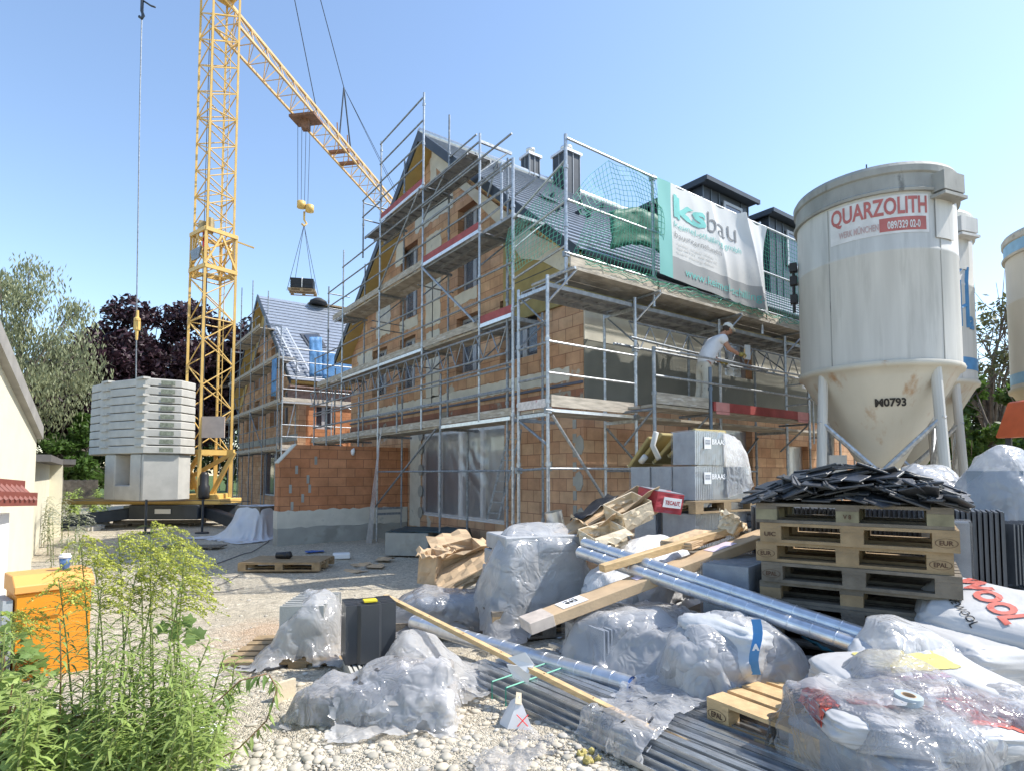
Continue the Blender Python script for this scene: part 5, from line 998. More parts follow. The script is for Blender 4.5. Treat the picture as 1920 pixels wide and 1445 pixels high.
# ================================================================ trees
def tree(name,label,base,h,crown,leaf,bark,n=9000,ls=.16,seed=1,droop=0,trunk=.28,clumps=40,group=None,bare=0,gap=.35,limbs=9,cat='tree'):
    """crown: list of ellipsoids (dx,dy,z,rx,ry,rz)"""
    r=np.random.RandomState(seed); t=T(name,label,cat,base,0,group); b=Vector(base)
    m=MB(); top=b+Vector((crown[0][0]*.5,crown[0][1]*.5,h*.55)); m.path([b+Vector((0,0,-.2)),b+Vector((.05,.05,h*.18)),b.lerp(top,.6),top],[trunk*1.25,trunk,trunk*.75,trunk*.45],9)
    cl=[]
    for k in range(clumps):
        e=crown[r.randint(len(crown))]; d=r.normal(size=3); d/=np.linalg.norm(d); q=r.uniform(.45,1.0)**.6
        cl.append(np.array([e[0]+d[0]*e[3]*q,e[1]+d[1]*e[4]*q,e[2]+d[2]*e[5]*q]))
    for k in range(min(limbs+len(cl)//2,len(cl))):
        c=b+Vector(cl[k]); s=b.lerp(top,r.uniform(.45,1)); mid=s.lerp(c,.5)+Vector((r.uniform(-.4,.4),r.uniform(-.4,.4),r.uniform(0,.6))); rr=trunk*r.uniform(.16,.34); m.path([s,mid,c],[rr,rr*.6,rr*.2],6)
        for _ in range(3 if not bare else 7):
            e=c+Vector(r.normal(size=3)*.9); m.path([mid.lerp(c,r.uniform(.2,.9)),(mid+c)/2*.3+e*.7,e+Vector((0,0,-droop))],[rr*.3,rr*.18,.008],4)
    m.build('trunk',bark,t,smooth=True)
    if n:
        cs=np.array(cl); rad_=np.array([r.uniform(.6,1.25) for _ in cl])*np.mean([e[3] for e in crown])*.36
        idx=r.randint(len(cl),size=n); off=r.normal(size=(n,3)); off/=np.linalg.norm(off,axis=1,keepdims=True); off*=(r.uniform(0,1,size=(n,1))**.45)*rad_[idx][:,None]*np.array([1,1,.75]); P=cs[idx]+off
        if droop: P[:,2]-=r.uniform(0,1,n)**2*droop*1.6
        a=r.normal(size=(n,3)); a/=np.linalg.norm(a,axis=1,keepdims=True)
        if droop: a=a*.5+np.array([0,0,-1]); a/=np.linalg.norm(a,axis=1,keepdims=True)
        q=r.normal(size=(n,3)); q-=a*(q*a).sum(1,keepdims=True); q/=np.linalg.norm(q,axis=1,keepdims=True); s=ls*r.uniform(.6,1.4,(n,1)); wq=.45 if not droop else .28
        V=np.stack([P-a*s,P+q*s*wq,P+a*s,P-q*s*wq],1).reshape(-1,3); F_=np.arange(4*n).reshape(-1,4)
        me=bpy.data.meshes.new('crown'); me.from_pydata(V.tolist(),[],F_.tolist()); me.materials.append(leaf); o=bpy.data.objects.new('crown',me); COL.objects.link(o); o.parent=t
    return t
bark=mat('bark',(.13,.11,.09),.95,0,.3,8,.4,30); willow=leafmat('pale grey-green leaf',(.25,.27,.15),.35); beech=leafmat('copper beech leaf',(.035,.016,.022),.12,.5); dgreen=leafmat('dark green leaf',(.035,.06,.018),.3,.35); mgreen=leafmat('mid green leaf',(.07,.13,.025),.4,.3); olive=leafmat('olive leaf',(.11,.12,.05),.3)
tree('willow_tree','tall airy pale grey-green tree above the cream garage at the left edge',cw_(15,34),14,[(0,0,10.8,3.6,3.2,3.6),(-3,0,9,3.5,3,3.7),(1.4,-1,8,2.8,2.6,2.6),(-1,1,6,3.4,3,2.4)],willow,bark,20000,.15,3,droop=.7,clumps=85)
tree('copper_beech','broad dark purple copper beech behind the crane ballast',cw_(318,46),15,[(0,0,10.6,5.4,5,4.6),(-3.8,-1.5,8.6,3.6,3.4,3.2),(4.2,-2,9.6,4,3.6,4),(-4.6,-2.5,6.5,2.8,2.6,1.8),(7,-4,8.8,3,3,3.6),(0,0,6.5,6,4.5,3),(-1,0,9,5,4,4),(-6.6,-2,6.0,2.8,2.4,2.0),(-5,-2,8,3,3,2.4)],beech,bark,125000,.23,5,clumps=330,trunk=.5)
tree('broadleaf_tree','dark green tree filling the gap between garage and ballast, left of its neighbour',cw_(100,40),9,[(0,0,4.3,3.2,3,3.4),(2,0,2.8,2.4,2.4,2.6),(-2.5,0,5,2.4,2.4,2.4)],dgreen,bark,15000,.17,6,clumps=50)
tree('broadleaf_tree','brighter green tree immediately left of the ballast slabs',cw_(158,38),6,[(0,0,3.6,1.9,1.9,2.6),(-1,-1,2.4,1.8,1.6,2)],mgreen,bark,10000,.15,8,clumps=34)
tree('broadleaf_tree','half-bare dead-looking tree between the second and third silo',cw_(1862,24),9.6,[(0,0,6.8,1.9,1.9,2.2)],olive,bark,1400,.12,9,clumps=26,bare=1)
tree('broadleaf_tree','dense green tree seen low between the silos',cw_(1856,21),5,[(0,0,3.6,1.6,1.6,1.9),(.5,0,2.0,2,2,1.6)],mgreen,bark,8000,.13,10,clumps=30)
tree('broadleaf_tree','dark olive tree behind the dense one between the silos',cw_(1890,27),7,[(0,0,4.6,2.2,2.2,1.9),(-1.2,0,3,2.4,2,2)],dgreen,bark,8000,.15,11,clumps=34)
tree('broadleaf_tree','dark tree seen through the gap right of the far gable scaffold',cw_(430,60),9,[(0,0,5,4,4,3.5)],dgreen,bark,7000,.22,12,clumps=36)
# ================================================================ sheets settled under gravity (position based cloth)
def drape(c,size,rz,z0,solids,na=60,nb=60,seed=1,slack=1.0,steps=170,floor=True,amp=.03,stick=.92,hold=None,bend=.5):
    r=np.random.RandomState(seed); a,b=size; amp=max(amp*1.3,.07)
    gx_,gy_=np.meshgrid(np.linspace(-a/2,a/2,na),np.linspace(-b/2,b/2,nb),indexing='ij')
    X=np.stack([gx_,gy_,np.zeros_like(gx_)],-1); zz=np.zeros_like(gx_)
    for i in range(4):
        th=r.uniform(0,3.14); wl=r.uniform(.22,.55); s=gx_*math.cos(th)+gy_*math.sin(th)+.12*np.sin(3*(gy_*math.cos(th)-gx_*math.sin(th))+r.uniform(0,6)); zz+=amp*.9*np.abs(np.sin(math.pi*s/wl+r.uniform(0,6)))*(.5+.5*np.sin(2.1*(gy_*math.cos(th)-gx_*math.sin(th))+r.uniform(0,6)))
    X[...,2]=z0+zz
    ca,sa_=math.cos(rz),math.sin(rz); x=X[...,0]*ca-X[...,1]*sa_+c[0]; y=X[...,0]*sa_+X[...,1]*ca+c[1]; X[...,0]=x; X[...,1]=y
    V=X.copy(); G=np.zeros(X.shape[:2])
    for i in range(na):
        for j in range(nb): G[i,j]=gh(X[i,j,0],X[i,j,1])+.012
    ln=lambda A,B: np.sqrt(((B-A)**2).sum(-1,keepdims=True))
    def pairs():
        out=[]
        for o in(0,1):
            n=X[o+1::2].shape[0]; out.append((lambda Y,o=o,n=n:(Y[o::2][:n],Y[o+1::2]),.5)); n=X[:,o+1::2].shape[1]; out.append((lambda Y,o=o,n=n:(Y[:,o::2][:,:n],Y[:,o+1::2]),.5))
        out.append((lambda Y:(Y[:-1,:-1],Y[1:,1:]),.06)); out.append((lambda Y:(Y[1:,:-1],Y[:-1,1:]),.06)); return out
    PR=[(f,k,ln(*f(X))*slack) for f,k in pairs()]
    BD=[(f,k*bend,ln(*f(X))) for f,k in((lambda Y:(Y[:-2],Y[2:]),.35),(lambda Y:(Y[:,:-2],Y[:,2:]),.35),(lambda Y:(Y[:-4],Y[4:]),.15),(lambda Y:(Y[:,:-4],Y[:,4:]),.15))]
    def con(A,B,L,k):
        d=B-A; l=np.sqrt((d*d).sum(-1,keepdims=True))+1e-9; q=d*((l-L)/l)*k; A+=q; B-=q
    for s in range(int(steps*1.15)):
        vel=(X-V)*.965; V=X.copy(); vel=np.clip(vel,-.022,.022); X=X+vel; X[...,2]-=.0012
        for it in range(4):
            for f,k,L in PR: con(*f(X),L,k)
            if it==0:
                for f,k,L in BD: con(*f(X),L,k)
        hit=np.zeros(X.shape[:2],bool)
        for so in solids:
            C=np.array(so[1][:3])
            if so[0]=='b':
                h=np.array(so[2])+.014; cr,sr_=math.cos(so[3]),math.sin(so[3]); D=X-C; l=np.stack([D[...,0]*cr+D[...,1]*sr_,-D[...,0]*sr_+D[...,1]*cr,D[...,2]],-1)
                pen=h-np.abs(l); ins=(pen>0).all(-1)
                if ins.any():
                    pp=pen.copy(); pp[...,2]=np.where(l[...,2]<0,9,pp[...,2]*.6); ax=pp.argmin(-1)
                    for k in range(3):
                        mk=ins&(ax==k); l[...,k]=np.where(mk,np.sign(l[...,k]+1e-9)*h[k],l[...,k])
                    N_=np.stack([l[...,0]*cr-l[...,1]*sr_,l[...,0]*sr_+l[...,1]*cr,l[...,2]],-1)+C; X=np.where(ins[...,None],N_,X); hit|=ins
            else:
                D=X-C; l=np.sqrt((D*D).sum(-1)); ins=l<so[2]+.012; X=np.where(ins[...,None],C+D/(l[...,None]+1e-9)*(so[2]+.012),X); hit|=ins
        if floor:
            g=X[...,2]<G; X[...,2]=np.where(g,G,X[...,2]); hit|=g
        V=np.where(hit[...,None],V*(1-stick)+X*stick,V)
    return X
from mathutils.geometry import delaunay_2d_cdt
def facet(X,n1,a1,seed,keep=.12):
    """folds the settled sheet into taut irregular facets with creases between them"""
    na,nb=X.shape[:2]; r=np.random.RandomState(seed); dx=np.gradient(X,axis=0); dy=np.gradient(X,axis=1); N_=np.cross(dx,dy); N_/=np.linalg.norm(N_,axis=-1,keepdims=True)+1e-9
    pts=[(0,0),(na-1,0),(0,nb-1),(na-1,nb-1)]+[(t*(na-1),e) for t in r.uniform(.05,.95,int(n1**.5)) for e in(0,nb-1)]+[(e,t*(nb-1)) for t in r.uniform(.05,.95,int(n1**.5)) for e in(0,na-1)]+[(r.uniform(1,na-2),r.uniform(1,nb-2)) for _ in range(n1)]
    V_,_,T_,*_2=delaunay_2d_cdt([Vector(q) for q in pts],[],[],0,1e-4)
    C=[]
    for v in V_:
        i,j=min(na-1,max(0,int(round(v.x)))),min(nb-1,max(0,int(round(v.y)))); C.append(X[i,j]+N_[i,j]*a1*r.uniform(-.1,1)**1.0)
    C=np.array(C); Y=X.copy(); I,J=np.meshgrid(np.arange(na),np.arange(nb),indexing='ij')
    for t in T_:
        (x0,y0),(x1,y1),(x2,y2)=[V_[k][:] for k in t]; d=(y1-y2)*(x0-x2)+(x2-x1)*(y0-y2)
        if abs(d)<1e-9: continue
        i0,i1=int(min(x0,x1,x2)),int(max(x0,x1,x2))+2; j0,j1=int(min(y0,y1,y2)),int(max(y0,y1,y2))+2; ii=I[i0:i1,j0:j1]; jj=J[i0:i1,j0:j1]
        a=((y1-y2)*(ii-x2)+(x2-x1)*(jj-y2))/d; b=((y2-y0)*(ii-x2)+(x0-x2)*(jj-y2))/d; c=1-a-b; ok=(a>-1e-6)&(b>-1e-6)&(c>-1e-6)
        P=a[...,None]*C[t[0]]+b[...,None]*C[t[1]]+c[...,None]*C[t[2]]; Y[i0:i1,j0:j1]=np.where(ok[...,None],P*(1-keep)+X[i0:i1,j0:j1]*keep,Y[i0:i1,j0:j1])
    return Y
def sheet(name,X,m,label=None,cat='plastic film',parent=None,wr=.004,ws=5,holes=0,seed=0,group=None,sub=1,tear=0):
    if name=='cardboard_scrap': X=facet(X,14,.05,seed+1,.0)
    if name=='loose_film': k_=X.shape[0]*X.shape[1]/3600; X=facet(X,int(70*k_),.065,seed+1,.08); X=facet(X,int(420*k_),.02,seed+2,.12)
    na,nb=X.shape[:2]; dx=np.gradient(X,axis=0); dy=np.gradient(X,axis=1); n=np.cross(dx,dy); n/=np.linalg.norm(n,axis=-1,keepdims=True)+1e-9
    W=np.zeros((na,nb))
    for i in range(na):
        for j in range(nb):
            q=X[i,j]; W[i,j]=abs(noise.noise(Vector((q[0]*ws+seed,q[1]*ws,q[2]*ws))))*-2+.5*noise.noise(Vector((q[0]*ws*3,q[1]*ws*3+seed,q[2]*ws*3)))
    X=X+n*(W*wr)[...,None]; r=random.Random(seed); F_=[]
    for i in range(na-1):
        for j in range(nb-1):
            e=min(i,j,na-2-i,nb-2-j)
            if tear and e<tear and noise.noise(Vector((i*.22+seed,j*.22,3)))*3+e*.6<.35: continue
            if holes and noise.noise(Vector((i*.3+seed*3,j*.3,7)))>1-holes: continue
            F_.append((i*nb+j,(i+1)*nb+j,(i+1)*nb+j+1,i*nb+j+1))
    me=bpy.data.meshes.new(name); me.from_pydata(X.reshape(-1,3).tolist(),[],F_); me.shade_smooth(); me.materials.append(m)
    bm=bmesh.new(); bm.from_mesh(me); bmesh.ops.delete(bm,geom=[v for v in bm.verts if not v.link_faces],context='VERTS'); bm.to_mesh(me); bm.free()
    o=bpy.data.objects.new(name,me); COL.objects.link(o)
    if sub: d=o.modifiers.new('smooth','SUBSURF'); d.levels=d.render_levels=sub
    if parent: me.transform(mw(parent).inverted()); o.parent=parent
    else: tag(o,label,cat,group)
    return o
def cz(px,py,t): p=on(px,py,t=t); return Vector((p.x,p.y,p.z))
def yawof(a,b): d=b-a; return math.atan2(d.y,d.x)
# ================================================================ tile packs
def tilepack(c,rz,wd,dp,h,label,wrap=True,group='packs of grey roof tiles',mt=None,brand=False,front=False):
    """wd: along local x (row of upright tiles), dp: tile width along local y; c = centre of the base"""
    t=T('tile_pack',label,'roof tiles',c,rz,group); M=mw(t); m=MB(); n=int(wd/.034)
    for k in range(n): 
        x=-wd/2+(k+.5)*wd/n; j=uni(-.003,.003); m.box((x,j,h/2),(wd/n*.4,dp,h-.012-.012*(k%2))); m.box((x+wd/n*.25,j,h/2),(wd/n*.5,dp-.03,h-.03))
    xf(m,M).build('tile_row',mt or MATS['pack tile'],t)
    if wrap:
        g=MB(); N_=10
        def sidep(a,b,nrm,u,v): return a
        for sx,sy in((0,-1),(0,1),(1,0),(-1,0)):
            P=[]
            for i in range(N_+1):
                row=[]
                for j in range(7):
                    a=-1+2*i/N_; b=h*j/6
                    if sy: p=(a*(wd/2+.012),sy*(dp/2+.014+.006*nz(a*4+c[0]*9,b*9)),b)
                    else: p=(sx*(wd/2+.014+.006*nz(a*4,b*9+c[1]*9)),a*(dp/2+.012),b)
                    row.append(p)
                P.append(row)
            g.grid(P)
        g.add([(-wd/2-.012,-dp/2-.012,h+.008),(wd/2+.012,-dp/2-.012,h+.008),(wd/2+.012,dp/2+.012,h+.008),(-wd/2-.012,dp/2+.012,h+.008)],[(0,1,2,3)])
        xf(g,M).build('shrink_film',filmt,t,smooth=False,fix=False)
    if brand:
        g=MB(); s=.13; x0=-wd*.3 if wd>.8 else -wd*.12
        g.add([(x0-s/2,-dp/2-.024,h*.66-s/2-.01),(x0+s/2,-dp/2-.024,h*.66-s/2-.01),(x0+s/2,-dp/2-.024,h*.66+s/2),(x0-s/2,-dp/2-.024,h*.66+s/2)],[(0,1,2,3)]); xf(g,M).build('paper_label',paper,t,fix=False)
        g=MB(); g.add([(x0-.045,-dp/2-.026,h*.66-.02),(x0+.045,-dp/2-.026,h*.66-.02),(x0+.045,-dp/2-.026,h*.66+.035),(x0-.045,-dp/2-.026,h*.66+.035)],[(0,1,2,3)]); xf(g,M).build('label_logo',mat('label grey',(.3,.32,.35),.6),t,fix=False)
        g=MB(); puttext(g,'BRAAS',.085,lambda x,y: Vector((x0+s/2+.015+x,-dp/2-.025,h*.62+y)),.003,wid=.26); xf(g,M).build('lettering',paper,t,fix=False)
        g=MB(); puttext(g,'BRAAS',.028,lambda x,y: Vector((x0-.04+x,-dp/2-.028,h*.655+y)),.0,wid=.08); xf(g,M).build('lettering',paper,t,fix=False)
    return t
mat('pack tile',(.27,.3,.34),.5,0,.15,9,.1,50)
aR=(CR*.824+fr*.566).normalized(); aL=(CR*-.566+fr*.824).normalized(); rzB=math.atan2(aR.y,aR.x)
K=cw_(1303,6.9); zp=1.53
def kp(r,l,z): q=K+aR*r+aL*l; return Vector((q.x,q.y,z))
tilepack(kp(.53,.17,zp),rzB,1.06,.33,.41,'long lower pack of grey roof tiles with a white label at the front corner',brand=True)
tilepack(kp(.53,.52,zp),rzB,1.06,.33,.41,'film-wrapped pack of grey tiles, middle of three in the lower row')
tilepack(kp(.53,.87,zp),rzB,1.06,.33,.41,'film-wrapped pack of grey tiles, left end of the lower row of three')
tilepack(kp(.29,.17,zp+.42),rzB,.56,.33,.41,'short pack of grey roof tiles with a label, on top of the stack',brand=True)
def npal(c,rz,label,m=woodp,mb_=None,**k): return pallet(c,rz,label,m,mb_,**k)
npal(kp(.5,.42,zp-.003),rzB,'pale new pallet under the rows of labelled grey tile packs',woodp,dp=1.0)
tilepack(kp(.55,.3,zp-.57),rzB,1.0,.5,.41,'lower shaded pack of grey tiles below the pale pallet',brand=False)
tilepack(kp(.5,.8,zp-.57),rzB,1.0,.36,.41,'shaded pack of grey tiles at the back below the pale pallet')
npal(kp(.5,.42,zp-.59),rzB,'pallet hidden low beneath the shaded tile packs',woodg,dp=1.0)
tilepack(kp(.5,.42,.18),rzB,1.0,.7,.6,'bottom pack of grey tiles resting on the ground under the stack')
# cartons with slates beside (flat stacked wrapped packs)
for k in range(4): 
    m=MB(); m.box((0,0,0),(.62+uni(-.03,.03),.36,.07)); t=T('slate_pack','flat wrapped slate pack, number %s from the bottom of the low pile'%('one','two','three','four')[k],'slate pack',kp(1.45+uni(-.03,.03),.05,1.2+.082*k),rzB+uni(-.08,.08),'flat slate packs beside the tile stack'); M=mw(t); xf(m,M).build('slates',MATS['pack tile'],t,bevel=.008); g=MB(); g.box((0,0,.002),(.66,.4,.082)); xf(g,M).build('wrapping',filmt,t)
npal(kp(1.45,.1,1.16),rzB,'worn pallet under the flat slate packs',woodg); m=MB(); 
tilepack(kp(1.5,.15,.35),rzB,.9,.6,.66,'dark tile pack standing under the flat slate packs')
# film arching down from the top pack
P=[]
for i in range(30):
    s=i/29; ang=s*PI/2; row=[]
    for j in range(14):
        l=.36*j/13-.01; r=.56+.55*math.sin(ang)+.03*nz(i*.3,j*.4); z=zp+.83-.02-.62*(1-math.cos(ang))**1.15+.02*nz(i*.5,j*.5,3); 
        q=kp(r,l,z); row.append(q)
    P.append(row)
m=MB(); m.grid(P); m.build('loose_film',filmw,None,smooth=True,fix=False,sub=1); tag(bpy.context.scene.objects[-1] if 0 else [o for o in bpy.data.objects if o.name.startswith('loose_film')][-1],'milky film arching from the topmost tile pack down over its lower neighbour','plastic film')
P=[]
for i in range(24):
    s=i/23; row=[]
    for j in range(12):
        r=.56+.53*s; top=zp+.81-.62*(1-math.cos(s*PI/2))**1.15; z=top-(top-zp-.02-.1*s)*j/11*(1); l=-.035-.02*math.sin(j*.5)*s-.01*nz(i*.4,j*.5); row.append(kp(r,l,z))
    P.append(row)
m=MB(); m.grid(P); tag(m.build('loose_film',film,None,smooth=True,fix=False,sub=1),'thin clear film hanging over the front of the long labelled tile pack','plastic film')
# insulation boards leaning left
for k,(dl,dz,a) in enumerate(((1.08,.0,.95),(.92,.05,.9),(.72,.03,.86),(.5,.1,.8))):
    t=T('insulation_board','greenish mineral wool board leaning on the tile packs, %s from the left'%('first','second','third','fourth')[k],'insulation board',kp(.35+.05*k,dl-.15,zp+.44+dz+.16),rzB,'mineral wool boards leaning on the tile stack')
    M=mw(t)@Matrix.Rotation(-a+.15,4,'X'); m=MB(); N1=8; m.box((0,0,0),(.62,.52,.05)); xf(m,M).build('board_core',mustard,t,bevel=.01); g=MB(); g.box((0,.262,0),(.625,.006,.052)); xf(g,M).build('pale_edge',mat('pale cut wool edge',(.6,.52,.3),.9),t)
m=MB(); q=kp(-.05,.5,zp+.42); m.path([q+Vector((0,0,.08)),q+aL*.1+Vector((0,0,.25)),q+aL*.04+Vector((0,0,.42))],.035,8); m.path([q+aL*.3+Vector((0,0,.05)),q+aL*.22+Vector((0,0,.12))],.04,8); tag(m.build('plastic_fitting',mat('pale plastic fitting',(.5,.49,.45),.5),smooth=True),'pale plastic fittings lying in front of the leaning wool boards','fitting')
# ================================================================ cartons
def carton(c,d,rz,tilt,label,m=card,flaps=(1,1,1,1),fa=2.2,name='cardboard_box',group='cardboard boxes on the rubble heap',dent=.02,filled=False):
    t=T(name,label,'cardboard box',c,rz,group); t.rotation_euler=(tilt[0],tilt[1],rz); M=mw(t); x,y,z=d[0]/2,d[1]/2,d[2]/2; th=.006; b=MB()
    def pl(p0,u,v,nu=7,nv=7,s=0):
        P=[]; nn=u.cross(v).normalized()
        for i in range(nu+1): P.append([p0+u*(i/nu)+v*(j/nv)+nn*(dent*nz(i*.6+c[0]*7+s,j*.6+c[1]*5)*(0 if i in(0,nu) or j in(0,nv) else 1)) for j in range(nv+1)])
        b.grid(P)
    V_=Vector
    pl(V_((-x,-y,-z)),V_((2*x,0,0)),V_((0,0,2*z)),s=1); pl(V_((x,y,-z)),V_((-2*x,0,0)),V_((0,0,2*z)),s=2); pl(V_((x,-y,-z)),V_((0,2*y,0)),V_((0,0,2*z)),s=3); pl(V_((-x,y,-z)),V_((0,-2*y,0)),V_((0,0,2*z)),s=4); pl(V_((-x,-y,-z)),V_((2*x,0,0)),V_((0,2*y,0)),s=5)
    if filled: pl(V_((-x,-y,z)),V_((2*x,0,0)),V_((0,2*y,0)),s=6)
    xf(b,M).build('carton',m,t,solid=th,fix=False)
    if not filled:
        for k,(p0,u,dr) in enumerate(((V_((-x,-y,z)),V_((2*x,0,0)),V_((0,-1,0))),(V_((x,y,z)),V_((-2*x,0,0)),V_((0,1,0))),(V_((x,-y,z)),V_((0,2*y,0)),V_((1,0,0))),(V_((-x,y,z)),V_((0,-2*y,0)),V_((-1,0,0))))):
            if not flaps[k]: continue
            f=MB(); aa=fa+uni(-.6,.5); L_=min(x,y)*.95; v=(dr*math.sin(aa)+V_((0,0,-math.cos(aa)*-1 if aa<1.57 else math.cos(aa))))*L_
            P=[[p0+u*(i/5)+v*(j/4)+V_((0,0,.02*nz(i*.8,j*.8+k)*j)) for j in range(5)] for i in range(6)]; f.grid(P); xf(f,M).build('flap',m,t,solid=th,fix=False)
    return t
carton(cz(1165,965,6.1),(.75,.34,.2),rzB-.3,(.25,-.5),'long torn open carton pointing up to the right on the heap',card,(1,0,0,1),1.0)
carton(cz(1178,958,5.9),(.36,.3,.2),rzB-.2,(.3,-.35),'crumpled pale carton on top of the heap beside the red box',cardp,(1,1,0,0),2.5,dent=.05)
rb=carton(cz(1237,938,6.05),(.36,.28,.2),rzB-.1,(.15,.12),'red and grey printed carton wedged below the left tile packs',mat('red printed carton',(.38,.05,.06),.5),(0,0,0,0),filled=True)
M=mw(rb); g=MB(); g.box((0,0,.108),(.36,.28,.008)); xf(g,M).build('grey_lid',mat('grey lid',(.22,.23,.25),.6),rb); g=MB(); g.box((.03,-.15,.01),(.24,.008,.1)); xf(g,M).build('white_label',paper,rb); g=MB(); puttext(g,'TECALIT',.055,lambda x,y: Vector((-.07+x,-.156,-.01+y)),.002,wid=.2); xf(g,M).build('lettering',MATS['red printed carton'],rb,fix=False)
carton(cz(1130,1005,5.6),(.34,.3,.16),rzB-.25,(.2,-.25),'pale crushed carton at the left front of the heap',cardp,(1,1,1,0),2.2,dent=.05)
carton(cz(1085,985,6.0),(.8,.22,.05),rzB-.2,(.1,-.45),'flattened brown carton strip running down to the left',card,(0,0,0,0),filled=True,dent=.04)
carton(cz(1300,1010,5.3),(.6,.3,.05),rzB+.15,(.0,-.1),'flattened brown carton lying behind the long wooden beam',card,(0,0,0,0),filled=True,dent=.04)
carton(cz(1370,985,5.3),(.16,.14,.14),rzB+.4,(.4,.3),'small torn carton corner standing at the right end of the long box',cardp,(1,1,1,1),1.9,dent=.03)
m=MB(); q=cz(1120,970,6.0); m.grid([[q+aR*(.5*i/8-.2)+aL*(.2*j/5)+Vector((0,0,.22*i/8+.05*nz(i*.9,j*.9))) for j in range(6)] for i in range(9)]); tag(m.build('black_foil',black,smooth=True,solid=.01),'crumpled black foil sticking out of the torn cartons','black foil')
# cartons on the left heap
carton(cz(870,1075,6.3),(.62,.34,.12),rzB-.35,(.35,-.42),'big flattened brown carton leaning towards the wrapped stack',card,(0,0,0,0),filled=True,dent=.06)
carton(cz(812,1062,6.4),(.2,.3,.32),rzB-.9,(.05,.1),'upright open brown carton at the left end of the left heap',card,(1,1,1,0),1.2,dent=.03)
carton(cz(860,1045,6.7),(.5,.4,.22),rzB-.2,(.25,-.2),'open carton with spread flaps behind the flattened one',card,(1,1,1,1),1.5,dent=.04)
m=MB(); q=gp(915,1020); 
carton(Vector((q.x,q.y,.22)),(.95,.5,.16),rzB-.2,(0,0),'low open wooden-coloured tray behind the wrapped stack',woodp,(0,0,0,0),dent=.0,name='wooden_tray')
# ================================================================ wrapped stack in the middle
mc=cw_(1000,6.0); rzM=rzB-.25; zt=.3
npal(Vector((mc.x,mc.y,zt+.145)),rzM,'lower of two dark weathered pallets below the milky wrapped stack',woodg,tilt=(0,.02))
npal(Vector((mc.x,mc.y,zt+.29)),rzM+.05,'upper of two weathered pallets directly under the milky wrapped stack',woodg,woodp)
t=T('block_stack','stack of grey ridge tiles in layers under milky film in the middle','tile stack',Vector((mc.x,mc.y,zt+.295)),rzM); M=mw(t)
for k in range(4): m=MB(); m.box((uni(-.01,.01),uni(-.01,.01),.08+.165*k),(.92-.03*k,.66-.02*k,.155)); xf(m,M).build('layer',mat('pale grey tile layer',(.36,.37,.38),.7,0,.12,8,.2,40),t,bevel=.012)
zc_=zt+.295
X=drape((mc.x,mc.y),(2.05,1.8),rzM+.1,1.5,[('b',(mc.x,mc.y,.6),(.46,.33,.685),rzM),('s',(mc.x+.05,mc.y,1.33),.09),('b',(mc.x,mc.y,.2),(.6,.4,.35),rzM)],76,70,4,steps=190)
sheet('loose_film',X,filmw,'milky film draped like a tent over the middle stack',wr=0.0079,ws=4,seed=4,tear=3)
# low film-covered pallet to its left
lc=cw_(845,6.05); npal(Vector((lc.x,lc.y,.45)),rzM-.15,'pallet under the low clear film left of the middle stack',woodg); t=T('bag_pile','low pile of dark bags under clear film, left of the middle wrapped stack','bag pile',Vector((lc.x,lc.y,.46)),rzM-.15)
M=mw(t)
for k in range(3): m=MB(); m.lathe((-.3+.3*k,0,.0),[(.02,0),(.17,.02),(.2,.09),(.13,.16),(.01,.17)],14); xf(m,M).build('bag_body',MATS['pack tile'],t,smooth=True)
X=drape((lc.x,lc.y),(1.5,1.3),rzM-.1,.95,[('b',(lc.x,lc.y,.4),(.56,.38,.22),rzM-.15)],46,44,7,steps=130)
sheet('loose_film',X,film,'clear dusty film over the low pallet below the brown cartons',wr=0.0099,ws=4,seed=9,tear=4)
# ================================================================ left front group
kL=cw_(655,4.95); rzL=rzB-.55; eX=Vector((math.cos(rzL),math.sin(rzL),0)); eY=Vector((-eX.y,eX.x,0))
a5=cw_(590,5.2); 
npal(Vector((a5.x,a5.y,.34)),rzL,'small pallet peeking out left under the clear wrapped tiles',woodp)
t1=tilepack(Vector((a5.x,a5.y,.345)),rzL+PI/2,.62,.36,.42,'grey roof tiles under milky film with punched holes, leftmost pack of the foreground',wrap=False,mt=conc,group='foreground tile packs')
a6=cw_(697,4.62)
t=T('dark_tile_pack','glossy dark grey verge tiles standing bare between sheets of film, yellow tag on top','roof tiles',Vector((a6.x,a6.y,.41)),rzL+.35); M=mw(t)
sat=mat('satin dark tile',(.045,.05,.057),.32,0,.1,4,spec=.55)
for k in range(8):
    m=MB(); y=.035*k-.06; w_=.19
    pts=[(-w_,0),(-w_*.55,0),(-w_*.42,-.03),(w_*.3,-.03),(w_*.42,0),(w_,0),(w_,.02),(w_*.45,.02),(w_*.3,-.008),(-w_*.4,-.008),(-w_*.55,.02),(-w_,.02)]
    m.prism([(x,y+yy,0) for x,yy in pts],(0,0,.44+uni(-.004,.004))); xf(m,M).build('tile',sat,t)
m=MB(); m.box((0,.0,.455),(.1,.09,.012)); xf(m,M).build('yellow_tag',mat('yellow tag',(.7,.55,.03),.6),t)
tilepack(Vector((a6.x,a6.y,0.1))+eX*.02,rzL+.35,.4,.5,.31,'hidden base pack under the bare dark tiles',wrap=False,mt=conc,group='foreground tile packs')
X=drape((a5.x+.05,a5.y+.0),(1.25,1.35),rzL,1.1,[('b',(a5.x,a5.y,.55),(.19,.32,.225),rzL),('b',(a6.x,a6.y,.6),(.2,.15,.23),rzL+.35)],58,60,12,steps=140)
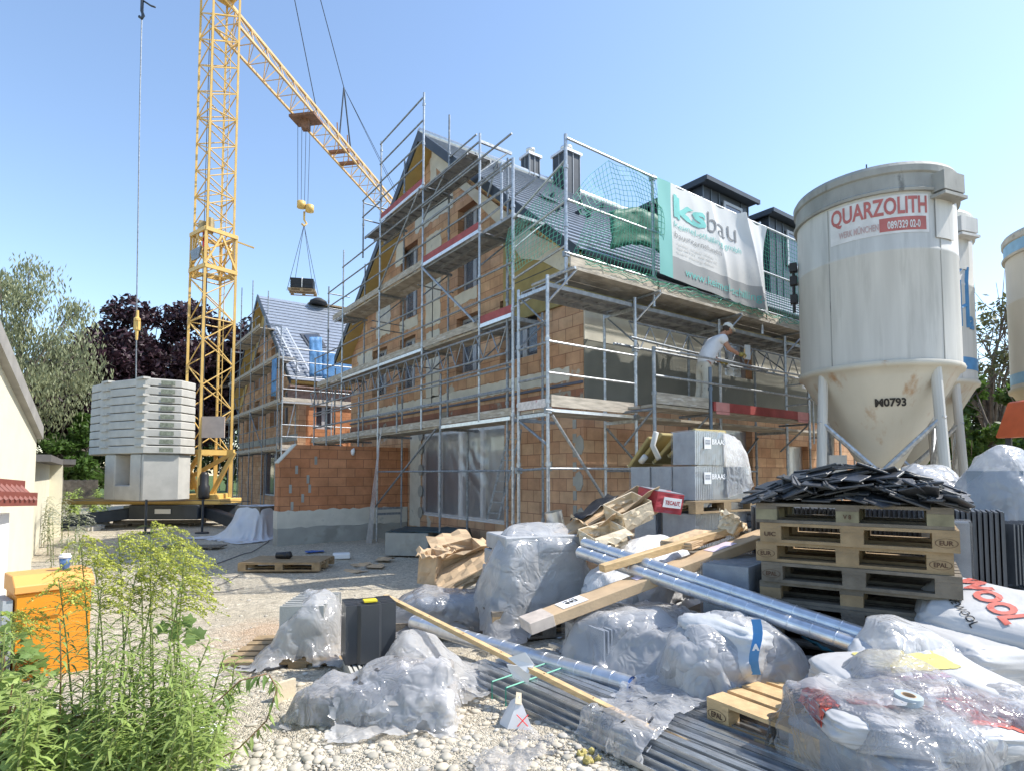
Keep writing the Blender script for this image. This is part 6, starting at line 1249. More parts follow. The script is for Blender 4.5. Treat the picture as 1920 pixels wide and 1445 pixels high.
# keep the bare dark tiles uncovered: cut the sheet in front of them
fwd=(Vector((-.35,-.94,0)));
def cutfront(o,cen,rad1,nrm):
    bm=bmesh.new(); bm.from_mesh(o.data); d=[]
    for f in bm.faces:
        c=f.calc_center_median(); r=(c-cen); 
        if abs(r.dot(CR))<rad1 and r.dot(fr)<.12 and c.z>.4 and r.dot(fr)>-.6: d.append(f)
    bmesh.ops.delete(bm,geom=d,context='FACES'); bm.to_mesh(o.data); bm.free()
o=sheet('loose_film',X,filmw,'milky film thrown over the leftmost tiles and hanging down both sides of the dark tiles',wr=0.0092,ws=4,seed=21,tear=4)
cutfront(o,Vector((a6.x,a6.y,.6)),.2,fwd)
# front flat pack
b7=cw_(722,3.85); rz7=rzL-.12
t=T('flat_pack','flat film-wrapped grey block of tiles lying on gravel, nearest pack in the left foreground','tile pack',Vector((b7.x,b7.y,.30)),rz7); M=mw(t)
for i,(x,y,z,a,b,c) in enumerate(((-.0,-.02,.09,.92,.42,.17),(.18,.08,.24,.5,.3,.12))): m=MB(); m.box((x,y,z),(a,b,c)); xf(m,M).build('block',mat('brownish grey pack',(.3,.28,.26),.8,0,.2,5,.3,30,col2=(.4,.38,.36),c2s=3,c2t=.6),t,bevel=.02)
for sd,(dx,dy,sx,sy,lb) in enumerate(((0.0,.1,1.15,.95,'crumpled clear film over the nearest flat pack'),(.12,-.18,.75,.6,'second layer of film spilling forward over the gravel'),)):
    q=M@Vector((dx,dy,0)); X=drape((q.x,q.y),(sx,sy),rz7+.2*sd,.85+.1*sd,[('b',(b7.x,b7.y,.39),(.47,.23,.09),rz7),('b',tuple(M@Vector((.18,.08,.24))),(.25,.15,.07),rz7),('b',(a6.x,a6.y,.5),(.22,.2,.3),rzL+.35)],62,54,31+sd,steps=150,amp=.06)
    sheet('loose_film',X,film if sd==0 else filmw,lb,wr=0.0119,ws=3,seed=40+sd,tear=5,holes=.5 if sd==0 else 0)
q=cw_(800,4.45); X=drape((q.x,q.y),(1.0,1.1),.6,1.0,[('s',(q.x-.05,q.y+.05,.45),.22),('s',(q.x+.2,q.y-.15,.38),.16),('b',(b7.x,b7.y,.39),(.47,.23,.12),rz7)],60,60,51,steps=150,amp=.08)
sheet('loose_film',X,filmw,'bulging crumpled film between the bare dark tiles and the steel profiles',wr=0.0132,ws=3,seed=51,tear=5)
m=MB(); q=gp(535,1310); m.box(q+Vector((0,0,.06)),(.14,.03,.13),rz=.3); tag(m.build('paper_scrap',cardp),'small grey card leaning in the shade left of the nearest flat pack','paper scrap')
# ================================================================ steel profiles
e0_=gp(872,1288); e1_=gp(1180,1441); pd=(e1_-e0_); pd.z=0; pd.normalize(); pn=Vector((-pd.y,pd.x,0)); pn=pn if pn.dot(CR)>0 else -pn
zinc=mat('zinc coated profile',(.5,.52,.54),.3,.85,.25,10,.05,60,col2=(.3,.31,.32),c2s=14,c2t=.6,stretch=(1,6,6))
ref=T('steel_profile','thin galvanised steel stud in the long bundle on the gravel','steel profile',e0_+Vector((0,0,.03)),math.atan2(pd.y,pd.x),'steel studs bundled on the ground')
Lp=3.1; m=MB(); m.prism([(0,y,z) for y,z in((-.025,.0),(.025,0),(.025,.028),(.019,.028),(.019,.005),(-.019,.005),(-.019,.028),(-.025,.028))],(Lp,0,0)); g=xf(m,mw(ref)).build('stud',zinc,ref)
first=True
for lay in range(4):
    for k in range(24-lay*2):
        o=ref if first else copytree(ref); first=False
        o.location=e0_+pn*(.03+k*.054+lay*.04+uni(-.004,.004))+pd*(uni(-.12,.12)-.05+.03*lay)+Vector((0,0,.02+.031*lay+uni(0,.003))); o.rotation_euler=(PI if rnd()<.35 else 0,uni(-.003,.003),math.atan2(pd.y,pd.x)+uni(-.006,.006))
        if o.rotation_euler[0]>1: o.location.z+=.028
m=MB(); 
for s in(.35,.5): 
    q=e0_+pd*s; m.path([q-pn*.02+Vector((0,0,.02)),q-pn*.02+Vector((0,0,.14)),q+pn*.5+Vector((0,0,.165)),q+pn*1.0+Vector((0,0,.15)),q+pn*1.05+Vector((0,0,.02))],.006,4)
tag(m.build('green_strap',mat('green strap',(.03,.3,.2),.5)),'green plastic straps tied round the steel studs','strap')
# second small bundle at the lower right
q0,q1=cz(1700,1500,2.95),cz(1925,1385,3.3); dd_=(q1-q0).normalized(); rt=T('steel_tube','dark steel tube in the small bundle at the lower right corner','steel tube',q0,0,'steel tubes in the lower right corner')
m=MB(); m.tube((0,0,0),dd_*1.4,.012,8); m.v=[tuple(Vector(v)+q0) for v in m.v]; m.build('tube',mat('dark brown tube',(.1,.09,.08),.35,.6),rt)
for k in range(9): 
    o=rt if k==0 else copytree(rt); o.location=q0+Vector((dd_.y,-dd_.x,0)).normalized()*(.034*k-.1)+Vector((0,0,-.22+.01*(k%2)))
# ================================================================ ducts
def duct(p,q,r,label,cap=None,group='spiral ducts lying across the heap'):
    t=T('spiral_duct',label,'duct',p,0,group); p=Vector(p);q=Vector(q); d=(q-p); L_=d.length; z=d.normalized(); u=Vector((0,0,1)); a=z.cross(u).normalized(); b=z.cross(a); m=MB(); N_=28; M_=max(2,int(L_/.14)); vs=[];n=0
    prof=[]
    for k in range(M_):
        s=k*L_/M_; prof+=[(s,r),(s+.003,r+.0022),(s+.007,r+.0022),(s+.010,r)]
    prof.append((L_,r))
    for s,rr in prof: vs+=[p+z*s+(a*math.cos(2*PI*i/N_)+b*math.sin(2*PI*i/N_))*rr for i in range(N_)]
    m.add(vs,[(i*N_+k,i*N_+(k+1)%N_,(i+1)*N_+(k+1)%N_,(i+1)*N_+k) for i in range(len(prof)-1) for k in range(N_)])
    m.build('pipe',mat('zinc duct',(.6,.63,.67),.32,.8,.12,14,.05,40),t,smooth=False)
    for pos,sg in((p,-1),(q,1)):
        c=MB(); c.tube(pos-z*sg*.015,pos-z*sg*.01,r*.97,N_); c.build('end_cap' if cap else 'duct_shadow_gap',cap or black,t)
    return t
bluecap=mat('blue plastic cap',(.03,.12,.4),.4)
duct(cz(1095,1017,5.4),cz(1625,1192,3.62),.05,'upper spiral duct of the pair crossing the heap')
duct(cz(1086,1034,5.3),cz(1615,1212,3.55),.05,'lower spiral duct of the pair crossing the heap')
duct(cz(775,1166,5.5),cz(1185,1285,3.85),.062,'single thick spiral duct with blue cap lying beside the steel studs',bluecap)
# vertical pipe stub
pt_=T('pipe_stub','upright short galvanised pipe stub in front of the scaffold corner','pipe',cz(1045,1010,6.2)); q0,q1=cz(1048,1012,6.2),cz(1037,958,6.2); u=(q1-q0).normalized(); m=MB(); m.tube(q0,q1,.092,24,cap=False); m.tube(q0,q1,.088,24,cap=False); m.tube(q1-u*.01,q1,.096,24,cap=False); m.build('pipe',mat('stainless pipe',(.5,.5,.48),.3,.85,.2,6),pt_,smooth=True)
# ================================================================ long box, beam, lath
lb0,lb1=cz(985,1172,4.4),cz(1452,997,5.25); d=(lb1-lb0)
t=T('long_carton','very long brown carton with white labels lying diagonally over the heap','long cardboard box',lb0); m=MB(); m.bar(lb0,lb1,.22,.085); m.build('carton',card,t,bevel=.006)
dn=d.normalized(); sdn=dn.cross(Vector((0,0,1))).normalized(); upn=sdn.cross(dn)
def onbox(s,a,h=.046): return lb0+dn*s+sdn*a+upn*h
m=MB(); m.add([onbox(.3,-.09),onbox(.52,-.09),onbox(.52,.08),onbox(.3,.08)],[(0,1,2,3)]); m.build('shipping_label',paper,t,fix=False)
m=MB(); puttext(m,'662',.07,lambda x,y: onbox(.36+x,-.03+y,.048),.003); puttext(m,'MR 2,50',.03,lambda x,y: onbox(.36+x,-.07+y,.048),.001); m.build('lettering',black,t,fix=False)
m=MB(); m.add([onbox(.98,-.05),onbox(1.08,-.05),onbox(1.08,.05),onbox(.98,.05)],[(0,1,2,3)]); m.add([onbox(1.75,-.08),onbox(2.0,-.08),onbox(2.0,.06),onbox(1.75,.06)],[(0,1,2,3)]); m.build('sticker',mat('pinkish sticker',(.66,.55,.62),.6,0,.1,9),t,fix=False)
m=MB(); m.bar(lb0-dn*.004,lb0+dn*.2,.226,.091); m.build('taped_end',mat('clear tape over carton',(.55,.47,.4),.25,0,.15,12),t,bevel=.006)
bm0,bm1=cz(1128,1065,4.75),cz(1395,985,5.35); t=T('timber_beam','squared pale timber lying over the spiral ducts','timber',bm0); m=MB(); m.bar(bm0,bm1,.085,.06); m.build('beam',woodn,t,bevel=.004)
la0,la1=cz(722,1117,4.85),cz(1278,1396,3.12); t=T('roof_batten','long thin pale roof batten with nail holes leaning from the dark tiles to the studs','timber',la0); m=MB(); m.bar(la0,la1,.045,.032); m.build('batten',woodn,t,bevel=.002)
m=MB()
for k in range(7): q=la0.lerp(la1,(k+.5)/7)+Vector((0,0,.017)); m.lathe(q,[(.005,0),(.005,.002)],6)
m.build('nail_hole',black,t)
# ================================================================ tile pack under the long carton (right)
q=cw_(1392,4.95); tilepack(Vector((q.x,q.y,.72)),rzB+.25,.86,.36,.42,'dark grey tile pack below the far end of the long carton'); npal(Vector((q.x,q.y,.71)),rzB+.25,'pallet under the dark pack by the long carton',woodg); tilepack(Vector((q.x,q.y,.12)),rzB+.25,.9,.5,.44,'base tile pack beneath the pallet by the long carton')
# ================================================================ the big film heap
h1=cw_(1185,4.75); h2=cw_(1370,4.1)
t1=tilepack(Vector((h1.x,h1.y,.3)),rzB-.1,1.0,.5,.42,'tile pack buried under the big heap of film, left side')
tt=T('plastic_bag','white bag with a blue print strip inside the big film heap','bag',Vector((h2.x,h2.y,.3)))
def pillow(c,d,rz,tilt,m,par=None,name='sack',wr=.02,seed=0,n=34,p=.35):
    g=MB(); P=[]; M_=Matrix.Translation(c)@Matrix.Rotation(rz,4,'Z')@Matrix.Rotation(tilt[0],4,'X')@Matrix.Rotation(tilt[1],4,'Y')
    def sg_(v,e): return math.copysign(abs(v)**e,v)
    for i in range(n+1):
        th=-PI/2+PI*i/n; row=[]
        for j in range(n+1):
            ph=2*PI*j/n; q=Vector((sg_(math.cos(th),p*.8)*sg_(math.cos(ph),p),sg_(math.cos(th),p*.8)*sg_(math.sin(ph),p),sg_(math.sin(th),.8)))
            r=1+wr*6*(noise.noise(q*1.8+Vector((seed,0,0)))*.5-abs(noise.noise(q*3.2+Vector((0,seed,0))))*.45-abs(noise.noise(Vector((q.x*3,q.y*9,q.z*5+seed))))*.3)
            q=Vector((q.x*d[0]/2,q.y*d[1]/2,q.z*d[2]/2))*r; row.append(M_@q)
        P.append(row)
    g.grid(P); o=g.build(name,m,par,smooth=True,fix=True); return o,M_
bagm=mat('milky bag',(.48,.49,.5),.3,0,.1,5,.7,9)
pillow((h2.x,h2.y,.62),(.85,.6,.45),rzB+.2,(.15,.25),bagm,tt,'bag_body',.04,3)
g=MB(); v1=cz(1412,1228,3.5); g.grid([[cz(1408+3*i+4*math.sin(j*.8),1160+13*j,3.56-.02*i*.3+.03*abs(j-4)*.3) for j in range(9)] for i in range(7)]); g.build('blue_strip',mat('blue print',(.05,.22,.5),.4),tt,fix=False,solid=.003); g=MB(); puttext(g,'A',.05,lambda x,y: cz(1412,1218,3.52)+CR*x+Vector((0,0,y)),.004); g.build('lettering',paper,tt,fix=False)
sol=[('b',(h1.x,h1.y,.5),(.5,.25,.24),rzB-.1),('s',(h2.x,h2.y,.55),.34),('s',(h2.x-.35*aR.x,h2.y-.35*aR.y,.62),.22),('s',(h1.x+.1,h1.y-.3,.5),.22),('b',tuple((lb0+lb1)/2),(.01,.01,.01),0)]
for sd,(px,t_,sx,sy,z0,m_,lb,rr) in enumerate(((1130,4.7,1.5,1.2,1.15,filmw,'large milky film sheet under the long carton, left half of the big heap',.3),(1330,4.15,1.6,1.2,1.2,film,'largest crumpled clear film over the middle of the heap',.9),(1400,3.95,1.2,1.0,1.2,filmw,'milky film bulging at the right of the big heap near the blue strip',1.3),(1260,4.2,.9,.9,1.35,filmw,'film sheet crumpled against the spiral ducts',.1))):
    q=cw_(px,t_); X=drape((q.x,q.y),(sx,sy),rr,z0,sol,74,68,60+sd,steps=150,amp=.14,bend=.3)
    sheet('loose_film',X,m_,lb,wr=0.0198,ws=3,seed=60+sd,tear=5)
for sd,(px,t_,sx,sy,z0,lb,rr) in enumerate(((1260,4.3,2.1,1.35,1.2,'widest milky film bridging the whole big heap below the ducts',.75),(1470,3.75,1.4,1.2,1.15,'milky film bridging from the big heap to the near sacks',.9))):
    q=cw_(px,t_); X=drape((q.x,q.y),(sx,sy),rr-YAW,z0,sol+[('s',tuple(cz(1490,1230,3.8)),.15),('s',tuple(cz(1250,1200,4.3)),.2),('s',tuple(cz(1120,1190,4.6)),.16)],78,64,260+sd,steps=140,amp=.14,bend=.3)
    sheet('loose_film',X,filmx if sd==0 else filmw,lb,wr=.005,ws=4,seed=260+sd,tear=5)
q=cw_(1200,3.55); X=drape((q.x,q.y),(.85,.5),.2,.72,[('b',tuple(e0_+pd*1.2+pn*.6+Vector((0,0,.06))),(1.5,.55,.09),math.atan2(pd.y,pd.x))],56,40,77,steps=110,amp=.06)
sheet('loose_film',X,film,'thin torn film with small holes lying across the steel studs',wr=0.0132,ws=4,seed=77,tear=5,holes=.45)
# EPAL pallet
ep0,ep1=cz(1325,1305,3.4),cz(1490,1385,2.95); rzE=yawof(ep0,ep1)
def stamp(par,M,txt,x,y,z,w_=.075,oval=True):
    g=MB(); puttext(g,txt,.042,lambda a,b: Vector((x-w_/2+a,y-.004,z-.014+b)),.0012,wid=w_)
    if oval:
        n=24
        for k in range(n):
            a,b=2*PI*k/n,2*PI*(k+1)/n; f=lambda t_,s: Vector((x+.062*s*math.cos(t_),y-.004,z+.03*s*math.sin(t_))); g.add([f(a,1),f(b,1),f(b,.93),f(a,.93)],[(0,1,2,3)])
    xf(g,M).build('branded_mark',mat('burnt brand',(.09,.05,.03),.8),par,fix=False)
eX2=Vector((math.cos(rzE),math.sin(rzE),0)); eY2=Vector((-eX2.y,eX2.x,0))
# ends: short side faces left-front
pc=ep0+eX2*.6+eY2*.4; pe=npal(Vector((pc.x,pc.y,.56)),rzE,'bright new pallet with burnt EPAL mark poking out under the film heap',woodn,woodn)
stamp(pe,mw(pe),'EPAL',-.53,-.4,-.083); m=MB()
npal(Vector((pc.x,pc.y,.415)),rzE+.03,'grey pallet directly below the bright EPAL pallet',woodg)
# ================================================================ pallet stack with broken tiles
sR=cz(1788,947,3.77); sL=cz(1435,940,4.42); sR.z=sL.z=0; ex=(sR-sL).normalized(); ey=Vector((-ex.y,ex.x,0)); rzP=math.atan2(ex.y,ex.x); pcn=sR-ex*.6+ey*.4; ZT=1.63
desc=['topmost grey pallet of the tall stack, carrying the broken tiles','pale pallet second from top of the tall stack, UIC and EUR marks','pale pallet third from top of the tall stack, oval marks at both ends','greyer pallet fourth from top of the tall stack','pallet fifth from top of the tall stack, oval mark at right','pallet sixth from top of the tall stack','pallet seventh from top of the tall stack, partly behind film','pallet eighth from top of the tall stack, behind film','lowest pallet of the tall stack']
PS=[]
for k in range(9):
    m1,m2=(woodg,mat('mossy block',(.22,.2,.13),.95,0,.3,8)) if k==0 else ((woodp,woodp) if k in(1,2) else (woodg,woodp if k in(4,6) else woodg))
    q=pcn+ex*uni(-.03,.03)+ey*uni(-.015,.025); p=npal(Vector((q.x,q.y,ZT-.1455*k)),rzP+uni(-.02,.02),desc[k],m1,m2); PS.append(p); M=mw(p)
    if k==0: stamp(p,M,'V 8',.0,-.4,-.083,.05,False)
    if k==1: stamp(p,M,'UIC',-.53,-.4,-.083,.08,False); stamp(p,M,'EUR',.53,-.4,-.083)
    if k==2: stamp(p,M,'EUR',-.53,-.4,-.083); stamp(p,M,'EPAL',.53,-.4,-.083)
    if k==3: stamp(p,M,'EPAL',-.53,-.4,-.083)
    if k==4: stamp(p,M,'EPAL',.53,-.4,-.083)
    if k==6: stamp(p,M,'EUR',0,-.4,-.083,.05,False)
tb=MATS['grey roof tile']; tilebk=mat('blackish slate tile',(.035,.038,.043),.42,0,.3,9,.2,40,spec=.6)
shapes=[]
for k in range(7):
    n=random.choice((4,5,5,6)); w_,h_=uni(.12,.2),uni(.07,.14); pts=[]
    for i in range(n): a=2*PI*i/n+uni(-.3,.3)+.6; pts.append((w_*math.copysign(abs(math.cos(a))**.5,math.cos(a))*uni(.75,1),h_*math.copysign(abs(math.sin(a))**.5,math.sin(a))*uni(.8,1),0))
    m=MB(); m.prism(pts,(0,0,.014)); 
    if k%2: m.bar((-w_*.7,-h_*.6,.018),(w_*.7,-h_*.6,.018),.025,.014); m.bar((-w_*.7,h_*.5,.018),(w_*.7,h_*.5,.018),.02,.012)
    shapes.append(m)
firsts=[None]*7
Pt=Vector((pcn.x,pcn.y,ZT))
for k in range(230):
    a=uni(-.62,.62); b=uni(-.42,.42); e=max(0,1-(abs(a)/.72)**1.7)*max(0,1-(abs(b)/.52)**2); lay=rnd(); z=.02+e*.27*lay+(.0 if e>.1 else 0)
    s=k%7; loc=Pt+ex*a+ey*b+Vector((0,0,z)); rot=(uni(-.3,.3)*(.3+lay)+b*.6*-1,uni(-.25,.25)+a*.5,rzP+uni(-.5,.5)+(PI/2 if rnd()<.3 else 0))
    if firsts[s] is None: o=shapes[s].build('broken_tile',tilebk,None,bevel=.003); firsts[s]=o; tag(o,'broken dark roof tile in the heap on the tall pallet stack','broken tile','broken tiles heaped on the pallet stack')
    else: o=firsts[s].copy(); COL.objects.link(o)
    o.location=loc; o.rotation_euler=rot; o.scale=(uni(.7,1.1),uni(.7,1.1),1)
for k,(px,t_) in enumerate(((1500,5.4),(1640,5.2),(1760,4.95))):
    q=cw_(px,t_); tilepack(Vector((q.x,q.y,.1)),rzP,.8,.4,1.46,('left','middle','right')[k]+' tall dark pack added unseen behind the pallet stack, darkening its gaps',wrap=False,mt=tileM)  # added packs, out of sight; they block the light behind the pallet gaps
# ================================================================ packs right of / behind the stack
q=cw_(1858,4.5); 
for k in range(2): tilepack(Vector((q.x+.1,q.y+.35,.62+.44*k)),rzP+PI/2,.8,.3,.42,('lower' if k==0 else 'upper')+' film-wrapped tile pack standing close behind the right side of the pallet stack')
tilepack(Vector((q.x+.1,q.y+.35,.12)),rzP+PI/2,.8,.3,.48,'bottom tile pack behind the right side of the pallet stack')
q=cw_(1925,4.9); tp=tilepack(Vector((q.x+.1,q.y,.95)),-YAW+.12,.75,.34,.5,'dark ribbed tile pack with a white paper label at the right edge',wrap=False,mt=tileM); M=mw(tp); g=MB(); g.box((-.16,-.2,.3),(.16,.006,.12)); xf(g,M).build('paper_label',paper,tp); tilepack(Vector((q.x+.1,q.y,.3)),-YAW+.12,.75,.4,.6,'base pack under the labelled dark tile pack')
for i,(px,t_,z,wd_,h_,lb) in enumerate(((1745,6.3,.95,.9,.95,'film-covered tile pack behind the broken tile heap, left'),(1880,5.7,.95,.8,1.05,'film-covered tile pack at the right edge below the red machine'))):
    q=cw_(px,t_); tilepack(Vector((q.x,q.y,z)),rzB+.1,wd_-.06,.42,h_-.12,lb,wrap=False); npal(Vector((q.x,q.y,z)),rzB+.1,'pallet under the '+lb[:22]+(' on the left' if i==0 else ' at the right edge'),woodg); tilepack(Vector((q.x,q.y,.05)),rzB+.1,wd_,.6,z-.22,'base pack '+('left behind the broken tiles' if i==0 else 'below the right-edge covered pack'),wrap=False)
    X=drape((q.x,q.y),(2.0,1.8),rzB-.2*i,z+h_+.08,[('b',(q.x,q.y,(z+h_)/2),(wd_/2+.04,.3,(z+h_)/2),rzB+.1),('s',(q.x-.1,q.y,z+h_),.16)],62,58,90+i,steps=110,amp=.1)
    sheet("loose_film",X,filmx,('white film crumpled over the pack behind the broken tiles','white film thrown over the pack at the right edge below the red machine')[i],wr=0.0198,ws=3,seed=90+i,tear=4)
# ================================================================ bags at the lower right
pink=mat('pink red print',(.55,.06,.1),.45); whb=mat('white printed sack',(.46,.455,.45),.4,0,.05,4,.35,7)
from mathutils.bvhtree import BVHTree
def caster(o,M_):
    bv=BVHTree.FromPolygons([M_.inverted()@(mw(o)@v.co if o.parent is None else mw(o.parent)@v.co) for v in o.data.vertices],[tuple(q.vertices) for q in o.data.polygons])
    def f(x,y,off=.004):
        h=bv.ray_cast(Vector((x,y,2)),Vector((0,0,-1)))
        return M_@((h[0]+Vector((0,0,off))) if h[0] else Vector((x,y,0)))
    return f
def sack(c,d,rz,tilt,label,m=whb,seed=1,prints=(),patches=()):
    t=T('sack',label,'sack',c,0,'sacks at the lower right'); o,M_=pillow(c,d,rz,tilt,m,t,'sack_body',.022,seed,64,.32); cf=caster(o,M_)
    for (x,y,w_,h_,mm) in patches:
        g=MB(); g.grid([[cf(x+w_*(i/24-.5)+.02*nz(i*.5,j*.5,seed),y+h_*(j/20-.5)+.02*nz(j*.5,i*.4,seed+3)) for j in range(21)] for i in range(25)]); g.build('printed_field',mm,t,smooth=True,fix=False)
    for (tx,x,y,s,mm,wid,bold,zz,rot) in prints:
        g=MB(); c_,s_=math.cos(rot),math.sin(rot); puttext(g,tx,s,lambda a,b: cf(x+a*c_-b*s_,y+a*s_+b*c_,.008),bold,maxedge=.02,wid=wid); g.build('lettering',mm,t,fix=False)
    return t
bq=cw_(1700,2.95); ylp=mat('yellow print',(.52,.46,.16),.5,0,.1,6); redp2=mat('red sack print',(.5,.09,.06),.45,0,.15,8)
fl=T('pack_base','dark strapped pack of boards below the near mortar sacks','pack',Vector((bq.x,bq.y,.3))); M_=Matrix.Translation((bq.x,bq.y,.45))@Matrix.Rotation(rzB-.25,4,'Z'); xf(MB().box((0,0,0),(.95,.7,.3)),M_).build('boards',MATS['pack tile'],fl,bevel=.02)
sack(Vector((bq.x,bq.y,.68))+CR*-.12-fr*.12,(.85,.5,.17),-YAW-.12,(.05,.03),'mortar sack with red symbol and upside-down lettering, front of the near pile',seed=3,prints=(('Multitan',.08,-.0,.1,redp2,.36,.014,.006,PI),('1',.3,-.05,.14,whb,.05,.022,.012,0)),patches=((.3,.0,.26,.34,redp2),(-.38,.05,.1,.25,redp2)))
sack(Vector((bq.x,bq.y,.74))+CR*.12+fr*.22,(.9,.55,.2),-YAW+.1,(.12,-.03),'mortar sack with yellow field lying behind the sack with the red symbol',seed=5,patches=((.02,.05,.45,.24,ylp),(-.1,-.13,.4,.05,mat('magenta print',(.4,.15,.28),.5))))
sack(Vector((bq.x,bq.y,.62))+CR*.5+fr*.0,(.6,.6,.25),-YAW+.5,(.1,.35),'plain white sack slumped at the right of the near pile',seed=8)
bq2=cw_(1880,3.75)
sack(Vector((bq2.x,bq2.y,.84)),(1.0,.62,.42),-YAW-.75,(.42,.15),'tall insulation sack with big red WOOL lettering leaning at the right edge',seed=11,prints=(('WOOL',-.32,.2,.2,redp2,.5,.01,.02,-.95),('STONEWOOL',-.4,.02,.07,black,.36,.001,.002,-.95)))
sack(Vector((bq2.x,bq2.y,.7))+CR*-.35-fr*.1,(.7,.6,.35),-YAW+.3,(.1,.1),'white sack wedged left of the lettered insulation sack',seed=13)
# tape roll
tr_=cz(1703,1312,2.72); t=T('tape_roll','roll of grey tape lying on the near mortar sacks','tape roll',tr_); Mx=Matrix.Translation(tr_)@Matrix.Rotation(.12,4,'X'); m=MB(); 
for r0,r1 in((.058,.03),): m.lathe((0,0,0),[(r1,-.025),(r0,-.025),(r0+.002,0),(r0,.025),(r1,.025)],32,cap=False)
xf(m,Mx).build('tape',mat('blue grey tape',(.38,.43,.45),.4),t,smooth=False); m=MB(); m.lathe((0,0,0),[(.0305,.024),(.0305,-.024),(.027,-.024),(.027,.0255),(.0315,.0255)],24,cap=False); xf(m,Mx).build('core',card,t)
solr=[('b',tuple(Vector((bq.x,bq.y,.6))),(.52,.36,.16),rzB-.25),('s',(bq.x+.12*CR.x,bq.y+.2*fr.y,.6),.28),('s',(bq2.x,bq2.y,.85),.34),('s',(bq2.x-.35*CR.x,bq2.y-.35*CR.y,.65),.28)]
for sd,(px,t_,sx,sy,z0,m_,lb,rr) in enumerate(((1640,3.0,1.25,1.1,1.15,film,'thin glossy clear film stretched over the near mortar sacks',.4),(1790,2.95,1.0,1.0,1.2,film,'second thin glossy film over the right half of the near sacks',1.0),(1560,3.2,.8,.8,.95,filmw,'milky film falling off the left side of the near sack pile',.2))):
    q=cw_(px,t_); X=drape((q.x,q.y),(sx,sy),rr,z0,solr,66,60,120+sd,steps=140,amp=.07)
    sheet('loose_film',X,filmmat('glossy thin film',.22,(.96,.96,.97),.1,4,.5,.45) if m_ is film and 'glossy thin film' not in MATS else (MATS['glossy thin film'] if m_ is film else m_),lb,wr=0.0145,ws=4,seed=120+sd,tear=4)
# film heap against the pallet stack
q=cw_(1668,3.5); sw_=[('s',(q.x,q.y,.72),.25),('s',(q.x-.16*CR.x,q.y-.16*CR.y,1.08),.13),('s',(q.x-.1*CR.x,q.y-.1*CR.y,.9),.18),('s',(q.x+.25*CR.x,q.y+.25*CR.y,.6),.26),('b',(pcn.x,pcn.y,.9),(.6,.4,.72),rzP)]
o_,_=pillow((q.x,q.y,.62),(.6,.5,.5),.3,(0,0),bagm,None,'film_bag',.04,21); tag(o_,'milky bag under the film in front of the pallet stack','bag')
for sd,(dx,sx,sy,z0,lb,rr) in enumerate(((0,1.3,1.2,1.35,'milky film peak leaning against the front of the tall pallet stack',.5),(.3,1.0,.9,1.05,'milky film sliding down between the pallet stack and the lettered sack',1.1))):
    X=drape((q.x+dx*CR.x,q.y+dx*CR.y),(sx,sy),rr,z0,sw_,66,62,140+sd,steps=150,amp=.08); sheet('loose_film',X,filmx if dx==0 else filmw,lb,wr=0.0198,ws=3,seed=140+sd,tear=4)
q=cw_(1500,3.85); X=drape((q.x,q.y),(1.0,.9),.3,1.0,[('s',(q.x,q.y,.45),.24),('s',(q.x+.2,q.y-.2,.4),.2)],58,54,150,steps=140,amp=.08); sheet('loose_film',X,filmw,'grey shaded film below the near ends of the ducts',wr=0.0198,ws=3,seed=150,tear=4)
m=MB(); q=cz(1520,1200,3.9); m.grid([[q+CR*(.4*i/10)+Vector((0,0,-.02*i))+fr*.12*j/4*1+Vector((0,0,.03*nz(i*.8,j))) for j in range(5)] for i in range(11)]); tag(m.build('blue_rag',mat('dark teal cloth',(.02,.12,.16),.7),smooth=True,solid=.01),'dark teal cloth under the near ends of the ducts','cloth')
# white sheet pile on the middle heap
q=cw_(1200,5.7); sw_=[('s',(q.x,q.y,.85),.34),('s',(q.x+.3*aR.x,q.y+.3*aR.y,.95),.3),('s',(q.x-.35*aR.x,q.y-.35*aR.y,.7),.3)]
X=drape((q.x,q.y),(1.7,1.3),rzB,1.5,sw_,74,60,160,steps=150,amp=.05); whf=mat('opaque white foil',(.72,.72,.73),.35,0,.04,5,.9,13,stretch=(1,3,1)); sheet('loose_film',X,whf,'opaque white pleated foil heaped below the red and grey carton',wr=0.0198,ws=5,seed=160,tear=3)
t=T('rubble_bags','pile of filled bags hidden under the white pleated foil','rubble pile',Vector((q.x,q.y,0.2)))
for k,(a,z,r) in enumerate(((0,.82,.32),(.3,.92,.28),(-.35,.68,.28),(.1,.45,.4),(-.25,.42,.4),(.4,.45,.4))): pillow((q.x+a*aR.x,q.y+a*aR.y,z-.0),(r*2,r*1.8,r*1.3),k,(0,0),bagm,t,'bag_body',.03,30+k,20)
# red and white sack scraps under scaffolding
# ================================================================ small litter in front
ct_=T('folded_carton','white folded carton standing like a tent with a red cross on it','carton',gp(968,1372)); q=gp(968,1372)
A_,B_,C_,D_,E_=cz(933,1366,3.55),cz(1000,1368,3.5),cz(972,1302,3.6),cz(948,1350,3.75),cz(985,1310,3.62)
wc=mat('white carton board',(.7,.69,.67),.7,0,.05,6); m=MB(); m.add([cz(950,1368,3.52),cz(1000,1370,3.5),cz(973,1304,3.6)],[(0,1,2)]); m.build('front_panel',wc,ct_,solid=.006,fix=False); m=MB(); m.add([cz(930,1364,3.62),cz(952,1368,3.52),cz(974,1303,3.6),cz(958,1312,3.75)],[(0,1,2,3)]); m.build('side_panel',wc,ct_,solid=.006,fix=False); m=MB(); m.add([cz(966,1318,3.57),cz(978,1320,3.57),cz(978,1298,3.62),cz(968,1296,3.62)],[(0,1,2,3)]); m.build('top_tab',cardp,ct_,solid=.004,fix=False)
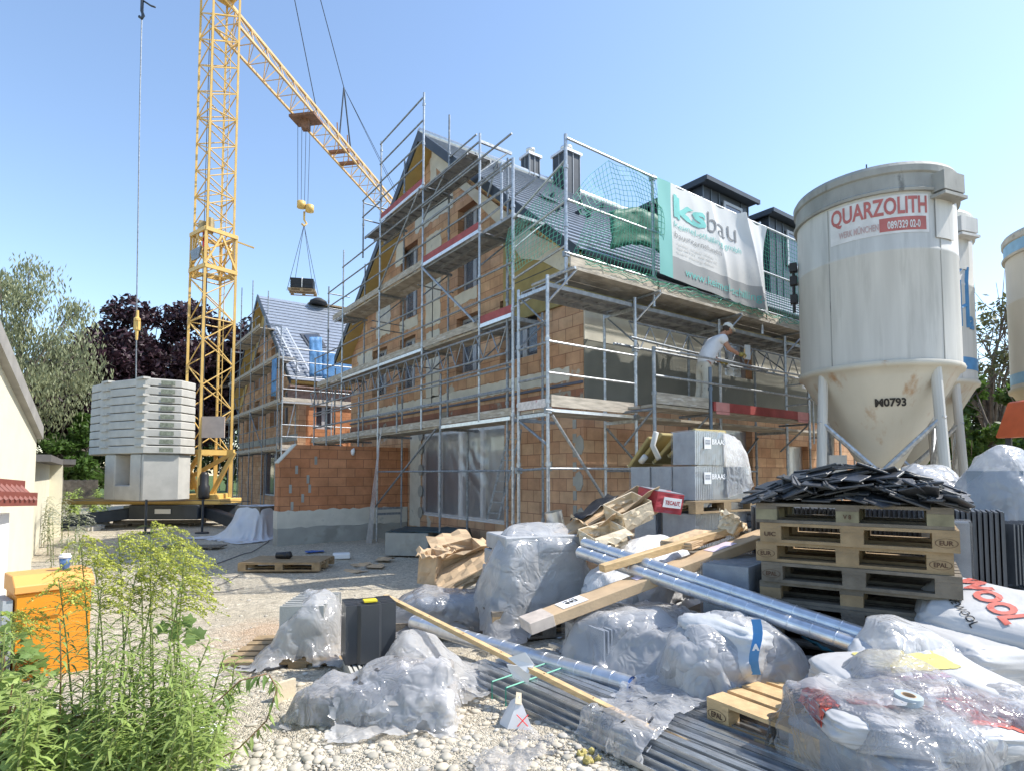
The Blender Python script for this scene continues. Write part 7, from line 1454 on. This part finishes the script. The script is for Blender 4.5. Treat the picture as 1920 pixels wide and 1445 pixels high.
m=MB(); m.bar(cz(969,1339,3.53),cz(990,1361,3.48),.003,.009,up=CF); m.bar(cz(990,1339,3.53),cz(970,1361,3.48),.003,.009,up=CF); m.build('red_cross',mat('red marker',(.7,.03,.03),.5),ct_)
t=T('torn_carton','torn open white carton lying among the steel studs under the batten','carton',cz(975,1255,3.8)); m=MB()
for pts in([(952,1232),(985,1222),(1002,1245),(990,1262)],[(950,1245),(962,1268),(990,1280),(1000,1250)]): m.add([cz(x,y,3.85-.02*i) for i,(x,y) in enumerate(pts)],[(0,1,2,3)])
m.build('panel',wc,t,solid=.006,fix=False)
q=gp(1103,1425); m=MB()
for k in range(14): c_=q+Vector((uni(-.05,.05),uni(-.05,.05),uni(.0,.05))); m.add([Vector(p)*uni(.012,.024)*(1+.9*noise.noise(Vector(p)*2.5+c_*30))+c_ for p in IV.tolist()],IF.tolist())
tag(m.build('wool_tuft',mat('yellow wool tuft',(.45,.38,.14),.95,0,.3,30,.8,60),smooth=True),'tuft of yellow mineral wool on the gravel at the bottom edge','wool tuft')
q=gp(965,1425); X=drape((q.x,q.y),(.55,.3),.2,.42,[],50,30,170,steps=90,amp=.05); sheet('loose_film',X,MATS['glossy thin film'],'thin clear film scrap lying on the gravel at the bottom',wr=0.0079,ws=7,seed=170,tear=4)
for i,(px,py,s) in enumerate(((360,1380,.22),(600,1190,.1),(395,1270,.08))):
    q=gp(px,py); X=drape((q.x,q.y),(s*1.6,s),.3*i,.35,[],22,16,180+i,steps=60,amp=.03); sheet('paper_scrap',X,paper,('crumpled white paper on the ground beside the weeds','small paper scrap near the cables','tiny paper scrap right of the orange box')[i],'paper scrap',wr=0.0066,ws=7,seed=180+i,tear=2)
# cables on the ground
for i,(pts,r) in enumerate((([(440,1255),(480,1240),(520,1222),(560,1200),(600,1185)],.012),([(430,1245),(470,1238),(530,1212),(570,1195)],.009),([(455,1258),(510,1256),(545,1245),(575,1230)],.014),([(300,1135),(380,1110),(460,1075)],.006),([(330,1110),(420,1108),(465,1100)],.005),([(400,1060),(470,1035),(510,1010)],.01))):
    P=[gp(*p) for p in pts]; P=[p+Vector((0,0,.02)) for p in P]; fine=[]
    for a,b in zip(P[:-1],P[1:]):
        for k in range(6): s=a.lerp(b,k/6); fine.append(Vector((s.x+.02*nz(s.x*5,i),s.y+.02*nz(s.y*5,i+4),gz(s.x,s.y)+r+.008)))
    tag(MB().path(fine,r,6).build('cable',mat('grey cable',(.12,.12,.13),.5),smooth=True),('thick grey cable on the gravel left of the wrapped tiles','thin cable beside the thick one','black hose curving from the small pallet','thin dark cable crossing the sunlit track','second thin cable crossing the shaded track','cable running to the covered pile')[i],'cable')
# ================================================================ objects near the gable
q=gp(540,1068); pp_=npal(Vector((q.x,q.y,.2)),rad(-28)-YAW+.5,'wide wooden pallet with closed boards on the ground before the low wall',woodp,name='wooden_pallet',wd=1.5,dp=.95); m=MB(); M=mw(pp_); xf(MB().box((0,0,.008),(1.48,.93,.012)),M).build('cover_board',woodp,pp_)
q=on(530,1040,Z=.28); m=MB(); m.path([q-CR*.12,q+CR*.14],[.06,.07],10); m.path([q+CR*.1,q+CR*.16+Vector((0,0,.02))],[.075,.06],10); tag(m.build('black_bucket',black,smooth=True),'small black plastic bucket lying on the wide pallet','bucket')
q=gp(640,1048); tag(MB().box(q+Vector((0,0,.08)),(.36,.25,.12),rz=-YAW+.3).build('foam_block',white,bevel=.02),'white foam block on the ground behind the pallet','foam block')
for i,(px,py) in enumerate(((680,1060),(705,1063),(665,1072),(590,1035),(720,1050))):
    q=gp(px,py); X=drape((q.x,q.y),(.42,.3),i,.5,[('s',(q.x,q.y,.0),.07)],18,14,200+i,steps=60,amp=.08); sheet('cardboard_scrap',X,card if i!=3 else bluecap,('crumpled brown carton scrap, middle of the litter','crumpled brown carton scrap, right of the litter','flat brown carton scrap, front of the litter','blue plastic scrap at the foot of the low wall','brown carton scrap beside the plaster plinth')[i],'scrap',wr=0.0132,ws=3,seed=i,sub=1)
tp_c=gp(478,1005); tb_=T('material_pile','covered pile of material at the end of the low wall','material pile',Vector((tp_c.x,tp_c.y,0))); MB().box((tp_c.x+.15,tp_c.y+.1,.45),(.9,1.0,.9),rz=.5).build('stack',woodg,tb_)
X=drape((tp_c.x,tp_c.y),(3.0,2.8),.4,1.3,[('b',(tp_c.x+.15,tp_c.y+.1,.45),(.45,.5,.45),.5),('s',(tp_c.x-.5,tp_c.y-.2,.2),.25)],64,60,210,steps=210,amp=.02)
sheet('tarpaulin',X,mat('off-white tarpaulin',(.62,.62,.62),.8,0,.06,3,.1,20),'off-white tarpaulin over the pile at the end of the low wall','tarpaulin',wr=0.0198,ws=3,seed=210)
# timber stacks near crane
for i,(px,py,L_,w2,h2_,lb) in enumerate(((420,975,1.9,.8,.25,'low stack of grey timber formwork right of the crane base'),(360,1027,1.5,.5,.06,'flat brown boards lying in the shade left of the tarpaulin'),(300,985,3,.3,.2,'dark timbers under the crane front'))):
    q=gp(px,py); t=T('timber_stack',lb,'timber',q,-YAW+.1); M=mw(t)
    for k in range(5): xf(MB().box((0,(k-2)*w2/5,h2_*.75),(L_,w2/6,h2_*.5)),M).build('plank',woodp if i==0 else woodg,t)
    for k in(-1,1): xf(MB().box((k*L_*.35,0,h2_*.25),(.08,w2,h2_*.48)),M).build('bearer',woodg,t)
# plinth with tarp, bench, cups, ladder
px0,px1=on(722,1040,Z=0),on(800,1042,Z=0)
a=on(722,1000,Z=.35); b=on(802,1042,Z=0.02); c_=on(722,1040,Z=0.02)
bl=T('concrete_plinth','plastered light shaft block with dark sheet on top in front of the terrace door','plinth',c_); dx_=Vector((b.x-c_.x,b.y-c_.y,0)); L1=dx_.length; u_=dx_.normalized(); n_=Vector((-u_.y,u_.x,0)); n_=n_ if n_.dot(fr)>0 else -n_
m=MB(); m.prism([c_,b,b+n_*1.3,c_+n_*1.3],(0,0,.5)); m.build('block',plast,bl); m=MB()
m.grid([[c_+u_*(L1*1.9*i/20)+n_*(.05+1.3*j/12)+Vector((0,0,.515+.03*nz(i*.5,j*.5)-(.3 if i>17 else 0)*(1))) for j in range(13)] for i in range(21)]); m.build('dark_sheet',mat('dark blue-green sheet',(.04,.07,.075),.5,0,.3,3),bl,smooth=True,solid=.01,fix=False)
q=on(835,965,Z=.62); q2=on(955,982,Z=.62); be=T('plank_bench','plank laid on supports as a bench before the terrace door','bench',q); m=MB(); m.bar(q,q2,.3,.04); m.build('plank',plank,be)
for s in(.15,.5,.9): p=q.lerp(q2,s); MB().box((p.x,p.y,.3),(.1,.25,.58),rz=.3).build('support',plank,be)
m=MB(); p=q.lerp(q2,.75); m.box((p.x+.2,p.y+.3,.25),(1.3,.12,.45),rz=yawof(q,q2)); m.build('pale_panel',mat('pale green panel',(.42,.45,.33),.8),be)
for i,(px,m_,lb) in enumerate(((847,mat('dark cup',(.03,.03,.06),.5),'dark paper coffee cup with white lid on the bench'),(841,card,'brown paper cup half behind the dark cup on the bench'))):
    p=on(px,967,Z=.645); t=T('paper_cup',lb,'cup',p,0,'cups on the bench'); MB().lathe(p,[(.03,0),(.043,.11)],14).build('cup',m_,t,smooth=True); MB().lathe(p,[(.045,.11),(.045,.125),(.03,.13)],14).build('lid',white if i==0 else card,t)
l0,l1,l2=on(913,972,X=7.05),on(956,806,X=7.45),on(940,965,X=7.6); t=T('step_ladder','aluminium step ladder standing in front of the terrace door','ladder',l0)
wv=Vector((.02,-.38,0))
for s in(0,1): MB().bar(l0+wv*s,l1+wv*s,.025,.045).build('rail',galvd,t)
for k in range(8): p=l0.lerp(l1,(k+.6)/8.5); MB().bar(p,p+wv,.05,.022).build('rung',galvd,t)
for s in(0,1): MB().bar(l2+wv*s+Vector((.0,0,0)),l1+wv*s,.02,.03).build('rear_leg',galvd,t)
# twisted film sleeve hanging at scaffold pole 709
m=MB(); a=on(714,800,X=6.46); b=on(690,1035,X=6.2); m.grid([[a.lerp(b,i/24)+Vector((0,(.04+.16*i/24)*(j/6-.5)*2,0))+Vector((.03*nz(i*.4,j*.9),0,0)) for j in range(7)] for i in range(25)]); tag(m.build('film_strip',film,smooth=True,fix=False,sub=1),'long clear film strip hanging from the scaffold in front of the low wall','plastic film')
# plastic bag on wall top
p=on(662,846,Y=WV-.04); m=MB(); m.add([Vector((q_[0]*.06,q_[1]*.03,q_[2]*.1))*(1+.5*noise.noise(Vector(q_)*2))+p for q_ in IV.tolist()],IF.tolist()); tag(m.build('plastic_scrap',white,smooth=True),'white plastic scrap stuck near the top of the low brick wall','scrap')
# ================================================================ orange cabinet
oc0,oc1=cw_(40,4.42),cw_(180,4.78); od=(oc1-oc0).normalized(); on_=Vector((-od.y,od.x,0)); on_=on_ if on_.dot(fr)>0 else -on_
ow=(oc1-oc0).length; zt0=on(40,1092,t=4.42).z; og=mat('orange enamel',(.75,.27,.02),.4,0,.05,3,col2=(.6,.22,.03),c2s=9,c2t=.7)
ob=T('power_cabinet','bright orange site cabinet standing among the weeds at the left','cabinet',oc0); 
def op(a,b,z): q=oc0+od*a+on_*b; return Vector((q.x,q.y,z))
m=MB(); m.prism([op(0,0,.1),op(ow,0,.1),op(ow,0,zt0-.08),op(0,0,zt0-.08)],on_*.34); m.build('body',og,ob,bevel=.008)
m=MB(); m.prism([op(-.015,-.02,zt0-.078),op(-.015,-.02,zt0-.02),op(-.015,.08,zt0+.05),op(-.015,.36,zt0+.05),op(-.015,.36,zt0-.078)],od*(ow+.03)); m.build('lid',mat('light orange lid',(.78,.36,.1),.45,0,.05,3),ob,bevel=.006)
m=MB(); m.path([op(.1,-.005,zt0-.2),op(.1,-.04,zt0-.22),op(.3,-.04,zt0-.21),op(.3,-.005,zt0-.19)],.008,6); m.build('handle',og,ob)
m=MB(); m.prism([op(-.07,.02,.1),op(-.012,.02,.1),op(-.012,.02,zt0-.12),op(-.07,.02,zt0-.12)],on_*.3); m.build('side_housing',mat('grey housing',(.36,.38,.4),.5),ob)
q=op(ow*.68,.14,zt0+.05); t=T('paper_cup','blue paper coffee cup with white lid standing on the orange cabinet','cup',q); MB().lathe(q,[(.028,0),(.03,.003),(.04,.1)],20).build('cup',mat('blue cup print',(.06,.12,.24),.5,0,.5,30,col2=(.55,.6,.65),c2s=28,c2t=.6),t,smooth=True); MB().lathe(q,[(.043,.098),(.043,.112),(.036,.116),(.034,.13),(.0,.131)],20).build('lid',white,t)
# ================================================================ weeds
gl1=leafmat('goldenrod leaf',(.25,.33,.09),.4,.25); gl2=leafmat('bright weed leaf',(.31,.4,.12),.42,.25); gl3=leafmat('vine leaf',(.16,.25,.07),.38,.3); stm=mat('weed stem',(.2,.23,.07),.6,0,.2,9); stb=mat('reddish stem',(.2,.12,.06),.6,0,.2,9)
flo=leafmat('goldenrod flower',(.5,.52,.1),.35,.15); dryl=leafmat('dusty leaf',(.26,.28,.15),.35,.2); wf=leafmat('white weed flower',(.6,.6,.5),.3,.1)
def leaf(mb,p,d,L_,w,droop=.5,n=4,fold=.15):
    d=Vector(d).normalized(); s=d.cross(Vector((0,0,1))); s=s.normalized() if s.length>.1 else Vector((1,0,0)); vs=[]; q=Vector(p); 
    for i in range(n+1):
        t_=i/n; ww=w*math.sin(PI*(t_*.9+.05))**.8*(1-.35*t_); up=s.cross(d)
        vs+=[q-s*ww+up*ww*fold,q,q+s*ww+up*ww*fold]; d=(d+Vector((0,0,-droop/n))).normalized(); q=q+d*(L_/n)
    mb.add(vs,[f for i in range(n) for f in((3*i,3*i+1,3*i+4,3*i+3),(3*i+1,3*i+2,3*i+5,3*i+4))])
def weed(base,top,label,nl=42,L_=.12,w=.011,flower=True,lm=None,sm=None,group='goldenrod plants',name='goldenrod_plant',fm=None,leafstart=.12,blade=.5,lean=None,cat='weed',pl=13):
    t=T(name,label,cat,base,0,group); base=Vector(base); top=Vector(top); mid=base.lerp(top,.5)+Vector((uni(-.04,.04),uni(-.04,.04),.04)); P=[]
    for i in range(11): a=i/10; P.append(base*(1-a)**2+mid*2*a*(1-a)+top*a*a)
    MB().path(P,[.0065*(1-.6*i/10) for i in range(11)],5).build('stem',sm or stm,t,smooth=True)
    m=MB()
    for k in range(nl):
        a=leafstart+(1-leafstart)*(k+rnd()*.6)/nl; i=min(9,int(a*10)); p=P[i].lerp(P[i+1],a*10-i) if a<1 else P[-1]; ph=k*2.4+uni(-.3,.3); k_=1-.45*abs(a-.55)*1.6
        leaf(m,p,(math.cos(ph),math.sin(ph),.55+.5*a),L_*k_*uni(.8,1.2),w*k_,uni(.9,1.7)*blade*2)
    m.build('leaves',lm or gl1,t,smooth=True,fix=False)
    if flower:
        f=MB(); s=MB(); ax=(P[-1]-P[-3]).normalized()
        for k in range(pl):
            a=k/pl; p=P[-1].lerp(P[-3],a*1.0); ph=uni(-.5,.9) if rnd()<.7 else uni(0,6.28); dh=(CR*math.cos(ph)+fr*math.sin(ph)); L2=uni(.14,.32)*(.55+.6*a); Q=[]
            for i in range(8): b=i/7; Q.append(p+dh*L2*b+Vector((0,0,.10*b-.13*b*b*1.1)))
            s.path(Q,.0016,3)
            for i in range(36):
                b=rnd()**.7; j=min(6,int(b*7)); c=Q[j].lerp(Q[j+1],b*7-j)+Vector((uni(-.007,.007),uni(-.007,.007),uni(0,.013))); r=uni(.0025,.0055); 
                n_=Vector((uni(-1,1),uni(-1,1),uni(.2,1))).normalized(); u=n_.orthogonal().normalized()*r; v=n_.cross(u); f.add([c-u-v,c+u-v,c+u+v,c-u+v],[(0,1,2,3)])
        s.build('flower_branch',sm or stm,t); f.build('flowers',fm or flo,t,fix=False)
    return t
def wb(px,t): q=cw_(px,t); q.z=gh(q.x,q.y)-.02; return q
PL=[(300,3.62,283,985,1,'tallest goldenrod with a yellow plume high above the ground'),(335,3.5,345,1035,1,'goldenrod with yellow plume leaning farthest right'),(250,3.75,222,1005,1,'goldenrod with yellow plume left of the tallest'),(262,3.45,300,1045,1,'goldenrod whose plume hangs just under the tallest'),(285,3.9,262,1020,1,'goldenrod standing behind the tallest one'),(160,3.5,110,1085,1,'goldenrod with greenish plume in front of the orange cabinet'),(60,3.4,20,1150,1,'goldenrod with thin plume at the left edge of the cabinet'),(215,3.7,175,1045,1,'goldenrod with plume beside the coffee cup'),(380,3.3,330,1130,0,'flowerless leafy shoot right of the goldenrod plumes'),(305,3.25,285,1165,0,'dense leafy shoot in the middle of the weeds'),(345,3.2,395,1195,0,'leafy shoot bending to the right over the gravel'),(240,3.1,250,1215,0,'short leafy shoot below the plumes'),(420,3.15,372,1290,0,'low leafy shoot at the right edge of the weeds'),(128,3.15,112,1165,0,'reddish stemmed shoot with arched leaves before the orange cabinet'),(185,3.1,205,1235,0,'short leafy shoot between cabinet and plumes'),(70,3.0,85,1260,0,'leafy shoot low at the left'),(20,3.0,10,1180,0,'tall leafy shoot at the left border')]
PL+=[(190,3.65,150,1010,1,'goldenrod with yellow plume near the coffee cup, far left of the tall ones'),(350,3.8,318,1000,1,'goldenrod with yellow plume at the right behind the tallest'),(235,3.55,255,1075,1,'goldenrod with a lower yellow plume under the tall group'),(310,3.3,340,1090,1,'goldenrod with a lower plume at the right of the group'),(200,3.4,190,1100,1,'goldenrod with a low greenish plume between cup and tall group'),(270,3.2,235,1150,0,'bushy leafy shoot left of the middle of the weeds'),(330,3.1,320,1210,0,'bushy leafy shoot at the front of the weeds'),(220,3.25,180,1170,0,'leafy shoot right beside the cabinet'),(370,3.15,350,1240,0,'leafy shoot near the right border of the weeds')]
for px,t_,tx,ty,fl_,lb in PL:
    tp=cz(tx,ty,t_-uni(0,.15)); weed(wb(px,t_),tp,lb,nl=54 if not fl_ else 60,L_=uni(.12,.16),w=.008 if fl_ else .0095,flower=bool(fl_),lm=gl1 if fl_ else gl2,sm=stb if 'reddish' in lb else stm,pl=24)
for k in range(62):
    px=uni(-30,430); t_=uni(2.65,3.5); ty=uni(1200,1400) if px>170 else uni(1290,1420)+max(0,px-300)*.35; weed(wb(px,t_),cz(px+uni(-40,50),ty,t_),'short flowerless weed shoot in the thicket under the goldenrod',nl=44,L_=uni(.1,.15),w=.0095,flower=False,lm=random.choice((gl1,gl2,gl2)),group='short weed shoots under the goldenrod',name='weed_shoot')
# lobed leaf bush
def lobed(mb,c,nrm,r):
    n_=Vector(nrm).normalized(); u=n_.orthogonal().normalized(); a0=rnd()*6.28; v=n_.cross(u); k=15; pts=[c]
    for i in range(k): a=a0+2*PI*i/k; rr=r*(1 if i%3==0 else (.62 if i%3==1 else .72)); pts.append(c+(u*math.cos(a)+v*math.sin(a))*rr+n_*(-.12*rr))
    mb.add(pts,[(0,i+1,(i+1)%k+1) for i in range(k)])
def bush(name,label,px,t,rx,ry,h,n,r,lm,group=None):
    b=wb(px,t); tt_=T(name,label,'bush',b,0,group); m=MB(); s=MB()
    for k in range(n):
        a=rnd()*6.28; d=rnd()**.5; z=h*(1-d*d)*uni(.35,1)+.03; c=b+CR*(rx*d*math.cos(a))+fr*(ry*d*math.sin(a))+Vector((0,0,z)); lobed(m,c,(uni(-.6,.6),uni(-.9,.3),1),r*uni(.6,1.3))
        if k%9==0: s.path([b+Vector((uni(-.1,.1),uni(-.1,.1),0)),b.lerp(c,.5)+Vector((0,0,.1)),c],.004,4)
    s.build('stem',stb,tt_); m.build('leaves',lm,tt_,fix=False)
bush('bramble_bush','light green bramble with lobed leaves in the lower left corner',30,3.0,.42,.35,.55,380,.042,gl2)
bush('bramble_bush','darker bramble under the left part of the weeds',120,3.35,.5,.3,.3,200,.036,gl3)
bush('bramble_bush','low bramble at the bottom between the weed shoots',230,2.95,.4,.3,.22,180,.034,gl2)
bush('bramble_bush','bramble creeping at the left side of the orange cabinet',0,4.2,.3,.5,.6,240,.05,gl3)
# vine shoots reaching over the gravel
for i,(pts,lb,lm_) in enumerate((([(300,1150,3.4),(330,1165,3.4),(345,1172,3.4)],'single vine tip with lobed dark leaves above the gravel',gl3),([(330,1400,3.2),(390,1330,3.2),(450,1275,3.25),(500,1262,3.3)],'dark leafy branch arching right over the gravel',gl3),([(380,1440,3.0),(450,1400,3.05),(500,1350,3.1),(520,1290,3.15),(505,1265,3.2)],'thin drooping branch with hanging leaves right of the weeds',gl1))):
    P=[cz(*p) for p in pts]; t=T('vine_shoot',lb,'vine',P[0]); MB().path(P,.004,5).build('stem',stb,t,smooth=True); m=MB()
    for k in range(10 if i==0 else 34):
        a=.15+.85*k/(10 if i==0 else 34); j=min(len(P)-2,int(a*(len(P)-1))); p=P[j].lerp(P[j+1],a*(len(P)-1)-j)
        if i==0: lobed(m,p+Vector((uni(-.06,.12),uni(-.05,.05),uni(-.1,.03))),(uni(-.3,.3),-1,.3),.045)
        else: leaf(m,p,(uni(-1,1),uni(-1,1),-.4),uni(.06,.09),.011,.9)
    m.build('leaves',lm_,t,fix=False)
# dusty weeds along the garages and by the fence
for k in range(16):
    px=uni(80,165); t_=uni(9,15); b=wb(px,t_); weed(b,b+Vector((uni(-.15,.15),uni(-.15,.15),uni(.6,1.35))),'tall dusty pale weed with whitish flowers growing along the cream garages',nl=40,L_=.17,w=.02,flower=True,fm=wf,lm=dryl,group='dusty weeds beside the garages',name='dusty_weed',pl=8)
for k in range(10):
    px=uni(118,200); t_=uni(22,29); b=wb(px,t_); weed(b,b+Vector((uni(-.3,.3),uni(-.3,.3),uni(.6,1.3))),'leafy weed in front of the board fence beyond the crane ballast',nl=60,L_=.35,w=.06,flower=False,lm=gl2,group='weeds before the board fence',name='fence_weed')
t=T('rubble_heap','low heap of light rubble and scrap left of the crane base','rubble',cw_(150,22)); m=MB()
for k in range(60): q=cw_(uni(110,200),uni(19,25)); m.box(q+Vector((0,0,.06)),(uni(.1,.5),uni(.1,.3),uni(.05,.2)),rz=rnd()*3)
m.build('rubble',conc,t)
# far hedge and houses' hidden horizon: ground cover line
flush_parts()
